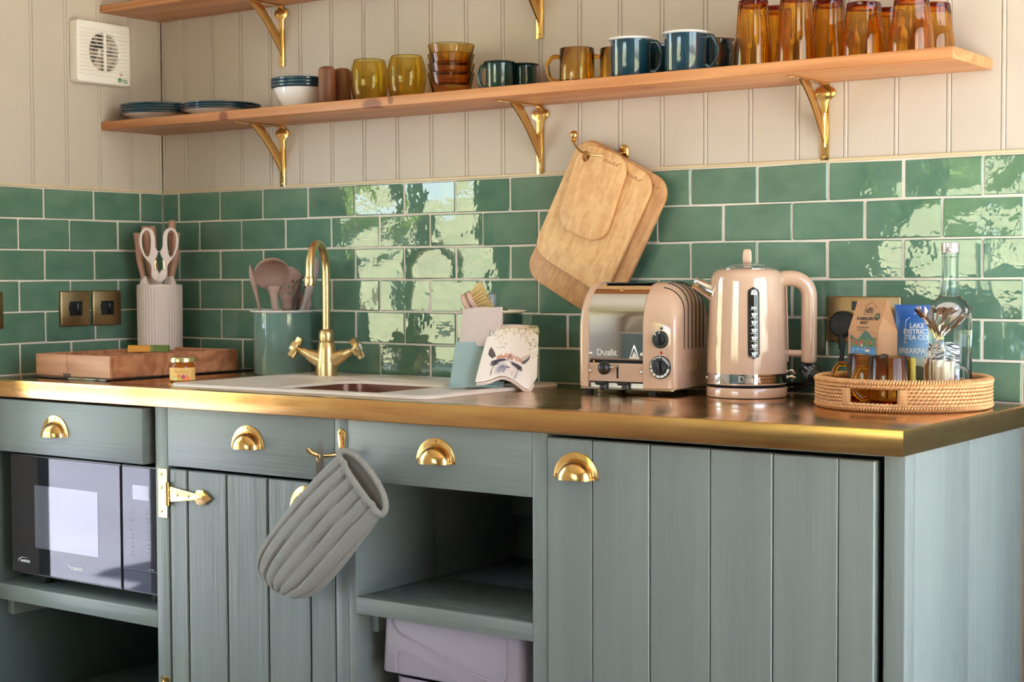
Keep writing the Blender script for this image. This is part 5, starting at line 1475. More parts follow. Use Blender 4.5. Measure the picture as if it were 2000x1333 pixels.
# wrapped label
axl = Vector((0.80, -0.05, -0.60)).normalized()
q = Vector((0, 0, 1)).rotation_difference(axl).to_matrix().to_4x4()
cL = L3(1.9430, -0.052, 0.9490)
bm = bmesh.new(); lathe(bm, [(0.0145, -0.0210), (0.0152, -0.0205), (0.0152, 0.0205), (0.0145, 0.0210), (0.0135, 0.0205), (0.0135, -0.0205), (0.0145, -0.0210)], 28, mtx=T(*cL) @ Matrix.Rotation(math.radians(-38), 4, Vector((0.46, -0.89, 0))) @ Matrix.Rotation(PI / 2, 4, 'Y').inverted() @ Matrix.Diagonal((1, 1, 1, 1)))
lb = fin('rating_label', bm, 'black', ld)
FL = T(*cL) @ Matrix.Rotation(math.radians(-38), 4, Vector((0.46, -0.89, 0)))
bm = bmesh.new()
lc = math.atan2(-0.89, 0.46)
for k in range(7):
    a = -1.1 + 0.36 * k
    me = text(['WARNING', 'HOUSEHOLD USE', '220-240V', 'DO NOT IMMERSE', 'READ FIRST', 'RECYCLE', 'KEEP DRY'][k], 0.0048, 0.0002, bold=0.0001)
    for v in me.vertices:
        b = a + v.co.y / 0.0154
        yv, zv = -0.0155 * math.cos(b), 0.0155 * math.sin(b)
        v.co = (v.co.x * 0.95, yv, zv)
    me.transform(FL @ RZ_(math.atan2(0.46, 0.89)))
    bm.from_mesh(me); bpy.data.meshes.remove(me)
fin('label_print', bm, 'grey_print', lb, flat_=True)
pg = thing('mains_plug', 'round black mains plug pushed into the brass double socket', 'plug', (1.9945, -0.0105, pz))
bm = bmesh.new(); lathe(bm, [(0, 0.0), (0.0215, 0.0), (0.0245, 0.002), (0.0262, 0.006), (0.0264, 0.014), (0.0250, 0.0195), (0.0215, 0.0225), (0.0205, 0.0218), (0, 0.0222)], 40, mtx=FRONT); fin('body', bm, 'rubber', pg)
bm = bmesh.new(); tube(bm, [(0.0005, -0.016, -0.024), (0.002, -0.019, -0.034), (0.0045, -0.023, -0.047)], [0.0072, 0.0066, 0.0058], 14, flat_=(1, 1))
for k in range(3): 
    c = Vector((0.001, -0.017, -0.026)).lerp(Vector((0.0042, -0.0225, -0.045)), k / 2)
    tube(bm, [c, c + Vector((0.0004, -0.0006, -0.0028))], 0.0078 - 0.0005 * k, 14)
fin('strain_relief', bm, 'rubber', pg)
bm = bmesh.new(); addm(bm, text('BUSH', 0.0135, 0.0003, bold=0.0003), T(0.001, -0.0222, 0.0) @ FRONT); fin('lettering', bm, mat('worn black', (40, 40, 42), 0.35), pg)

# --- wall plates
def plate(name, label, x0, x1, z0, z1, group=None):
    t = thing(name, label, 'socket', ((x0 + x1) / 2, 0, (z0 + z1) / 2), 0, group)
    w, h = (x1 - x0) / 2, (z1 - z0) / 2
    bm = bmesh.new(); box(bm, -w, w, -0.0100, -0.0012, -h, h, 0.0028, 2); fin('face_plate', bm, 'plate', t, ang=50)
    return t
ds = plate('double_socket', 'antique brass double wall socket behind the tea bag and plug', 1.9565, 2.1098, 1.0085, 1.0995)
for xx in (-0.042, 0.042):
    bm = bmesh.new()
    for (a, b, w_, h_) in ((0, 0.010, 0.004, 0.008), (-0.011, -0.012, 0.0065, 0.004), (0.011, -0.012, 0.0065, 0.004)): box(bm, xx + a - w_ / 2, xx + a + w_ / 2, -0.0104, -0.0098, b - h_ / 2 - 0.006, b + h_ / 2 - 0.006, 0)
    fin('pin_slot', bm, 'void', ds)
for xx in (-0.018, 0.018): bx('rocker', 'black', ds, xx - 0.006, xx + 0.006, -0.0125, -0.0099, 0.018, 0.036, 0.001)
def lplate(yc, label):
    t = thing('wall_plate', label, 'socket', (0, yc, 1.0622), PI / 2, 'brass plates on the left tiles')
    bm = bmesh.new(); box(bm, -0.0465, 0.0465, -0.0100, -0.0012, -0.0455, 0.0455, 0.0028, 2); fin('face_plate', bm, 'plate', t, ang=50)
    bm = bmesh.new(); box(bm, -0.0200, 0.0200, -0.0112, -0.0098, -0.0185, 0.0185, 0.0012); box(bm, -0.0225, -0.0195, -0.0114, -0.0098, -0.006, 0.010, 0.0005); sm = fin('module', bm, 'black', t)
    bm = bmesh.new(); box(bm, 0.001, 0.0155, -0.0150, -0.0110, -0.0150, 0.0155, 0.003, 2); fin('rocker', bm, 'black_glass', sm)
    return t
lplate(-0.3072, 'brass wall plate with black switch, further from the corner')
lplate(-0.2045, 'brass wall plate with black switch, beside the knife block')
lplate(-0.5735, 'brass wall plate cut off by the left picture edge')
# ================================================================== wall hook with three bamboo boards
hk = thing('wall_hook', 'brass ball-ended coat hook holding the bamboo chopping boards', 'hook', (1.4750, -0.0008, 1.405))
bm = bmesh.new(); addm(bm, flat([rrect(-0.011, 0.011, -0.028, 0.022, 0.0105)], 0.003, 0.0008), T(0, -0.0015, 0) @ FRONT); fin('back_plate', bm, 'brass', hk)
bm = bmesh.new()
pts = spline([(0, -0.003, 0.006), (-0.003, -0.018, 0.002), (-0.012, -0.045, -0.003), (-0.028, -0.072, -0.004), (-0.050, -0.092, 0.003), (-0.063, -0.100, 0.018), (-0.0655, -0.101, 0.026)], 5)
tube(bm, pts, 0.0036, 10, flat_=(0.75, 1.25)); fin('arm', bm, 'brass', hk)
bm = bmesh.new()
lathe(bm, [(0, 0), (0.0050, 0.0005), (0.0058, 0.002), (0.0048, 0.0035), (0.0050, 0.0040), (0.0066, 0.0055), (0.0050, 0.0068), (0.0062, 0.0085), (0.0086, 0.0130), (0.0090, 0.0170), (0.0078, 0.0215), (0.0040, 0.0250), (0, 0.0256)], 20, mtx=T(-0.0658, -0.1012, 0.024)); fin('ball_end', bm, 'brass', hk)
# each board: rounded rectangle hung by a corner hole; local x right, y up, hole at the origin
def board(label, y, hole, ang, w, h, ox, oy, thick, m_, ltxt, lsz, hr, rad=(0.042, 0.045)):
    """hole: (x, z) in the room; the plate spans ox..ox+w, oy-h..oy about the hole before turning"""
    t = thing('chopping_board', label, 'chopping board', (hole[0], y, hole[1]), 0, 'hanging bamboo boards')
    F = Matrix.Rotation(-ang, 4, 'Y') @ FRONT
    lp = rrect(ox, ox + w, oy - h, oy, rad[0], 8)
    hl = circ(0, 0, hr, 20, hr * 1.08)
    bm = bmesh.new(); addm(bm, flat([lp, hl[::-1]], thick, 0.0022, 2)); 
    o = fin('plank', bm, m_, t, ang=50); o.matrix_local = F
    bm = bmesh.new(); addm(bm, text('BlauKe', lsz, 0.0002, 'LEFT', 'CENTER', sp=1.15), T(ox + w - ltxt, oy - 0.022, thick / 2 + 0.0002))
    addm(bm, text('\u00ae', lsz * 0.4, 0.0002, 'LEFT', 'CENTER'), T(ox + w - ltxt + 0.0405, oy - 0.0185, thick / 2 + 0.0002))
    o = fin('branding', bm, 'burn', t, flat_=True); o.matrix_local = F
    return t
board('small bamboo chopping board at the front of the three on the hook', -0.0600, (1.4135, 1.4015), -math.radians(21), 0.1310, 0.1970, -0.0215, 0.0300, 0.010, 'bamboo', 0.062, 0.0125, 0.0105)
board('medium bamboo chopping board between the small and large ones', -0.0465, (1.4210, 1.4002), -math.radians(28), 0.2160, 0.2840, -0.0470, 0.0300, 0.010, 'bamboo', 0.074, 0.0125, 0.0105)
board('large darker bamboo chopping board nearest the tiles', -0.0325, (1.4275, 1.3995), -math.radians(28), 0.2520, 0.3440, -0.0570, 0.0300, 0.010, 'bamboo_dark', 0.066, 0.0125, 0.0105)

# ================================================================== shelves and brackets
SHF = -0.2085
def shelf(name, label, z0, z1, x1):
    bm = bmesh.new(); box(bm, 0.0012, x1, SHF, -0.0012, z0, z1, 0.0016, 2)
    return tag(fin(name, bm, 'pine', None, ang=50), label, 'shelf')
shelf('wall_shelf', 'lower orange pine wall shelf holding plates, cups and glasses', 1.5262, 1.5480, 2.2850)
shelf('wall_shelf', 'upper orange pine wall shelf cut off by the top of the picture', 1.8305, 1.8500, 2.2850)
def bracket(x, z, label):
    t = thing('shelf_bracket', label, 'bracket', (x, -0.0014, z), 0, 'brass shelf brackets')
    bm = bmesh.new()
    w = 0.0092
    out = [(-w, -0.1540), (w, -0.1540), (w, -0.036)] + [(0.0135 + 0.0100 * math.cos(a), -0.0195 + 0.0110 * math.sin(a)) for a in [-PI * 0.42 + PI * 0.92 * k / 8 for k in range(9)]] + [(w, -0.004), (w, -0.001)]
    out = out + [(-a, b) for a, b in out[:1:-1]]
    addm(bm, flat([out], 0.0026, 0.0007), T(0, -0.0015, 0) @ FRONT)
    fin('wall_strap', bm, 'brass', t)
    bm = bmesh.new()
    arm = [(-w * 0.85, 0.0), (w * 0.85, 0.0), (w * 0.85, 0.158), (w * 0.5, 0.1655), (0, 0.168), (-w * 0.5, 0.1655), (-w * 0.85, 0.158)]
    addm(bm, flat([arm], 0.0026, 0.0007), T(0, 0, -0.0016) @ Matrix(((1, 0, 0, 0), (0, -1, 0, 0), (0, 0, -1, 0), (0, 0, 0, 1))))
    fin('shelf_strap', bm, 'brass', t)
    # the curved web between them, twisting into the strap at its foot
    bm = bmesh.new()
    oc = spline([(-0.1180, -0.0030), (-0.0960, -0.0190), (-0.0620, -0.0500), (-0.0330, -0.0850), (-0.0120, -0.1120), (-0.0030, -0.1250)], 5)
    ic = spline([(-0.0030, -0.0780), (-0.0180, -0.0620), (-0.0420, -0.0360), (-0.0620, -0.0140), (-0.0760, -0.0030)], 5)
    addm(bm, flat([[tuple(p) for p in oc] + [tuple(p) for p in ic]], 0.0046, 0.0010), SIDEX)
    tube(bm, [(0, -0.0045, -0.060), (0, -0.0050, -0.10), (0, -0.0030, -0.128)], [0.0048, 0.0060, 0.0030], 10)
    fin('brace', bm, 'brass', t)
    for (sx, sz) in ((-0.0135, -0.0195), (0.0135, -0.0195), (0, -0.1470)):
        bm = bmesh.new(); screw(bm, (sx, -0.0028, sz), 0.0040); fin('screw', bm, 'brass', t)
    bm = bmesh.new(); screw(bm, (0, -0.150, -0.0028), 0.0040, (0, 0, -1)); fin('screw', bm, 'brass', t)
    return t
b0 = bracket(0.4520, 1.5260, 'brass bracket under the left end of the lower shelf')
copy_thing(b0, (1.2520, -0.0014, 1.5260), 0, 'brass bracket under the lower shelf beside the hanging boards')
copy_thing(b0, (1.9460, -0.0014, 1.5260), 0, 'brass bracket under the lower shelf below the amber tumblers')
copy_thing(b0, (0.4525, -0.0014, 1.8303), 0, 'brass bracket under the upper shelf above the bowls')
copy_thing(b0, (1.2520, -0.0014, 1.8303), 0, 'brass bracket tip hanging below the top edge above the amber mugs')

# ================================================================== things on the lower shelf
ZS = 1.5482
def spin(name, label, cat, x, y, z, parts, group=None, n=56, rz=0):
    t = thing(name, label, cat, (x, y, z), rz, group)
    for pn, prof, m_ in parts:
        bm = bmesh.new(); lathe(bm, prof, n); fin(pn, bm, m_, t, ang=50)
    return t
def plate_parts(r, h, foot):
    body = [(0, 0), (foot, 0), (foot + 0.002, 0.002), (r * 0.86, h * 0.62), (r - 0.005, h * 0.78), (r - 0.004, h * 0.86), (r * 0.86, h * 0.72), (foot, 0.0042), (0, 0.0034)]
    rim = [(r - 0.0065, h * 0.74), (r - 0.002, h * 0.72), (r, h * 0.82), (r - 0.0004, h * 0.94), (r - 0.003, h), (r - 0.0065, h * 0.90), (r - 0.0065, h * 0.74)]
    return [('dish', body, 'enamel_white'), ('rim', rim, 'enamel_blue')]
def stack(n, x, y, r, h, foot, pitch, where):
    labs = ['lowest', 'second from the bottom', 'third from the bottom', 'topmost']
    p0 = spin('plate', 'petrol-rimmed enamel plate, %s in the %s' % (labs[0], where), 'plate', x, y, ZS, plate_parts(r, h, foot), 'enamel plates ' + where)
    for k in range(1, n):
        dx = 0.0008 * math.sin(2.1 * k)
        copy_thing(p0, (x + dx, y - dx, ZS + pitch * k), 0.3 * k, 'petrol-rimmed enamel plate, %s in the %s' % (labs[k if k < n - 1 else 3], where))
stack(4, 0.1160, -0.1080, 0.1050, 0.0225, 0.062, 0.0068, 'larger stack by the corner')
stack(3, 0.3390, -0.1060, 0.1010, 0.0190, 0.060, 0.0064, 'smaller stack')
# bowls
def bowl_parts(r, h, foot):
    out = [(0, 0), (foot, 0), (foot + 0.002, 0.003)] + [(foot + 0.002 + (r - 0.006 - foot - 0.002) * (0.62 * (1 - (1 - k / 7) ** 2.1) + 0.38 * k / 7), 0.003 + (h - 0.009) * k / 7) for k in range(1, 8)]
    inn = [(a - 0.0010, b + 0.0006) for a, b in out[:2:-1]] + [(foot, 0.005), (0, 0.005)]
    rim = [(r - 0.0062, h - 0.0090), (r - 0.002, h - 0.0080), (r, h - 0.0045), (r - 0.0008, h - 0.001), (r - 0.003, h), (r - 0.0068, h - 0.003), (r - 0.0078, h - 0.0088)]
    return [('dish', out + inn, 'enamel_white'), ('rim', rim, 'enamel_blue')]
b1 = spin('bowl', 'white enamel bowl with petrol blue rim at the bottom of its stack', 'bowl', 0.6120, -0.1000, ZS, bowl_parts(0.0755, 0.0600, 0.040), 'stacked enamel bowls')
copy_thing(b1, (0.6126, -0.1005, ZS + 0.0078), 0.4, 'middle enamel bowl showing a petrol blue rim in the stack')
copy_thing(b1, (0.6118, -0.0998, ZS + 0.0156), 0.9, 'topmost enamel bowl with petrol blue rim in the stack')
# wooden shakers
def shaker(x, y, r, h, label):
    prof = [(0, 0), (r - 0.001, 0), (r, 0.0015), (r, h - 0.011)] + [(r - 0.011 + 0.011 * math.cos(PI / 2 * k / 6), h - 0.011 + 0.011 * math.sin(PI / 2 * k / 6)) for k in range(1, 7)] + [(0, h)]
    t = spin('shaker', label, 'shaker', x, y, ZS, [('body', prof, 'walnut')], 'wooden salt and pepper shakers', 36)
    for k in range(5):
        a = 2 * PI * k / 5
    bm = bmesh.new()
    for k in range(5): lathe(bm, [(0, h + 0.0002), (0.0011, h + 0.0002)], 8, 0.005 * math.cos(1.256 * k), 0.005 * math.sin(1.256 * k))
    fin('pour_holes', bm, 'void', t, kind='stuff')
shaker(0.7270, -0.1350, 0.0205, 0.0935, 'brown wooden shaker in front beside the bowls')
shaker(0.7340, -0.0880, 0.0205, 0.0935, 'brown wooden shaker behind, next to the round olive glass')
# round olive-amber stemless glasses
def goblet(x, y, label):
    h, w = 0.1010, 0.0018
    ctrl = [(0.0300, 0.0), (0.0345, 0.0035), (0.0400, 0.0180), (0.0440, 0.0400), (0.0447, 0.0580), (0.0425, 0.0800), (0.0362, h)]
    cs = [tuple(p) for p in spline(ctrl, 5)]
    inn = [(max(a - w, 0.001), max(b, 0.0085)) for a, b in cs[::-1] if b > 0.006]
    prof = [(0, 0.0015), (0.026, 0.0012)] + cs + [(cs[-1][0] - w * 0.5, h + 0.0008)] + inn + [(0, 0.0075)]
    return spin('stemless_glass', label, 'glass', x, y, ZS, [('bowl', prof, 'amber_olive')], 'round olive amber glasses', 48)
goblet(0.8410, -0.1130, 'round olive amber glass beside the wooden shakers')
goblet(0.9540, -0.1130, 'round olive amber glass beside the stacked amber bowls')
# stacked amber glass bowls
def gbowl(z, label, k):
    r, f, h, w = 0.0535, 0.0410, 0.0520, 0.0021
    prof = [(0, 0.001), (f - 0.003, 0.0008), (f, 0.0025), (f + 0.002, 0.008), (r - 0.001, h - 0.003), (r, h - 0.001), (r - 0.0010, h), (r - w, h - 0.0012), (f - 0.0008, 0.0085), (f - 0.004, 0.0055), (0, 0.0052)]
    return spin('glass_bowl', label, 'bowl', 1.0840 + 0.0008 * (k % 2), -0.1130, z, [('bowl', prof, 'amber')], 'stacked amber glass bowls', 48)
for k, lab in enumerate(['lowest amber glass bowl in the stack of four', 'second amber glass bowl from the bottom of the stack', 'third amber glass bowl from the bottom of the stack', 'topmost amber glass bowl in the stack of four']):
    gbowl(ZS + 0.0212 * k, lab, k)
# handled cups
def ear(bm, r, z0, z1, reach, th, ang, wide=1.0):
    ca, sa = math.cos(ang), math.sin(ang)
    pts = spline([(r - 0.001, 0, z1), (r + reach * 0.55, 0, z1 + 0.001), (r + reach * 0.95, 0, z1 - (z1 - z0) * 0.25), (r + reach, 0, (z0 + z1) / 2), (r + reach * 0.85, 0, z0 + (z1 - z0) * 0.18), (r + reach * 0.40, 0, z0 - 0.001), (r - 0.001, 0, z0 + 0.001)], 6)
    tube(bm, [(p[0] * ca, p[0] * sa, p[2]) for p in pts], th, 12, flat_=(1.0, wide))
def enamel_mug(name, label, x, y, r, h, rr, body, rim, ang, reach, group):
    t = thing(name, label, 'mug', (x, y, ZS), 0, group)
    bm = bmesh.new(); lathe(bm, [(0, 0), (r - 0.004, 0), (r - 0.001, 0.0012), (r, 0.004), (r, h - 0.004), (r - 0.0014, h - 0.004), (r - 0.0014, 0.005), (r - 0.006, 0.0025), (0, 0.0025)], 48); fin('body', bm, body, t, ang=50)
    bm = bmesh.new(); lathe(bm, [(r - 0.0015, h - 0.0055), (r + 0.0004, h - 0.0046), (rr - 0.001, h - 0.0034), (rr, h - 0.0018), (rr - 0.0012, h - 0.0003), (r + 0.001, h), (r - 0.0018, h - 0.0018), (r - 0.0015, h - 0.0055)], 48); fin('rim', bm, rim, t)
    bm = bmesh.new(); ear(bm, r, h * 0.16, h * 0.86, reach, 0.0046, ang, 0.7); fin('handle', bm, body, t)
    return t
enamel_mug('espresso_cup', 'small bottle green enamel cup in front beside the amber bowls', 1.2240, -0.1200, 0.0300, 0.0660, 0.0358, 'enamel_dark', 'enamel_dark', math.radians(205), 0.0150, 'small dark green enamel cups')
enamel_mug('espresso_cup', 'small bottle green enamel cup half hidden behind the first', 1.2430, -0.0540, 0.0300, 0.0660, 0.0358, 'enamel_dark', 'enamel_dark', math.radians(190), 0.0150, 'small dark green enamel cups')
def glass_mug(name, label, x, y, z, r, h, ang, group):
    t = thing(name, label, 'mug', (x, y, z), 0, group)
    w = 0.0024
    prof = [(0, 0.0015), (r - 0.006, 0.0012), (r - 0.001, 0.0022), (r, 0.006), (r, h - 0.0015), (r - w * 0.5, h), (r - w, h - 0.0015), (r - w, 0.011), (r - 0.006, 0.0085), (0, 0.0085)]
    bm = bmesh.new(); lathe(bm, prof, 48); fin('body', bm, 'amber', t, ang=50)
    bm = bmesh.new(); ear(bm, r + 0.0012, h * 0.14, h * 0.78, 0.0250, 0.0047, ang); fin('handle', bm, 'amber', t)
    return t
glass_mug('glass_mug', 'amber glass mug standing alone beside the small green cups', 1.4260, -0.1150, ZS, 0.0372, 0.0785, math.radians(205), 'amber glass mugs on the shelf')
glass_mug('glass_mug', 'amber glass mug half hidden by the first blue mug', 1.4950, -0.0640, ZS, 0.0372, 0.0785, math.radians(210), 'amber glass mugs on the shelf')
G_ = 'petrol blue enamel mugs'
enamel_mug('enamel_mug', 'petrol blue enamel mug with white rim beside the amber mugs', 1.5820, -0.1500, 0.0418, 0.0815, 0.0476, 'enamel_blue', 'enamel_white', math.radians(14), 0.0230, G_)
enamel_mug('enamel_mug', 'petrol blue enamel mug with white rim next to the tumblers', 1.7130, -0.1550, 0.0418, 0.0815, 0.0476, 'enamel_blue', 'enamel_white', math.radians(14), 0.0230, G_)
enamel_mug('enamel_mug', 'petrol blue enamel mug behind, between the two front ones', 1.5900, -0.0540, 0.0412, 0.0800, 0.0468, 'enamel_blue', 'enamel_white', math.radians(10), 0.0200, G_)
enamel_mug('enamel_mug', 'petrol blue enamel mug behind, against the first tall tumbler', 1.7180, -0.0540, 0.0412, 0.0800, 0.0468, 'enamel_blue', 'enamel_white', math.radians(-25), 0.0200, G_)
# upturned amber tumblers, fluted tall ones and rounder short ones
def tumbler(name, label, x, y, h, r_rim, r_foot, short, group):
    t = thing(name, label, 'tumbler', (x, y, ZS), 0, group)
    w = 0.0030
    if short: oc = spline([(r_rim, 0.0), (r_rim - 0.0005, 0.020), (r_rim - 0.0025, 0.042), (r_rim - 0.0066, 0.068), (r_foot + 0.0005, h - 0.004), (r_foot - 0.001, h)], 5)
    else: oc = spline([(r_rim, 0.0), (r_rim - 0.0005, 0.020), (r_rim - 0.0018, 0.042), (r_rim - 0.0045, 0.080), (r_foot + 0.0006, h - 0.005), (r_foot - 0.001, h)], 5)
    oc = [tuple(p) for p in oc]
    ic = [(a - w, b) for a, b in oc if b < h - 0.014]
    prof = [(0, h - 0.0025), (r_foot - 0.006, h - 0.002), (r_foot - 0.004, h)] + oc[::-1] + [(r_rim - w * 0.5, -0.0)] + ic + [(ic[-1][0] - 0.004, h - 0.0095), (0, h - 0.0095)]
    flutes = 14 if not short else 9
    zb = 0.046
    def mod(a, r, z):
        if zb < z < h - 0.002 and r > r_foot - 0.005:
            k = min(1, (z - zb) / 0.006)
            return r - k * (0.0011 if not short else 0.0016) * (0.5 + 0.5 * math.cos(flutes * a))
        return r
    bm = bmesh.new(); lathe(bm, prof, 112 if not short else 90, mod=mod); fin('body', bm, 'amber_deep', t, ang=60)
    return t
tg_ = 'tall amber tumblers'
tumbler('tall_tumbler', 'tall fluted amber tumbler upside down beside the blue mugs', 1.8590, -0.1450, 0.1300, 0.0375, 0.0290, False, tg_)
tumbler('tall_tumbler', 'tall fluted amber tumbler in front, second from the blue mugs', 1.9520, -0.1480, 0.1330, 0.0385, 0.0300, False, tg_)
tumbler('tall_tumbler', 'tall amber tumbler behind, between the two front tall ones', 1.8650, -0.0520, 0.1300, 0.0375, 0.0290, False, tg_)
tumbler('tall_tumbler', 'tall amber tumbler behind, beside the first short tumbler', 1.9780, -0.0580, 0.1300, 0.0375, 0.0290, False, tg_)
sg_ = 'short amber tumblers'
tumbler('short_tumbler', 'short round-shouldered amber tumbler in front, nearer the tall ones', 2.0870, -0.1420, 0.1030, 0.0415, 0.0318, True, sg_)
tumbler('short_tumbler', 'short amber tumbler in front at the end of the shelf', 2.1840, -0.1500, 0.1040, 0.0418, 0.0318, True, sg_)
tumbler('short_tumbler', 'short amber tumbler behind, between the two front short ones', 2.0960, -0.0520, 0.1030, 0.0415, 0.0318, True, sg_)
tumbler('short_tumbler', 'short amber tumbler at the back end of the shelf with a glint', 2.1890, -0.0560, 0.1030, 0.0415, 0.0318, True, sg_)

# ================================================================== extractor fan on the left wall
ft = thing('extractor_fan', 'white square extractor fan with a round slatted grille on the wall', 'extractor fan', (0.0, -0.2230, 1.7215), PI / 2)
# local: x along the wall (towards the corner), -y out of the wall, z up
bm = bmesh.new()
hw = 0.0860; hh = 0.0790
NR = 40
def fan_front(u, v):
    """slightly dished cover"""
    return -0.0345 + 0.0050 * (1 - (u / hw) ** 2) * 0.6
sq = rrect(-hw, hw, -hh, hh, 0.0085, 6)
bm = bmesh.new()
hole = circ(0.0, 0.002, 0.0475, 36, 0.0500)
addm(bm, flat([sq, hole[::-1]], 0.0340, 0.0045, 2), T(0, -0.0175, 0) @ FRONT)
fin('housing', bm, 'white', ft, ang=50)
for k in range(13):
    z = 0.0570 - 0.0095 * k
    bx('louvre', 'white', ft, -hw + 0.003 + (0.0 if abs(z) < 0.06 else 0.02), hw - 0.001, -0.0368, -0.0335, z - 0.0014, z + 0.0014, 0.0008)
bx('centre_bar', 'white', ft, -0.0040, 0.0040, -0.0385, -0.0330, -0.049, 0.053, 0.001)
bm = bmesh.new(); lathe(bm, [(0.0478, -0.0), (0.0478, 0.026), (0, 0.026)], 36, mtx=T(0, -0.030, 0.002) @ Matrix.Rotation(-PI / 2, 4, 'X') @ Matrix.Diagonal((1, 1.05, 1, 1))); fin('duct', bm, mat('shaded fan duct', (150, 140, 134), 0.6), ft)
for k in range(5):
    a = 2 * PI * k / 5 + 0.4
    bm = bmesh.new()
    P = np.array([[((0.012 + 0.032 * i / 5) * math.cos(a + 0.55 * j / 4), -0.010 - 0.012 * j / 4, 0.002 + (0.012 + 0.032 * i / 5) * math.sin(a + 0.55 * j / 4)) for j in range(5)] for i in range(6)])
    grid(bm, P); fin('blade', bm, mat('beige fan blade', (206, 190, 172), 0.5) if k == 0 else bpy.data.materials['beige fan blade'], ft)
bm = bmesh.new(); lathe(bm, [(0, 0.016), (0.012, 0.015), (0.013, 0.002), (0, 0.002)], 20, mtx=T(0, -0.007, 0.002) @ FRONT); fin('hub', bm, 'white', ft)
bx('indicator', mat('amber brown lens', (176, 146, 130), 0.3), ft, 0.050, 0.058, -0.0362, -0.0342, -0.0530, -0.0450, 0.0004)
bm = bmesh.new()
lathe(bm, [(0.0033, 0), (0.0058, 0.0), (0.0058, 0.0005), (0.0033, 0.0005), (0.0033, 0)], 20, mtx=T(0.0490, -0.0352, -0.0650) @ FRONT)
addm(bm, text('P', 0.0070, 0.0003, bold=0.0003), T(0.0490, -0.0352, -0.0650) @ FRONT)
addm(bm, text('system\n  simple', 0.0062, 0.0003, 'LEFT', 'CENTER', line=0.9), T(0.0565, -0.0352, -0.0660) @ FRONT)
fin('logo', bm, 'green_logo', ft, flat_=True)
# ================================================================== rattan tray and what stands on it
RXC, RYC, RR_ = 2.1830, -0.1760, 0.1575
tr = thing('rattan_tray', 'round woven rattan tray with a cut-out handle on the worktop', 'tray', (RXC, RYC, ZW))
HC = math.atan2(-0.3, 0.012); HWD = 0.295        # handle opening: centre angle and half width (radians)
TH2 = 0.0560
bm = bmesh.new()
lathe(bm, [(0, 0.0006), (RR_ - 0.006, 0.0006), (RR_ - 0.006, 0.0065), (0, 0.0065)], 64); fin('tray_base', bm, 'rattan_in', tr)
# inner wall shell, open at the handle
bm = bmesh.new()
NA = 128
zs = [0.004, 0.0150, 0.0410, TH2 - 0.004]
def in_gap(a):
    d = (a - HC + PI) % (2 * PI) - PI
    return abs(d) < HWD
for r in (RR_ - 0.0052, RR_ - 0.0022):
    ring = [[bm.verts.new((r * math.cos(2 * PI * k / NA), r * math.sin(2 * PI * k / NA), z)) for k in range(NA)] for z in zs]
    for j in range(3):
        for k in range(NA):
            if j == 1 and in_gap(2 * PI * (k + 0.5) / NA): continue
            bm.faces.new((ring[j][k], ring[j][(k + 1) % NA], ring[j + 1][(k + 1) % NA], ring[j + 1][k]))
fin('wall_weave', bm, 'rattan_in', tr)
def wrapped_ring(z, r, rad, n, name, tilt):
    """a rim core wrapped round with slanted cane"""
    bm = bmesh.new()
    for k in range(n):
        a = 2 * PI * k / n
        er = Vector((math.cos(a), math.sin(a), 0)); et = Vector((-math.sin(a), math.cos(a), 0))
        c = er * r + Vector((0, 0, z))
        d = (Vector((0, 0, 1)) + et * tilt).normalized()
        pts = [c - d * rad * 1.05 - er * 0.001, c - d * rad * 0.55 + er * rad * 0.55, c + er * rad * 0.85, c + d * rad * 0.55 + er * rad * 0.55, c + d * rad * 1.05 - er * 0.001, c + d * rad * 0.5 - er * rad * 0.7, c - d * rad * 0.5 - er * rad * 0.7]
        tube(bm, pts, 0.0021, 5, closed=True)
    return fin(name, bm, 'rattan', tr, kind='stuff')
wrapped_ring(TH2 - 0.0040, RR_ - 0.0020, 0.0052, 190, 'rim_wrapping', 0.55)
wrapped_ring(0.0074, RR_ - 0.0020, 0.0048, 190, 'foot_wrapping', 0.5)
# woven courses between
bm = bmesh.new()
NS = 118
for row in range(6):
    z = 0.0130 + 0.00645 * row
    for k in range(NS):
        a = 2 * PI * (k + 0.5 * (row % 2)) / NS
        d = (a - HC + PI) % (2 * PI) - PI
        if abs(d) < HWD + 0.030 and 0.6 < row < 4.6: continue
        er = Vector((math.cos(a), math.sin(a), 0)); et = Vector((-math.sin(a), math.cos(a), 0))
        c = er * (RR_ - 0.0012) + Vector((0, 0, z))
        up = Vector((0, 0, 1))
        tube(bm, [c - et * 0.0048 - up * 0.0016 - er * 0.0016, c - et * 0.002 - up * 0.0004 + er * 0.0012, c + et * 0.002 + up * 0.0008 + er * 0.0014, c + et * 0.0050 + up * 0.0022 - er * 0.0016], [0.0016, 0.0025, 0.0025, 0.0016], 6)
fin('woven_cane', bm, 'rattan', tr, kind='stuff')
# cane binding either side of the handle opening
for sg in (-1, 1):
    bm = bmesh.new()
    for k in range(9):
        z = 0.0158 + 0.0030 * k
        pts = []
        for q in range(5):
            a = HC + sg * (HWD - 0.008 + 0.026 * q)
            rr = RR_ + (0.0022 if 0 < q < 4 else -0.003)
            pts.append((rr * math.cos(a), rr * math.sin(a), z))
        tube(bm, pts, 0.0016, 6)
    fin('handle_binding', bm, 'rattan', tr, kind='stuff')
ZB = ZW + 0.0068
glass_mug('glass_mug', 'amber glass mug in front on the rattan tray', 2.1830, -0.2400, ZB, 0.0375, 0.0880, math.radians(208), 'amber glass mugs on the tray')
glass_mug('glass_mug', 'amber glass mug behind another on the rattan tray, before the kraft carton', 2.1170, -0.1830, ZB, 0.0375, 0.0880, math.radians(208), 'amber glass mugs on the tray')

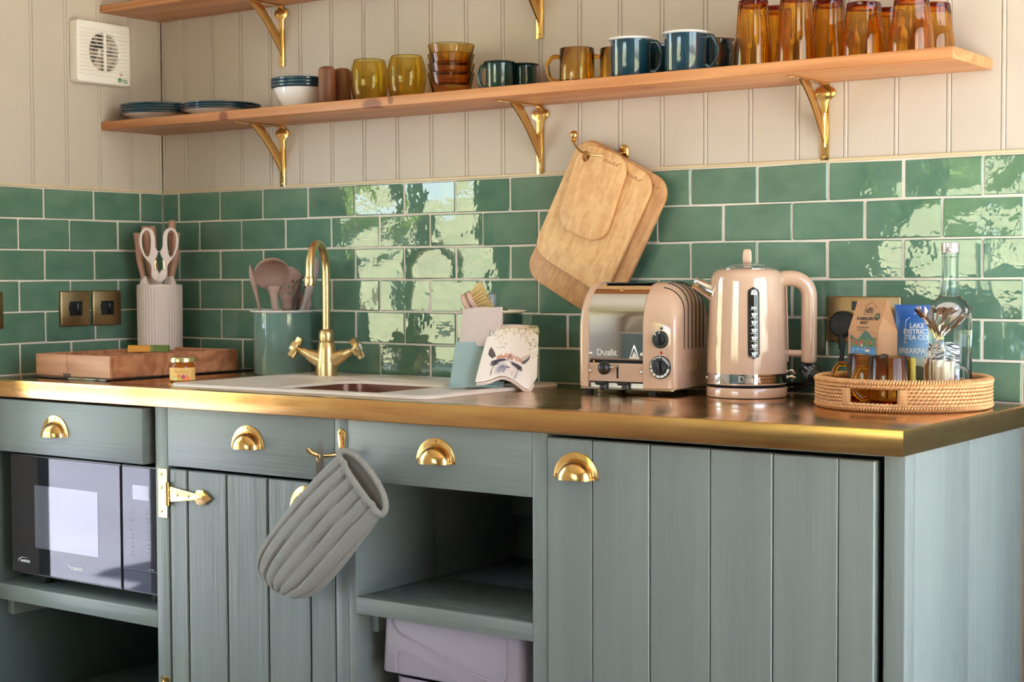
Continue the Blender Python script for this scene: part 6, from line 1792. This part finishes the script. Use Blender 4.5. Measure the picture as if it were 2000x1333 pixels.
# kraft tea carton with a pitched top
ct = thing('tea_carton', 'kraft card tea carton with a folded pitched top and lake picture', 'carton', (2.0990, -0.1180, ZB), -math.radians(17))
CW, CD, CH1, CH2 = 0.0365, 0.0270, 0.1290, 0.1880
bm = bmesh.new()
b = [(-CW, -CD, 0), (CW, -CD, 0), (CW, CD, 0), (-CW, CD, 0)]
mid = [(-CW, -CD, CH1), (CW, -CD, CH1), (CW, CD, CH1), (-CW, CD, CH1)]
tp = [(-CW + 0.001, -0.0012, CH2), (CW - 0.001, -0.0012, CH2), (CW - 0.001, 0.0012, CH2), (-CW + 0.001, 0.0012, CH2)]
vb = [bm.verts.new(p) for p in b]; vm = [bm.verts.new(p) for p in mid]; vt = [bm.verts.new(p) for p in tp]
bm.faces.new(vb[::-1])
for A, B_ in ((vb, vm),):
    for k in range(4): bm.faces.new((A[k], A[(k + 1) % 4], B_[(k + 1) % 4], B_[k]))
bm.faces.new((vm[0], vm[1], vt[1], vt[0])); bm.faces.new((vm[2], vm[3], vt[3], vt[2])); bm.faces.new(vt)
# tucked gable ends
for sg, (i, j, k, l) in ((1, (1, 2, 2, 1)), (-1, (3, 0, 0, 3))):
    c = bm.verts.new((sg * (CW - 0.017), 0, CH1 + 0.030))
    bm.faces.new((vm[i], vm[j], c)); bm.faces.new((vm[j], vt[k], c)); bm.faces.new((vt[k], vt[l], c)); bm.faces.new((vt[l], vm[i], c))
bmesh.ops.recalc_face_normals(bm, faces=bm.faces)
fin('box', bm, 'kraft', ct, flat_=True)
sl = math.atan2(CD - 0.0012, CH2 - CH1)
FB = T(0, -CD - 0.0004, 0) @ FRONT                      # upright front
FS = T(0, -CD - 0.0004, CH1) @ Matrix.Rotation(-sl, 4, 'X') @ FRONT      # sloping front
nu, nv = 120, 80
X_, Y_ = np.meshgrid(np.linspace(-0.0310, 0.0310, nu), np.linspace(0.0600, 0.1090, nv), indexing='ij')
pic = Pic(X_, Y_, (190, 142, 104))
sky_m = lambda x: 0.1000 + 0.0045 * np.sin(150 * x + 1.0) + 0.0055 * np.exp(-((x - 0.010) / 0.010) ** 2) - 0.0028 * np.exp(-((x + 0.012) / 0.008) ** 2)
pic.below(sky_m, (66, 100, 92), 1, 0.0006)
pic.below(lambda x: 0.0930 + 0.0022 * np.sin(200 * x), (80, 112, 72), 1, 0.001)
RB = random.Random(5)
for k in range(150):
    x, y = RB.uniform(-0.031, 0.031), RB.uniform(0.0795, 0.094)
    pic.disc(x, y, 0.0014, 0.0018, RB.choice([(84, 128, 66), (60, 96, 62), (120, 140, 80), (70, 110, 90), (170, 64, 54), (96, 120, 60)]), RB.uniform(0, 3), 0.4)
for k in range(10): pic.disc(RB.uniform(-0.03, 0.03), RB.uniform(0.086, 0.094), 0.0022, 0.0020, (192, 62, 54), 0, 0.5)
pic.below(lambda x: 0.0785 + 0.0006 * np.sin(300 * x), (70, 126, 182), 1, 0.0006)
for k in range(26): 
    x, y = RB.uniform(-0.03, 0.03), RB.uniform(0.062, 0.076); pic.line([(x, y), (x + RB.uniform(0.001, 0.004), y)], 0.00035, (190, 210, 226), 0.9)
pic.poly([(-0.006, 0.0795), (-0.002, 0.0795), (-0.0035, 0.0865)], (232, 224, 190))
pic.disc(0.010, 0.0720, 0.0055, 0.0022, (226, 214, 196)); pic.disc(0.0105, 0.0758, 0.0035, 0.0022, (150, 92, 76)); pic.disc(-0.018, 0.069, 0.003, 0.0012, (150, 86, 70))
over = Y_ > sky_m(X_) + 0.0006
Pp = np.stack([X_, np.full_like(X_, -CD - 0.0006), np.minimum(Y_, sky_m(X_) + 0.0002) + 0.0210], -1)
printed('lake_picture', Pp, pic.C, M['print'], ct)
bm = bmesh.new()
def on_slope(me, x, y): addm(bm, me, FS @ T(x, y, 0))
on_slope(text('RAMBLERS\nREST', 0.0088, 0.0002, bold=0.0001, line=0.95), -0.004, 0.0215)
on_slope(text('LAKE\nDISTRICT\nTEA CO', 0.0048, 0.0002, bold=0.00005, line=0.85), 0.0015, 0.0430)
def poly_line(pts, w):
    for (x0, y0), (x1, y1) in zip(pts, pts[1:]):
        L_ = math.hypot(x1 - x0, y1 - y0); a = math.atan2(y1 - y0, x1 - x0)
        box(bm, 0, L_, -w / 2, w / 2, 0, 0.0002, mtx=FS @ T(x0, y0, 0) @ RZ_(a))
poly_line([(-0.0105, 0.0335), (-0.0105, 0.0510), (0.0015, 0.0605), (0.0135, 0.0510), (0.0135, 0.0475)], 0.0005); poly_line([(-0.0105, 0.0335), (0.0135, 0.0335), (0.0135, 0.0375)], 0.0005)
for (x, y, w_) in ((-0.004, 0.0088, 0.030), (-0.004, 0.0066, 0.024), (-0.004, 0.0020, 0.022)): box(bm, x - w_ / 2, x + w_ / 2, y - 0.0004, y + 0.0004, 0, 0.0002, mtx=FS)
fin('lettering', bm, 'dark_print', ct, flat_=True)
bm = bmesh.new(); addm(bm, flat([circ(0, 0, 0.0064, 24, 0.0074)], 0.0003), FS @ T(0.0235, 0.0300, 0)); fin('round_badge', bm, 'olive_badge', ct)
bm = bmesh.new(); addm(bm, text('OVER\n15', 0.0032, 0.0002, line=0.9), FS @ T(0.0235, 0.0300, 0.0004)); fin('badge_lettering', bm, mat('pale badge print', (196, 190, 150), 0.6), ct, flat_=True)

# blue tea pouch at the back
pc = thing('tea_pouch', 'blue tea pouch with white lettering behind the kraft carton', 'packet', (2.1640, -0.0560, ZB), -math.radians(2))
PW2, PH2 = 0.0500, 0.1780
nu, nv = 130, 180
U, Vv = np.meshgrid(np.linspace(-1, 1, nu), np.linspace(0, 1, nv), indexing='ij')
bulge = 0.013 * (1 - U ** 2) ** 0.6 * np.clip(np.sin(np.pi * np.clip(Vv * 1.02, 0, 1)), 0, 1) ** 0.5
lean = 0.012 * Vv
Xp = PW2 * U * (1 - 0.04 * np.sin(PI * Vv)); Zp = PH2 * Vv
pic = Pic(Xp, Zp, (60, 122, 200))
k = np.clip((Zp - 0.070) / 0.085, 0, 1)
pic.C = np.array([150, 196, 226]) / 255 * (1 - k[..., None]) + np.array([52, 108, 196]) / 255 * k[..., None]
pic.mix(np.clip((0.086 - Zp) / 0.014, 0, 1) * 0.75, (238, 232, 206))
hill = lambda x: 0.078 - 0.32 * (x + 0.05) + 0.003 * np.sin(160 * x)
pic.below(hill, (112, 122, 104), 1, 0.001)
for q in range(120):
    x = RB.uniform(-0.05, 0.05); z = RB.uniform(0.02, max(0.021, float(hill(x)))); pic.line([(x, z), (x + 0.004, z - 0.003)], 0.0005, RB.choice([(60, 66, 60), (150, 156, 140), (90, 110, 80)]), 0.8)
pic.below(lambda x: 0.034 + 0.004 * np.sin(90 * x), (84, 130, 62), 1, 0.002)
for q in range(26): pic.disc(RB.uniform(-0.05, 0.05), RB.uniform(0.004, 0.032), 0.004, 0.004, RB.choice([(206, 74, 62), (228, 150, 66), (70, 110, 60), (120, 160, 70)]), 0, 0.4)
Pf = np.stack([Xp, -bulge + lean * 0.4, Zp], -1)
printed('front_print', Pf, pic.C, M['print_gloss'], pc)
bm = bmesh.new(); Pb = Pf[::6, ::6].copy(); Pb[..., 1] = bulge[::6, ::6] * 0.5 + lean[::6, ::6] * 0.4 + 0.0008
grid(bm, Pb); fin('back_film', bm, mat('blue film', (54, 112, 190), 0.3), pc)
def pouch_put(bm, me, x, z):
    for v in me.vertices:
        xx, zz_ = v.co.x + x, v.co.y + z
        u_, v_ = min(1, abs(xx) / PW2), zz_ / PH2
        bl = 0.013 * max(0, 1 - u_ * u_) ** 0.6 * max(0, math.sin(PI * min(1, v_ * 1.02))) ** 0.5
        v.co = (xx, -bl + 0.012 * v_ * 0.4 - 0.0005 - v.co.z, zz_)
    bm.from_mesh(me); bpy.data.meshes.remove(me)
bm = bmesh.new()
pouch_put(bm, text('LAKE\nDISTRICT\nTEA CO', 0.0128, 0.0001, bold=0.0002, line=0.86), 0.0005, 0.1270)
pouch_put(bm, text('BREAKFAST', 0.0135, 0.0001, bold=0.0004), -0.001, 0.0900)
pouch_put(bm, text('10 Tea Bags', 0.0052, 0.0001), -0.012, 0.0750)
pouch_put(bm, text('NY', 0.0105, 0.0001, bold=0.0006), 0.0235, 0.0735)
def bar(x0, x1, z0, z1):
    me = flat([rrect(x0, x1, z0, z1, 0.0004, 1)], 0.0002); pouch_put(bm, me, 0, 0)
bar(-0.0235, -0.0225, 0.1050, 0.1480); bar(-0.0235, 0.0245, 0.1050, 0.1062); bar(0.0235, 0.0245, 0.1050, 0.1200)
def slant(x0, z0, x1, z1, w=0.0010):
    L_ = math.hypot(x1 - x0, z1 - z0); me = flat([[(0, -w / 2), (L_, -w / 2), (L_, w / 2), (0, w / 2)]], 0.0002); me.transform(T(x0, z0, 0) @ RZ_(math.atan2(z1 - z0, x1 - x0))); pouch_put(bm, me, 0, 0)
slant(-0.0230, 0.1480, 0.0005, 0.1660); slant(0.0005, 0.1660, 0.0240, 0.1480)
fin('lettering', bm, 'white_print', pc, flat_=True)

# sugar sticks
for k, (x, y, lab) in enumerate(((2.2260, -0.2330, 'yellow green paper sugar stick standing beside the front amber mug'),)):
    sst = thing('sugar_stick', lab, 'sachet', (x, y, ZB), math.radians(-10))
    P = bil((-0.0055, 0, 0), (0.0055, 0, 0), (-0.0055, -0.004, 0.086), (0.0055, -0.004, 0.086), 9, 16, lambda u, v: (0, -0.0022 * math.sin(PI * u) * math.sin(PI * v) ** 0.5, 0))
    cloth('paper_tube', P, mat('straw paper', (206, 184, 82), 0.5), sst, 0.0012)
    bm = bmesh.new(); addm(bm, text('sugar', 0.0060, 0.0002), T(0.0005, -0.0042, 0.052) @ FRONT @ RZ_(PI / 2)); fin('lettering', bm, mat('olive print', (120, 110, 50), 0.6), sst, flat_=True)
# shortbread fingers in tied cellophane
bg_ = thing('biscuit_bag', 'clear cellophane bag of pale shortbread tied at the neck', 'bag', (2.2560, -0.1900, ZB), -math.radians(16))
for k in range(4):
    x0 = -0.0245 + 0.0120 * k
    bx('shortbread', 'biscuit', bg_, x0, x0 + 0.0113, -0.013 + 0.001 * (k % 2), 0.004, 0.002, 0.082 - 0.003 * (k % 2), 0.003, 2)
    bx('shortbread', 'biscuit', bg_, x0, x0 + 0.0113, 0.0052, 0.019, 0.002, 0.080, 0.003, 2)
RC = random.Random(9)
prof = [(0.0310, 0.0004), (0.0312, 0.030), (0.0308, 0.070), (0.0285, 0.086), (0.0210, 0.098), (0.0110, 0.110), (0.0065, 0.118), (0.0060, 0.124), (0.0140, 0.132), (0.0300, 0.146), (0.0450, 0.162), (0.0540, 0.176)]
NB = 44
P = np.zeros((len(prof), NB, 3))
for i, (r, z) in enumerate(prof):
    for k in range(NB):
        a = 2 * PI * k / NB
        cr = 1 + (0.16 if 0.08 < z else 0.03) * math.sin(7 * a + 3 * i) * math.sin(3 * a + i) + RC.uniform(-0.04, 0.04) * (2 if z > 0.12 else 1)
        sx, sy = (1.0, 0.66) if z < 0.09 else (1.0, 0.75)
        P[i, k] = (r * cr * math.cos(a) * sx + (0.012 * max(0, z - 0.12) / 0.06), r * cr * math.sin(a) * sy + 0.003, z + (RC.uniform(-0.006, 0.006) if z > 0.15 else 0))
bm = bmesh.new(); grid(bm, P, closev=True)
for f in bm.faces: f.smooth = False
fin('cellophane', bm, 'film', bg_, flat_=True)
bm = bmesh.new(); tube(bm, [(0.0070 * math.cos(2 * PI * k / 14), 0.0055 * math.sin(2 * PI * k / 14) + 0.003, 0.1210) for k in range(14)], 0.0014, 6, closed=True)
tube(bm, [(-0.006, -0.003, 0.121), (-0.010, -0.006, 0.136), (-0.012, -0.006, 0.150)], 0.0016, 6); fin('straw_tie', bm, mat('yellow straw tie', (228, 196, 120), 0.6), bg_)
# water bottle
wb = thing('water_bottle', 'clear glass water bottle with silver screw cap and wave label', 'bottle', (2.2390, -0.0900, ZB))
R1 = 0.0402
oc = [(0, 0.004), (0.020, 0.003), (0.030, 0.0), (0.0370, 0.0010), (R1, 0.005), (R1, 0.1450)]
for k in range(1, 8):
    a = PI / 2 * k / 8
    oc.append((0.0170 + (R1 - 0.0170) * math.cos(a), 0.1450 + 0.0490 * math.sin(a)))
oc += [(0.0172, 0.2010), (0.0158, 0.2160), (0.0150, 0.2450), (0.0150, 0.2680), (0.0172, 0.2690), (0.0172, 0.2740), (0.0145, 0.2760), (0.0145, 0.2900)]
ic = [(0.0120, 0.2900), (0.0120, 0.2200), (0.0138, 0.1995), (0.0160, 0.1940), (0, 0.1940)]
bm = bmesh.new(); lathe(bm, oc + ic, 64); fin('glass_body', bm, 'water', wb, ang=50)
bm = bmesh.new()
capm = lambda a, r, z: r - (0.0005 if (int(a / (2 * PI) * 96) % 2) and 0.279 < z < 0.294 else 0)
lathe(bm, [(0.0150, 0.2765), (0.0166, 0.2768), (0.0168, 0.2785), (0.0160, 0.2795), (0.0168, 0.2810), (0.0166, 0.2900), (0.0160, 0.2945), (0.0140, 0.2955), (0, 0.2955)], 96, mod=capm); fin('screw_cap', bm, 'alu', wb, ang=50)
bc = math.atan2(-2.9644 + 0.09, 3.3036 - 2.239) - 0.375
nu, nv = 170, 150
A, Z = np.meshgrid(np.linspace(-0.83, 0.83, nu), np.linspace(0.0300, 0.1130, nv), indexing='ij')
pic = Pic(A, Z, (232, 236, 238))
pic.C[...] = np.array([206, 214, 212]) / 255
pic.mix(np.clip((0.062 - Z) / 0.001, 0, 1), (238, 240, 246))
RW = random.Random(4)
for q in range(13):
    z0 = 0.0640 + 0.0037 * q; p1, p2, w_ = RW.uniform(0, 6), RW.uniform(0, 6), RW.choice([0.0004, 0.0006, 0.0014, 0.0005])
    a_ = np.linspace(-0.95, 0.95, 22)
    pts = [(float(t_), float(z0 + 0.0030 * math.sin(4.2 * t_ + p1 * 0.3) + 0.0016 * math.sin(9 * t_ + p2))) for t_ in a_]
    d = np.abs(Z - np.interp(A, [p[0] for p in pts], [p[1] for p in pts]))
    pic.mix(np.clip((w_ - d) / 0.0004 + 0.5, 0, 1), (34, 38, 42))
rr = R1 + 0.0004
top_edge = 0.1085 + 0.003 * np.sin(5 * A)
Zc = np.minimum(Z, top_edge)
printed('wave_label', np.stack([rr * np.cos(bc + A), rr * np.sin(bc + A), Zc], -1), pic.C, M['print'], wb)
bm = bmesh.new(); wrap_into(bm, text('WATER', 0.0098, 0.0002, bold=0.0001), rr + 0.0003, bc + 0.33, 0.0470); wrap_into(bm, text('STILL, ISLE OF VAG', 0.0042, 0.0002), rr + 0.0003, bc + 0.33, 0.0370)
box(bm, -0.0004, 0.0004, -0.0005, 0.0003, 0.052, 0.0610, mtx=Matrix.Rotation(bc + 0.20 + PI / 2, 4, 'Z') @ T(0, -rr - 0.0002, 0))
fin('lettering', bm, 'dark_print', wb, flat_=True)

# ================================================================== oven glove on its hook
hk = thing('double_hook', 'brass double hook screwed to the cupboard stile, carrying the oven glove', 'hook', (1.1655, FY - 0.0003, 0.810))
bm = bmesh.new()
pr = [(-0.0105 + 0.0, 0.016)] 
out = [(0.0104 * math.cos(a), 0.0160 + 0.0110 * math.sin(a)) for a in [PI * k / 10 for k in range(11)]] + [(-0.0098, 0.006), (-0.0075, -0.008), (-0.0055, -0.020), (0.0055, -0.020), (0.0075, -0.008), (0.0098, 0.006)]
addm(bm, flat([out], 0.0036, 0.0012, 2), T(0, -0.0018, 0) @ FRONT); fin('back_plate', bm, 'brass', hk, ang=50)
for sx, sz in ((-0.0035, 0.0175), (0.0030, 0.0075)):
    bm = bmesh.new(); screw(bm, (sx, -0.0036, sz), 0.0030); fin('screw', bm, 'brass', hk)
bm = bmesh.new()
tube(bm, spline([(0, -0.003, -0.014), (0, -0.012, -0.021), (-0.006, -0.026, -0.0250), (-0.018, -0.044, -0.0245), (-0.029, -0.058, -0.0185), (-0.036, -0.064, -0.0100)], 5), [0.0042] * 6 + [0.0040] * 10 + [0.0042, 0.0048] + [0.0052] * 8, 12, flat_=(1, 1)); fin('prong', bm, 'brass', hk)
bm = bmesh.new()
tube(bm, spline([(0, -0.003, -0.016), (0.004, -0.013, -0.025), (0.010, -0.022, -0.030), (0.016, -0.028, -0.028)], 4), 0.0042, 12); fin('prong', bm, 'brass', hk)

mt = thing('oven_glove', 'grey quilted linen oven glove hanging slantwise from the brass hook', 'oven glove', (1.16, -0.640, 0.66))
o = Vector(mt.location)
Lp = [(1.2110, 0.7960), (1.1620, 0.7560), (1.1053, 0.7045), (1.0480, 0.6480), (0.9964, 0.5900), (0.9842, 0.5568), (0.9920, 0.5330), (1.0120, 0.5150), (1.0315, 0.5036)]
Rp = [(1.3180, 0.6830), (1.2900, 0.6500), (1.2520, 0.6090), (1.2080, 0.5620), (1.1587, 0.5180), (1.1220, 0.4990), (1.0940, 0.4940), (1.0700, 0.4950), (1.0480, 0.4990)]
NT, NS_ = 60, 57
def along(Q, t):
    f = t * (len(Q) - 1); i = min(int(f), len(Q) - 2); 
    S_ = spline([(a, b, 0) for a, b in Q], 8); g = t * (len(S_) - 1); j = min(int(g), len(S_) - 2); return np.array(S_[j]) * (1 - (g - j)) + np.array(S_[j + 1]) * (g - j)
Lc = np.array([along(Lp, i / (NT - 1)) for i in range(NT)]); Rc_ = np.array([along(Rp, i / (NT - 1)) for i in range(NT)])
def mitt_surface(shrink, depth_to, nt):
    P = np.zeros((nt, 2 * NS_, 3))
    for i in range(nt):
        t = i / (NT - 1)
        l, r = Lc[i], Rc_[i]
        c = (l + r) / 2; h = (r - l) / 2
        wid = np.linalg.norm(h)
        th = (0.0290 - 0.013 * max(0, 1 - t * 4)) * min(1.0, (wid / 0.075)) ** 0.8 * (1.0 - 0.25 * t)
        for k in range(2 * NS_):
            a = 2 * PI * k / (2 * NS_)
            s = math.cos(a); f = math.sin(a)            # f > 0: towards the room
            e = abs(f) ** 0.75 * (1 if f > 0 else -1)
            q = 0.0
            if f > 0 and shrink == 0: 
                u = (s + 1) / 2 * 6 + 0.35 * math.sin(3 * t)
                q = -0.0070 * (1 - abs(math.sin(PI * u))) ** 3.2 * min(1, 6 * (1 - t)) * f ** 0.3
            y = -(th * (0.80 if f > 0 else 0.62) * e + q)
            lip = np.array([0.023, 0.018]) * (max(0, -f) ** 0.8) * max(0, 1 - t * 6)          # the back of the cuff stands proud
            x_ = c[0] + h[0] * s * (1 - shrink) + lip[0]; z_ = c[1] + h[1] * s * (1 - shrink) + lip[1]
            P[i, k] = (x_ - o.x, y * (1 - shrink * 3) , z_ - o.z)
    return P
P = mitt_surface(0.0, 1, NT)
bm = bmesh.new(); vs = grid(bm, P, closev=True)
bm.faces.new(vs[-1])
bmesh.ops.recalc_face_normals(bm, faces=bm.faces)
fin('quilted_body', bm, 'mitt', mt, ang=80)
P2 = mitt_surface(0.06, 1, 20)
bm = bmesh.new(); vs = grid(bm, P2[:, ::-1], closev=True); bm.faces.new(vs[-1]); fin('lining', bm, 'mitt_in', mt, ang=80)
bm = bmesh.new(); tube(bm, [tuple(p) for p in P[0][::3]], 0.0068, 10, closed=True); fin('cuff_binding', bm, 'mitt', mt, ang=80)
# stitching lines sunk between the quilted channels
bm = bmesh.new()
def ribbon(pts, w, th): tube(bm, pts, w, 8, flat_=(1.0, th))
hx = Vector((1.1470, -0.6265, 0.7850)) - o
sd_ = Vector((0.35, -0.2, 0)).normalized()
Pr = []
for k in range(17):
    u = k / 16
    z = 0.030 - 0.086 * u
    w = 0.0070 + 0.0055 * min(1, u * 5) * (1 if u > 0 else 0) - 0.001 * u
    w = 0.0015 + 0.011 * min(1, u * 4.0)
    cx = 0.002 - 0.0080 * u ** 2 + 0.02 * max(0, u - 0.75)
    Pr.append([hx + Vector((cx + w * q * 0.55, 0.003 * q - 0.002 * math.sin(3 * u) + 0.006 * u, z)) + Vector((0, -0.0015, 0)) for q in (-1, -0.5, 0, 0.5, 1)])
strap = cloth('hanging_strap', np.array(Pr), 'mitt_in', mt, 0.0024)
bm = bmesh.new(); tube(bm, [hx + Vector((0.0005 + 0.0042 * math.cos(2 * PI * k / 20), -0.0055, 0.0000 + 0.0078 * math.sin(2 * PI * k / 20) - 0.004)) for k in range(20)], 0.0012, 6, closed=True); fin('eyelet', bm, 'brass', strap)

# ================================================================== microwave
mw = thing('microwave', 'black microwave oven with mirrored door on the cupboard shelf', 'microwave', (0.0790, -0.5700, 0.4003))
MWW, MWD, MH0, MH1 = 0.5290, 0.42, 0.0300, 0.3190
bx('case', 'black', mw, 0.002, 0.5100, 0.030, MWD, MH0, MH1 - 0.003, 0.003)
for xx in (0.06, 0.46):
    for yy in (0.06, 0.38):
        bm = bmesh.new(); lathe(bm, [(0, 0), (0.014, 0), (0.016, 0.006), (0.016, 0.0298), (0, 0.0298)], 16, xx, yy); fin('foot', bm, 'rubber', mw)
dr_ = bx('door', 'black', mw, 0.0, 0.4020, 0.0030, 0.0295, MH0 - 0.002, MH1, 0.002)
bx('door_glass', 'oven_glass', dr_, 0.0040, 0.3990, 0.0012, 0.0032, MH0 + 0.003, MH1 - 0.005, 0.0004)
bx('window_mesh', 'oven_mesh', dr_, 0.0930, 0.3220, 0.0007, 0.0013, MH0 + 0.066, MH1 - 0.072, 0)
bm = bmesh.new(); addm(bm, text('Panasonic', 0.0145, 0.0002, bold=0.0003, sp=0.92), T(0.2420, 0.0005, MH0 + 0.0320) @ FRONT); fin('maker_lettering', bm, 'white_print', dr_, flat_=True)
bm = bmesh.new(); addm(bm, text('INVERTER', 0.0078, 0.0002, bold=0.0003, shear=0.3), T(0.0540, 0.0005, MH0 + 0.0300) @ FRONT)
addm(bm, flat([[(-0.024, -0.004), (-0.023, 0.004), (-0.010, 0.0095), (0.016, 0.0085), (-0.010, 0.0082), (-0.020, 0.0030)]], 0.0003), T(0.0520, 0.0005, MH0 + 0.0300) @ FRONT); fin('badge_lettering', bm, 'white_print', dr_, flat_=True)
cp = bx('control_panel', 'black', mw, 0.4040, MWW, 0.0030, 0.0295, MH0 - 0.002, MH1, 0.002)
bx('panel_glass', 'oven_glass', cp, 0.4075, MWW - 0.003, 0.0012, 0.0032, MH0 + 0.052, MH1 - 0.005, 0.0004)
bx('open_button', 'oven_glass', cp, 0.4075, MWW - 0.003, 0.0012, 0.0032, MH0 + 0.003, MH0 + 0.0495, 0.0006)
bx('display', mat('dark display', (30, 26, 26), 0.08, coat=1.0), cp, 0.4420, 0.4980, 0.0008, 0.0013, MH1 - 0.078, MH1 - 0.045, 0)
bm = bmesh.new()
keys = [('Auto', 'Weight'), ('Time', 'Power'), ('Chaos', 'Defrost'), ('Clock', 'Delay')]
for i in range(6):
    for j in range(2):
        x = 0.4400 + 0.052 * j; z = MH1 - 0.102 - 0.0195 * i
        addm(bm, text(['10 min', '1 min', '10 sec', 'Power', 'Timer', 'Stop', 'Auto', 'Defrost', 'Soup', 'Clock', 'Start', 'More'][(i * 2 + j)], 0.0054, 0.0001), T(x, 0.0008, z - 0.006) @ FRONT)
        addm(bm, flat([circ(0, 0, 0.0026, 10), circ(0, 0, 0.0020, 10)[::-1]], 0.0002), T(x, 0.0008, z + 0.002) @ FRONT)
addm(bm, text('NN-ST48', 0.0042, 0.0001), T(0.5020, 0.0008, MH0 + 0.0560) @ FRONT)
fin('key_legends', bm, 'grey_print', cp, flat_=True)

# ================================================================== storage box under the open shelf
tb = thing('storage_box', 'lilac grey plastic storage box with ribbed front on the lowest shelf', 'storage box', (1.4150, -0.5500, 0.0803))
bm = bmesh.new()
W0, W1, D_ = 0.150, 0.1760, 0.44
def lp_(w, y0, y1, z, r=0.02): return np.array([(a, b, z) for a, b in rrect(-w, w, y0, y1, r, 5)])
grid(bm, np.array([lp_(W0, 0.020, D_ - 0.02, 0.0, 0.03), lp_(W0 + 0.008, 0.012, D_ - 0.012, 0.26, 0.03)]), closev=True)
fin('tub', bm, 'tote', tb, ang=50)
bm = bmesh.new()
grid(bm, np.array([lp_(W1 - 0.003, 0.0015, D_, 0.2690, 0.012), lp_(W1, 0.0, D_, 0.2720, 0.012), lp_(W1 - 0.0040, 0.0020, D_, 0.3760, 0.014), lp_(W1 - 0.006, 0.004, D_ - 0.003, 0.3795, 0.013), lp_(W1 - 0.012, 0.010, D_ - 0.01, 0.3800, 0.010), lp_(0.03, 0.10, 0.3, 0.3790, 0.010)]), closev=True)
fin('skirt', bm, 'tote', tb, ang=50)
def raised(pts, r, nm): 
    bm = bmesh.new(); tube(bm, [tuple(p) for p in spline(pts, 6)], r, 8, flat_=(1.0, 1.0)); fin(nm, bm, 'tote', tb, ang=80)
yf = lambda z: 0.0000 + 0.0020 * (z - 0.272) / 0.104
def fl(q): return [(a, yf(b) - 0.0004, b) for a, b in q]
raised(fl([(-0.150, 0.3750), (-0.1440, 0.3620), (-0.1240, 0.3480), (-0.06, 0.3300), (0.02, 0.3060), (0.085, 0.2890), (0.1180, 0.2870), (0.1320, 0.3000), (0.1330, 0.3300), (0.1330, 0.3740)]), 0.0026, 'upper_rib')
raised(fl([(-0.1380, 0.2730), (-0.1380, 0.2950), (-0.1360, 0.3100), (-0.1280, 0.3170), (-0.1120, 0.3140), (-0.06, 0.2980), (0.0, 0.2810), (0.03, 0.2725)]), 0.0022, 'lower_rib')
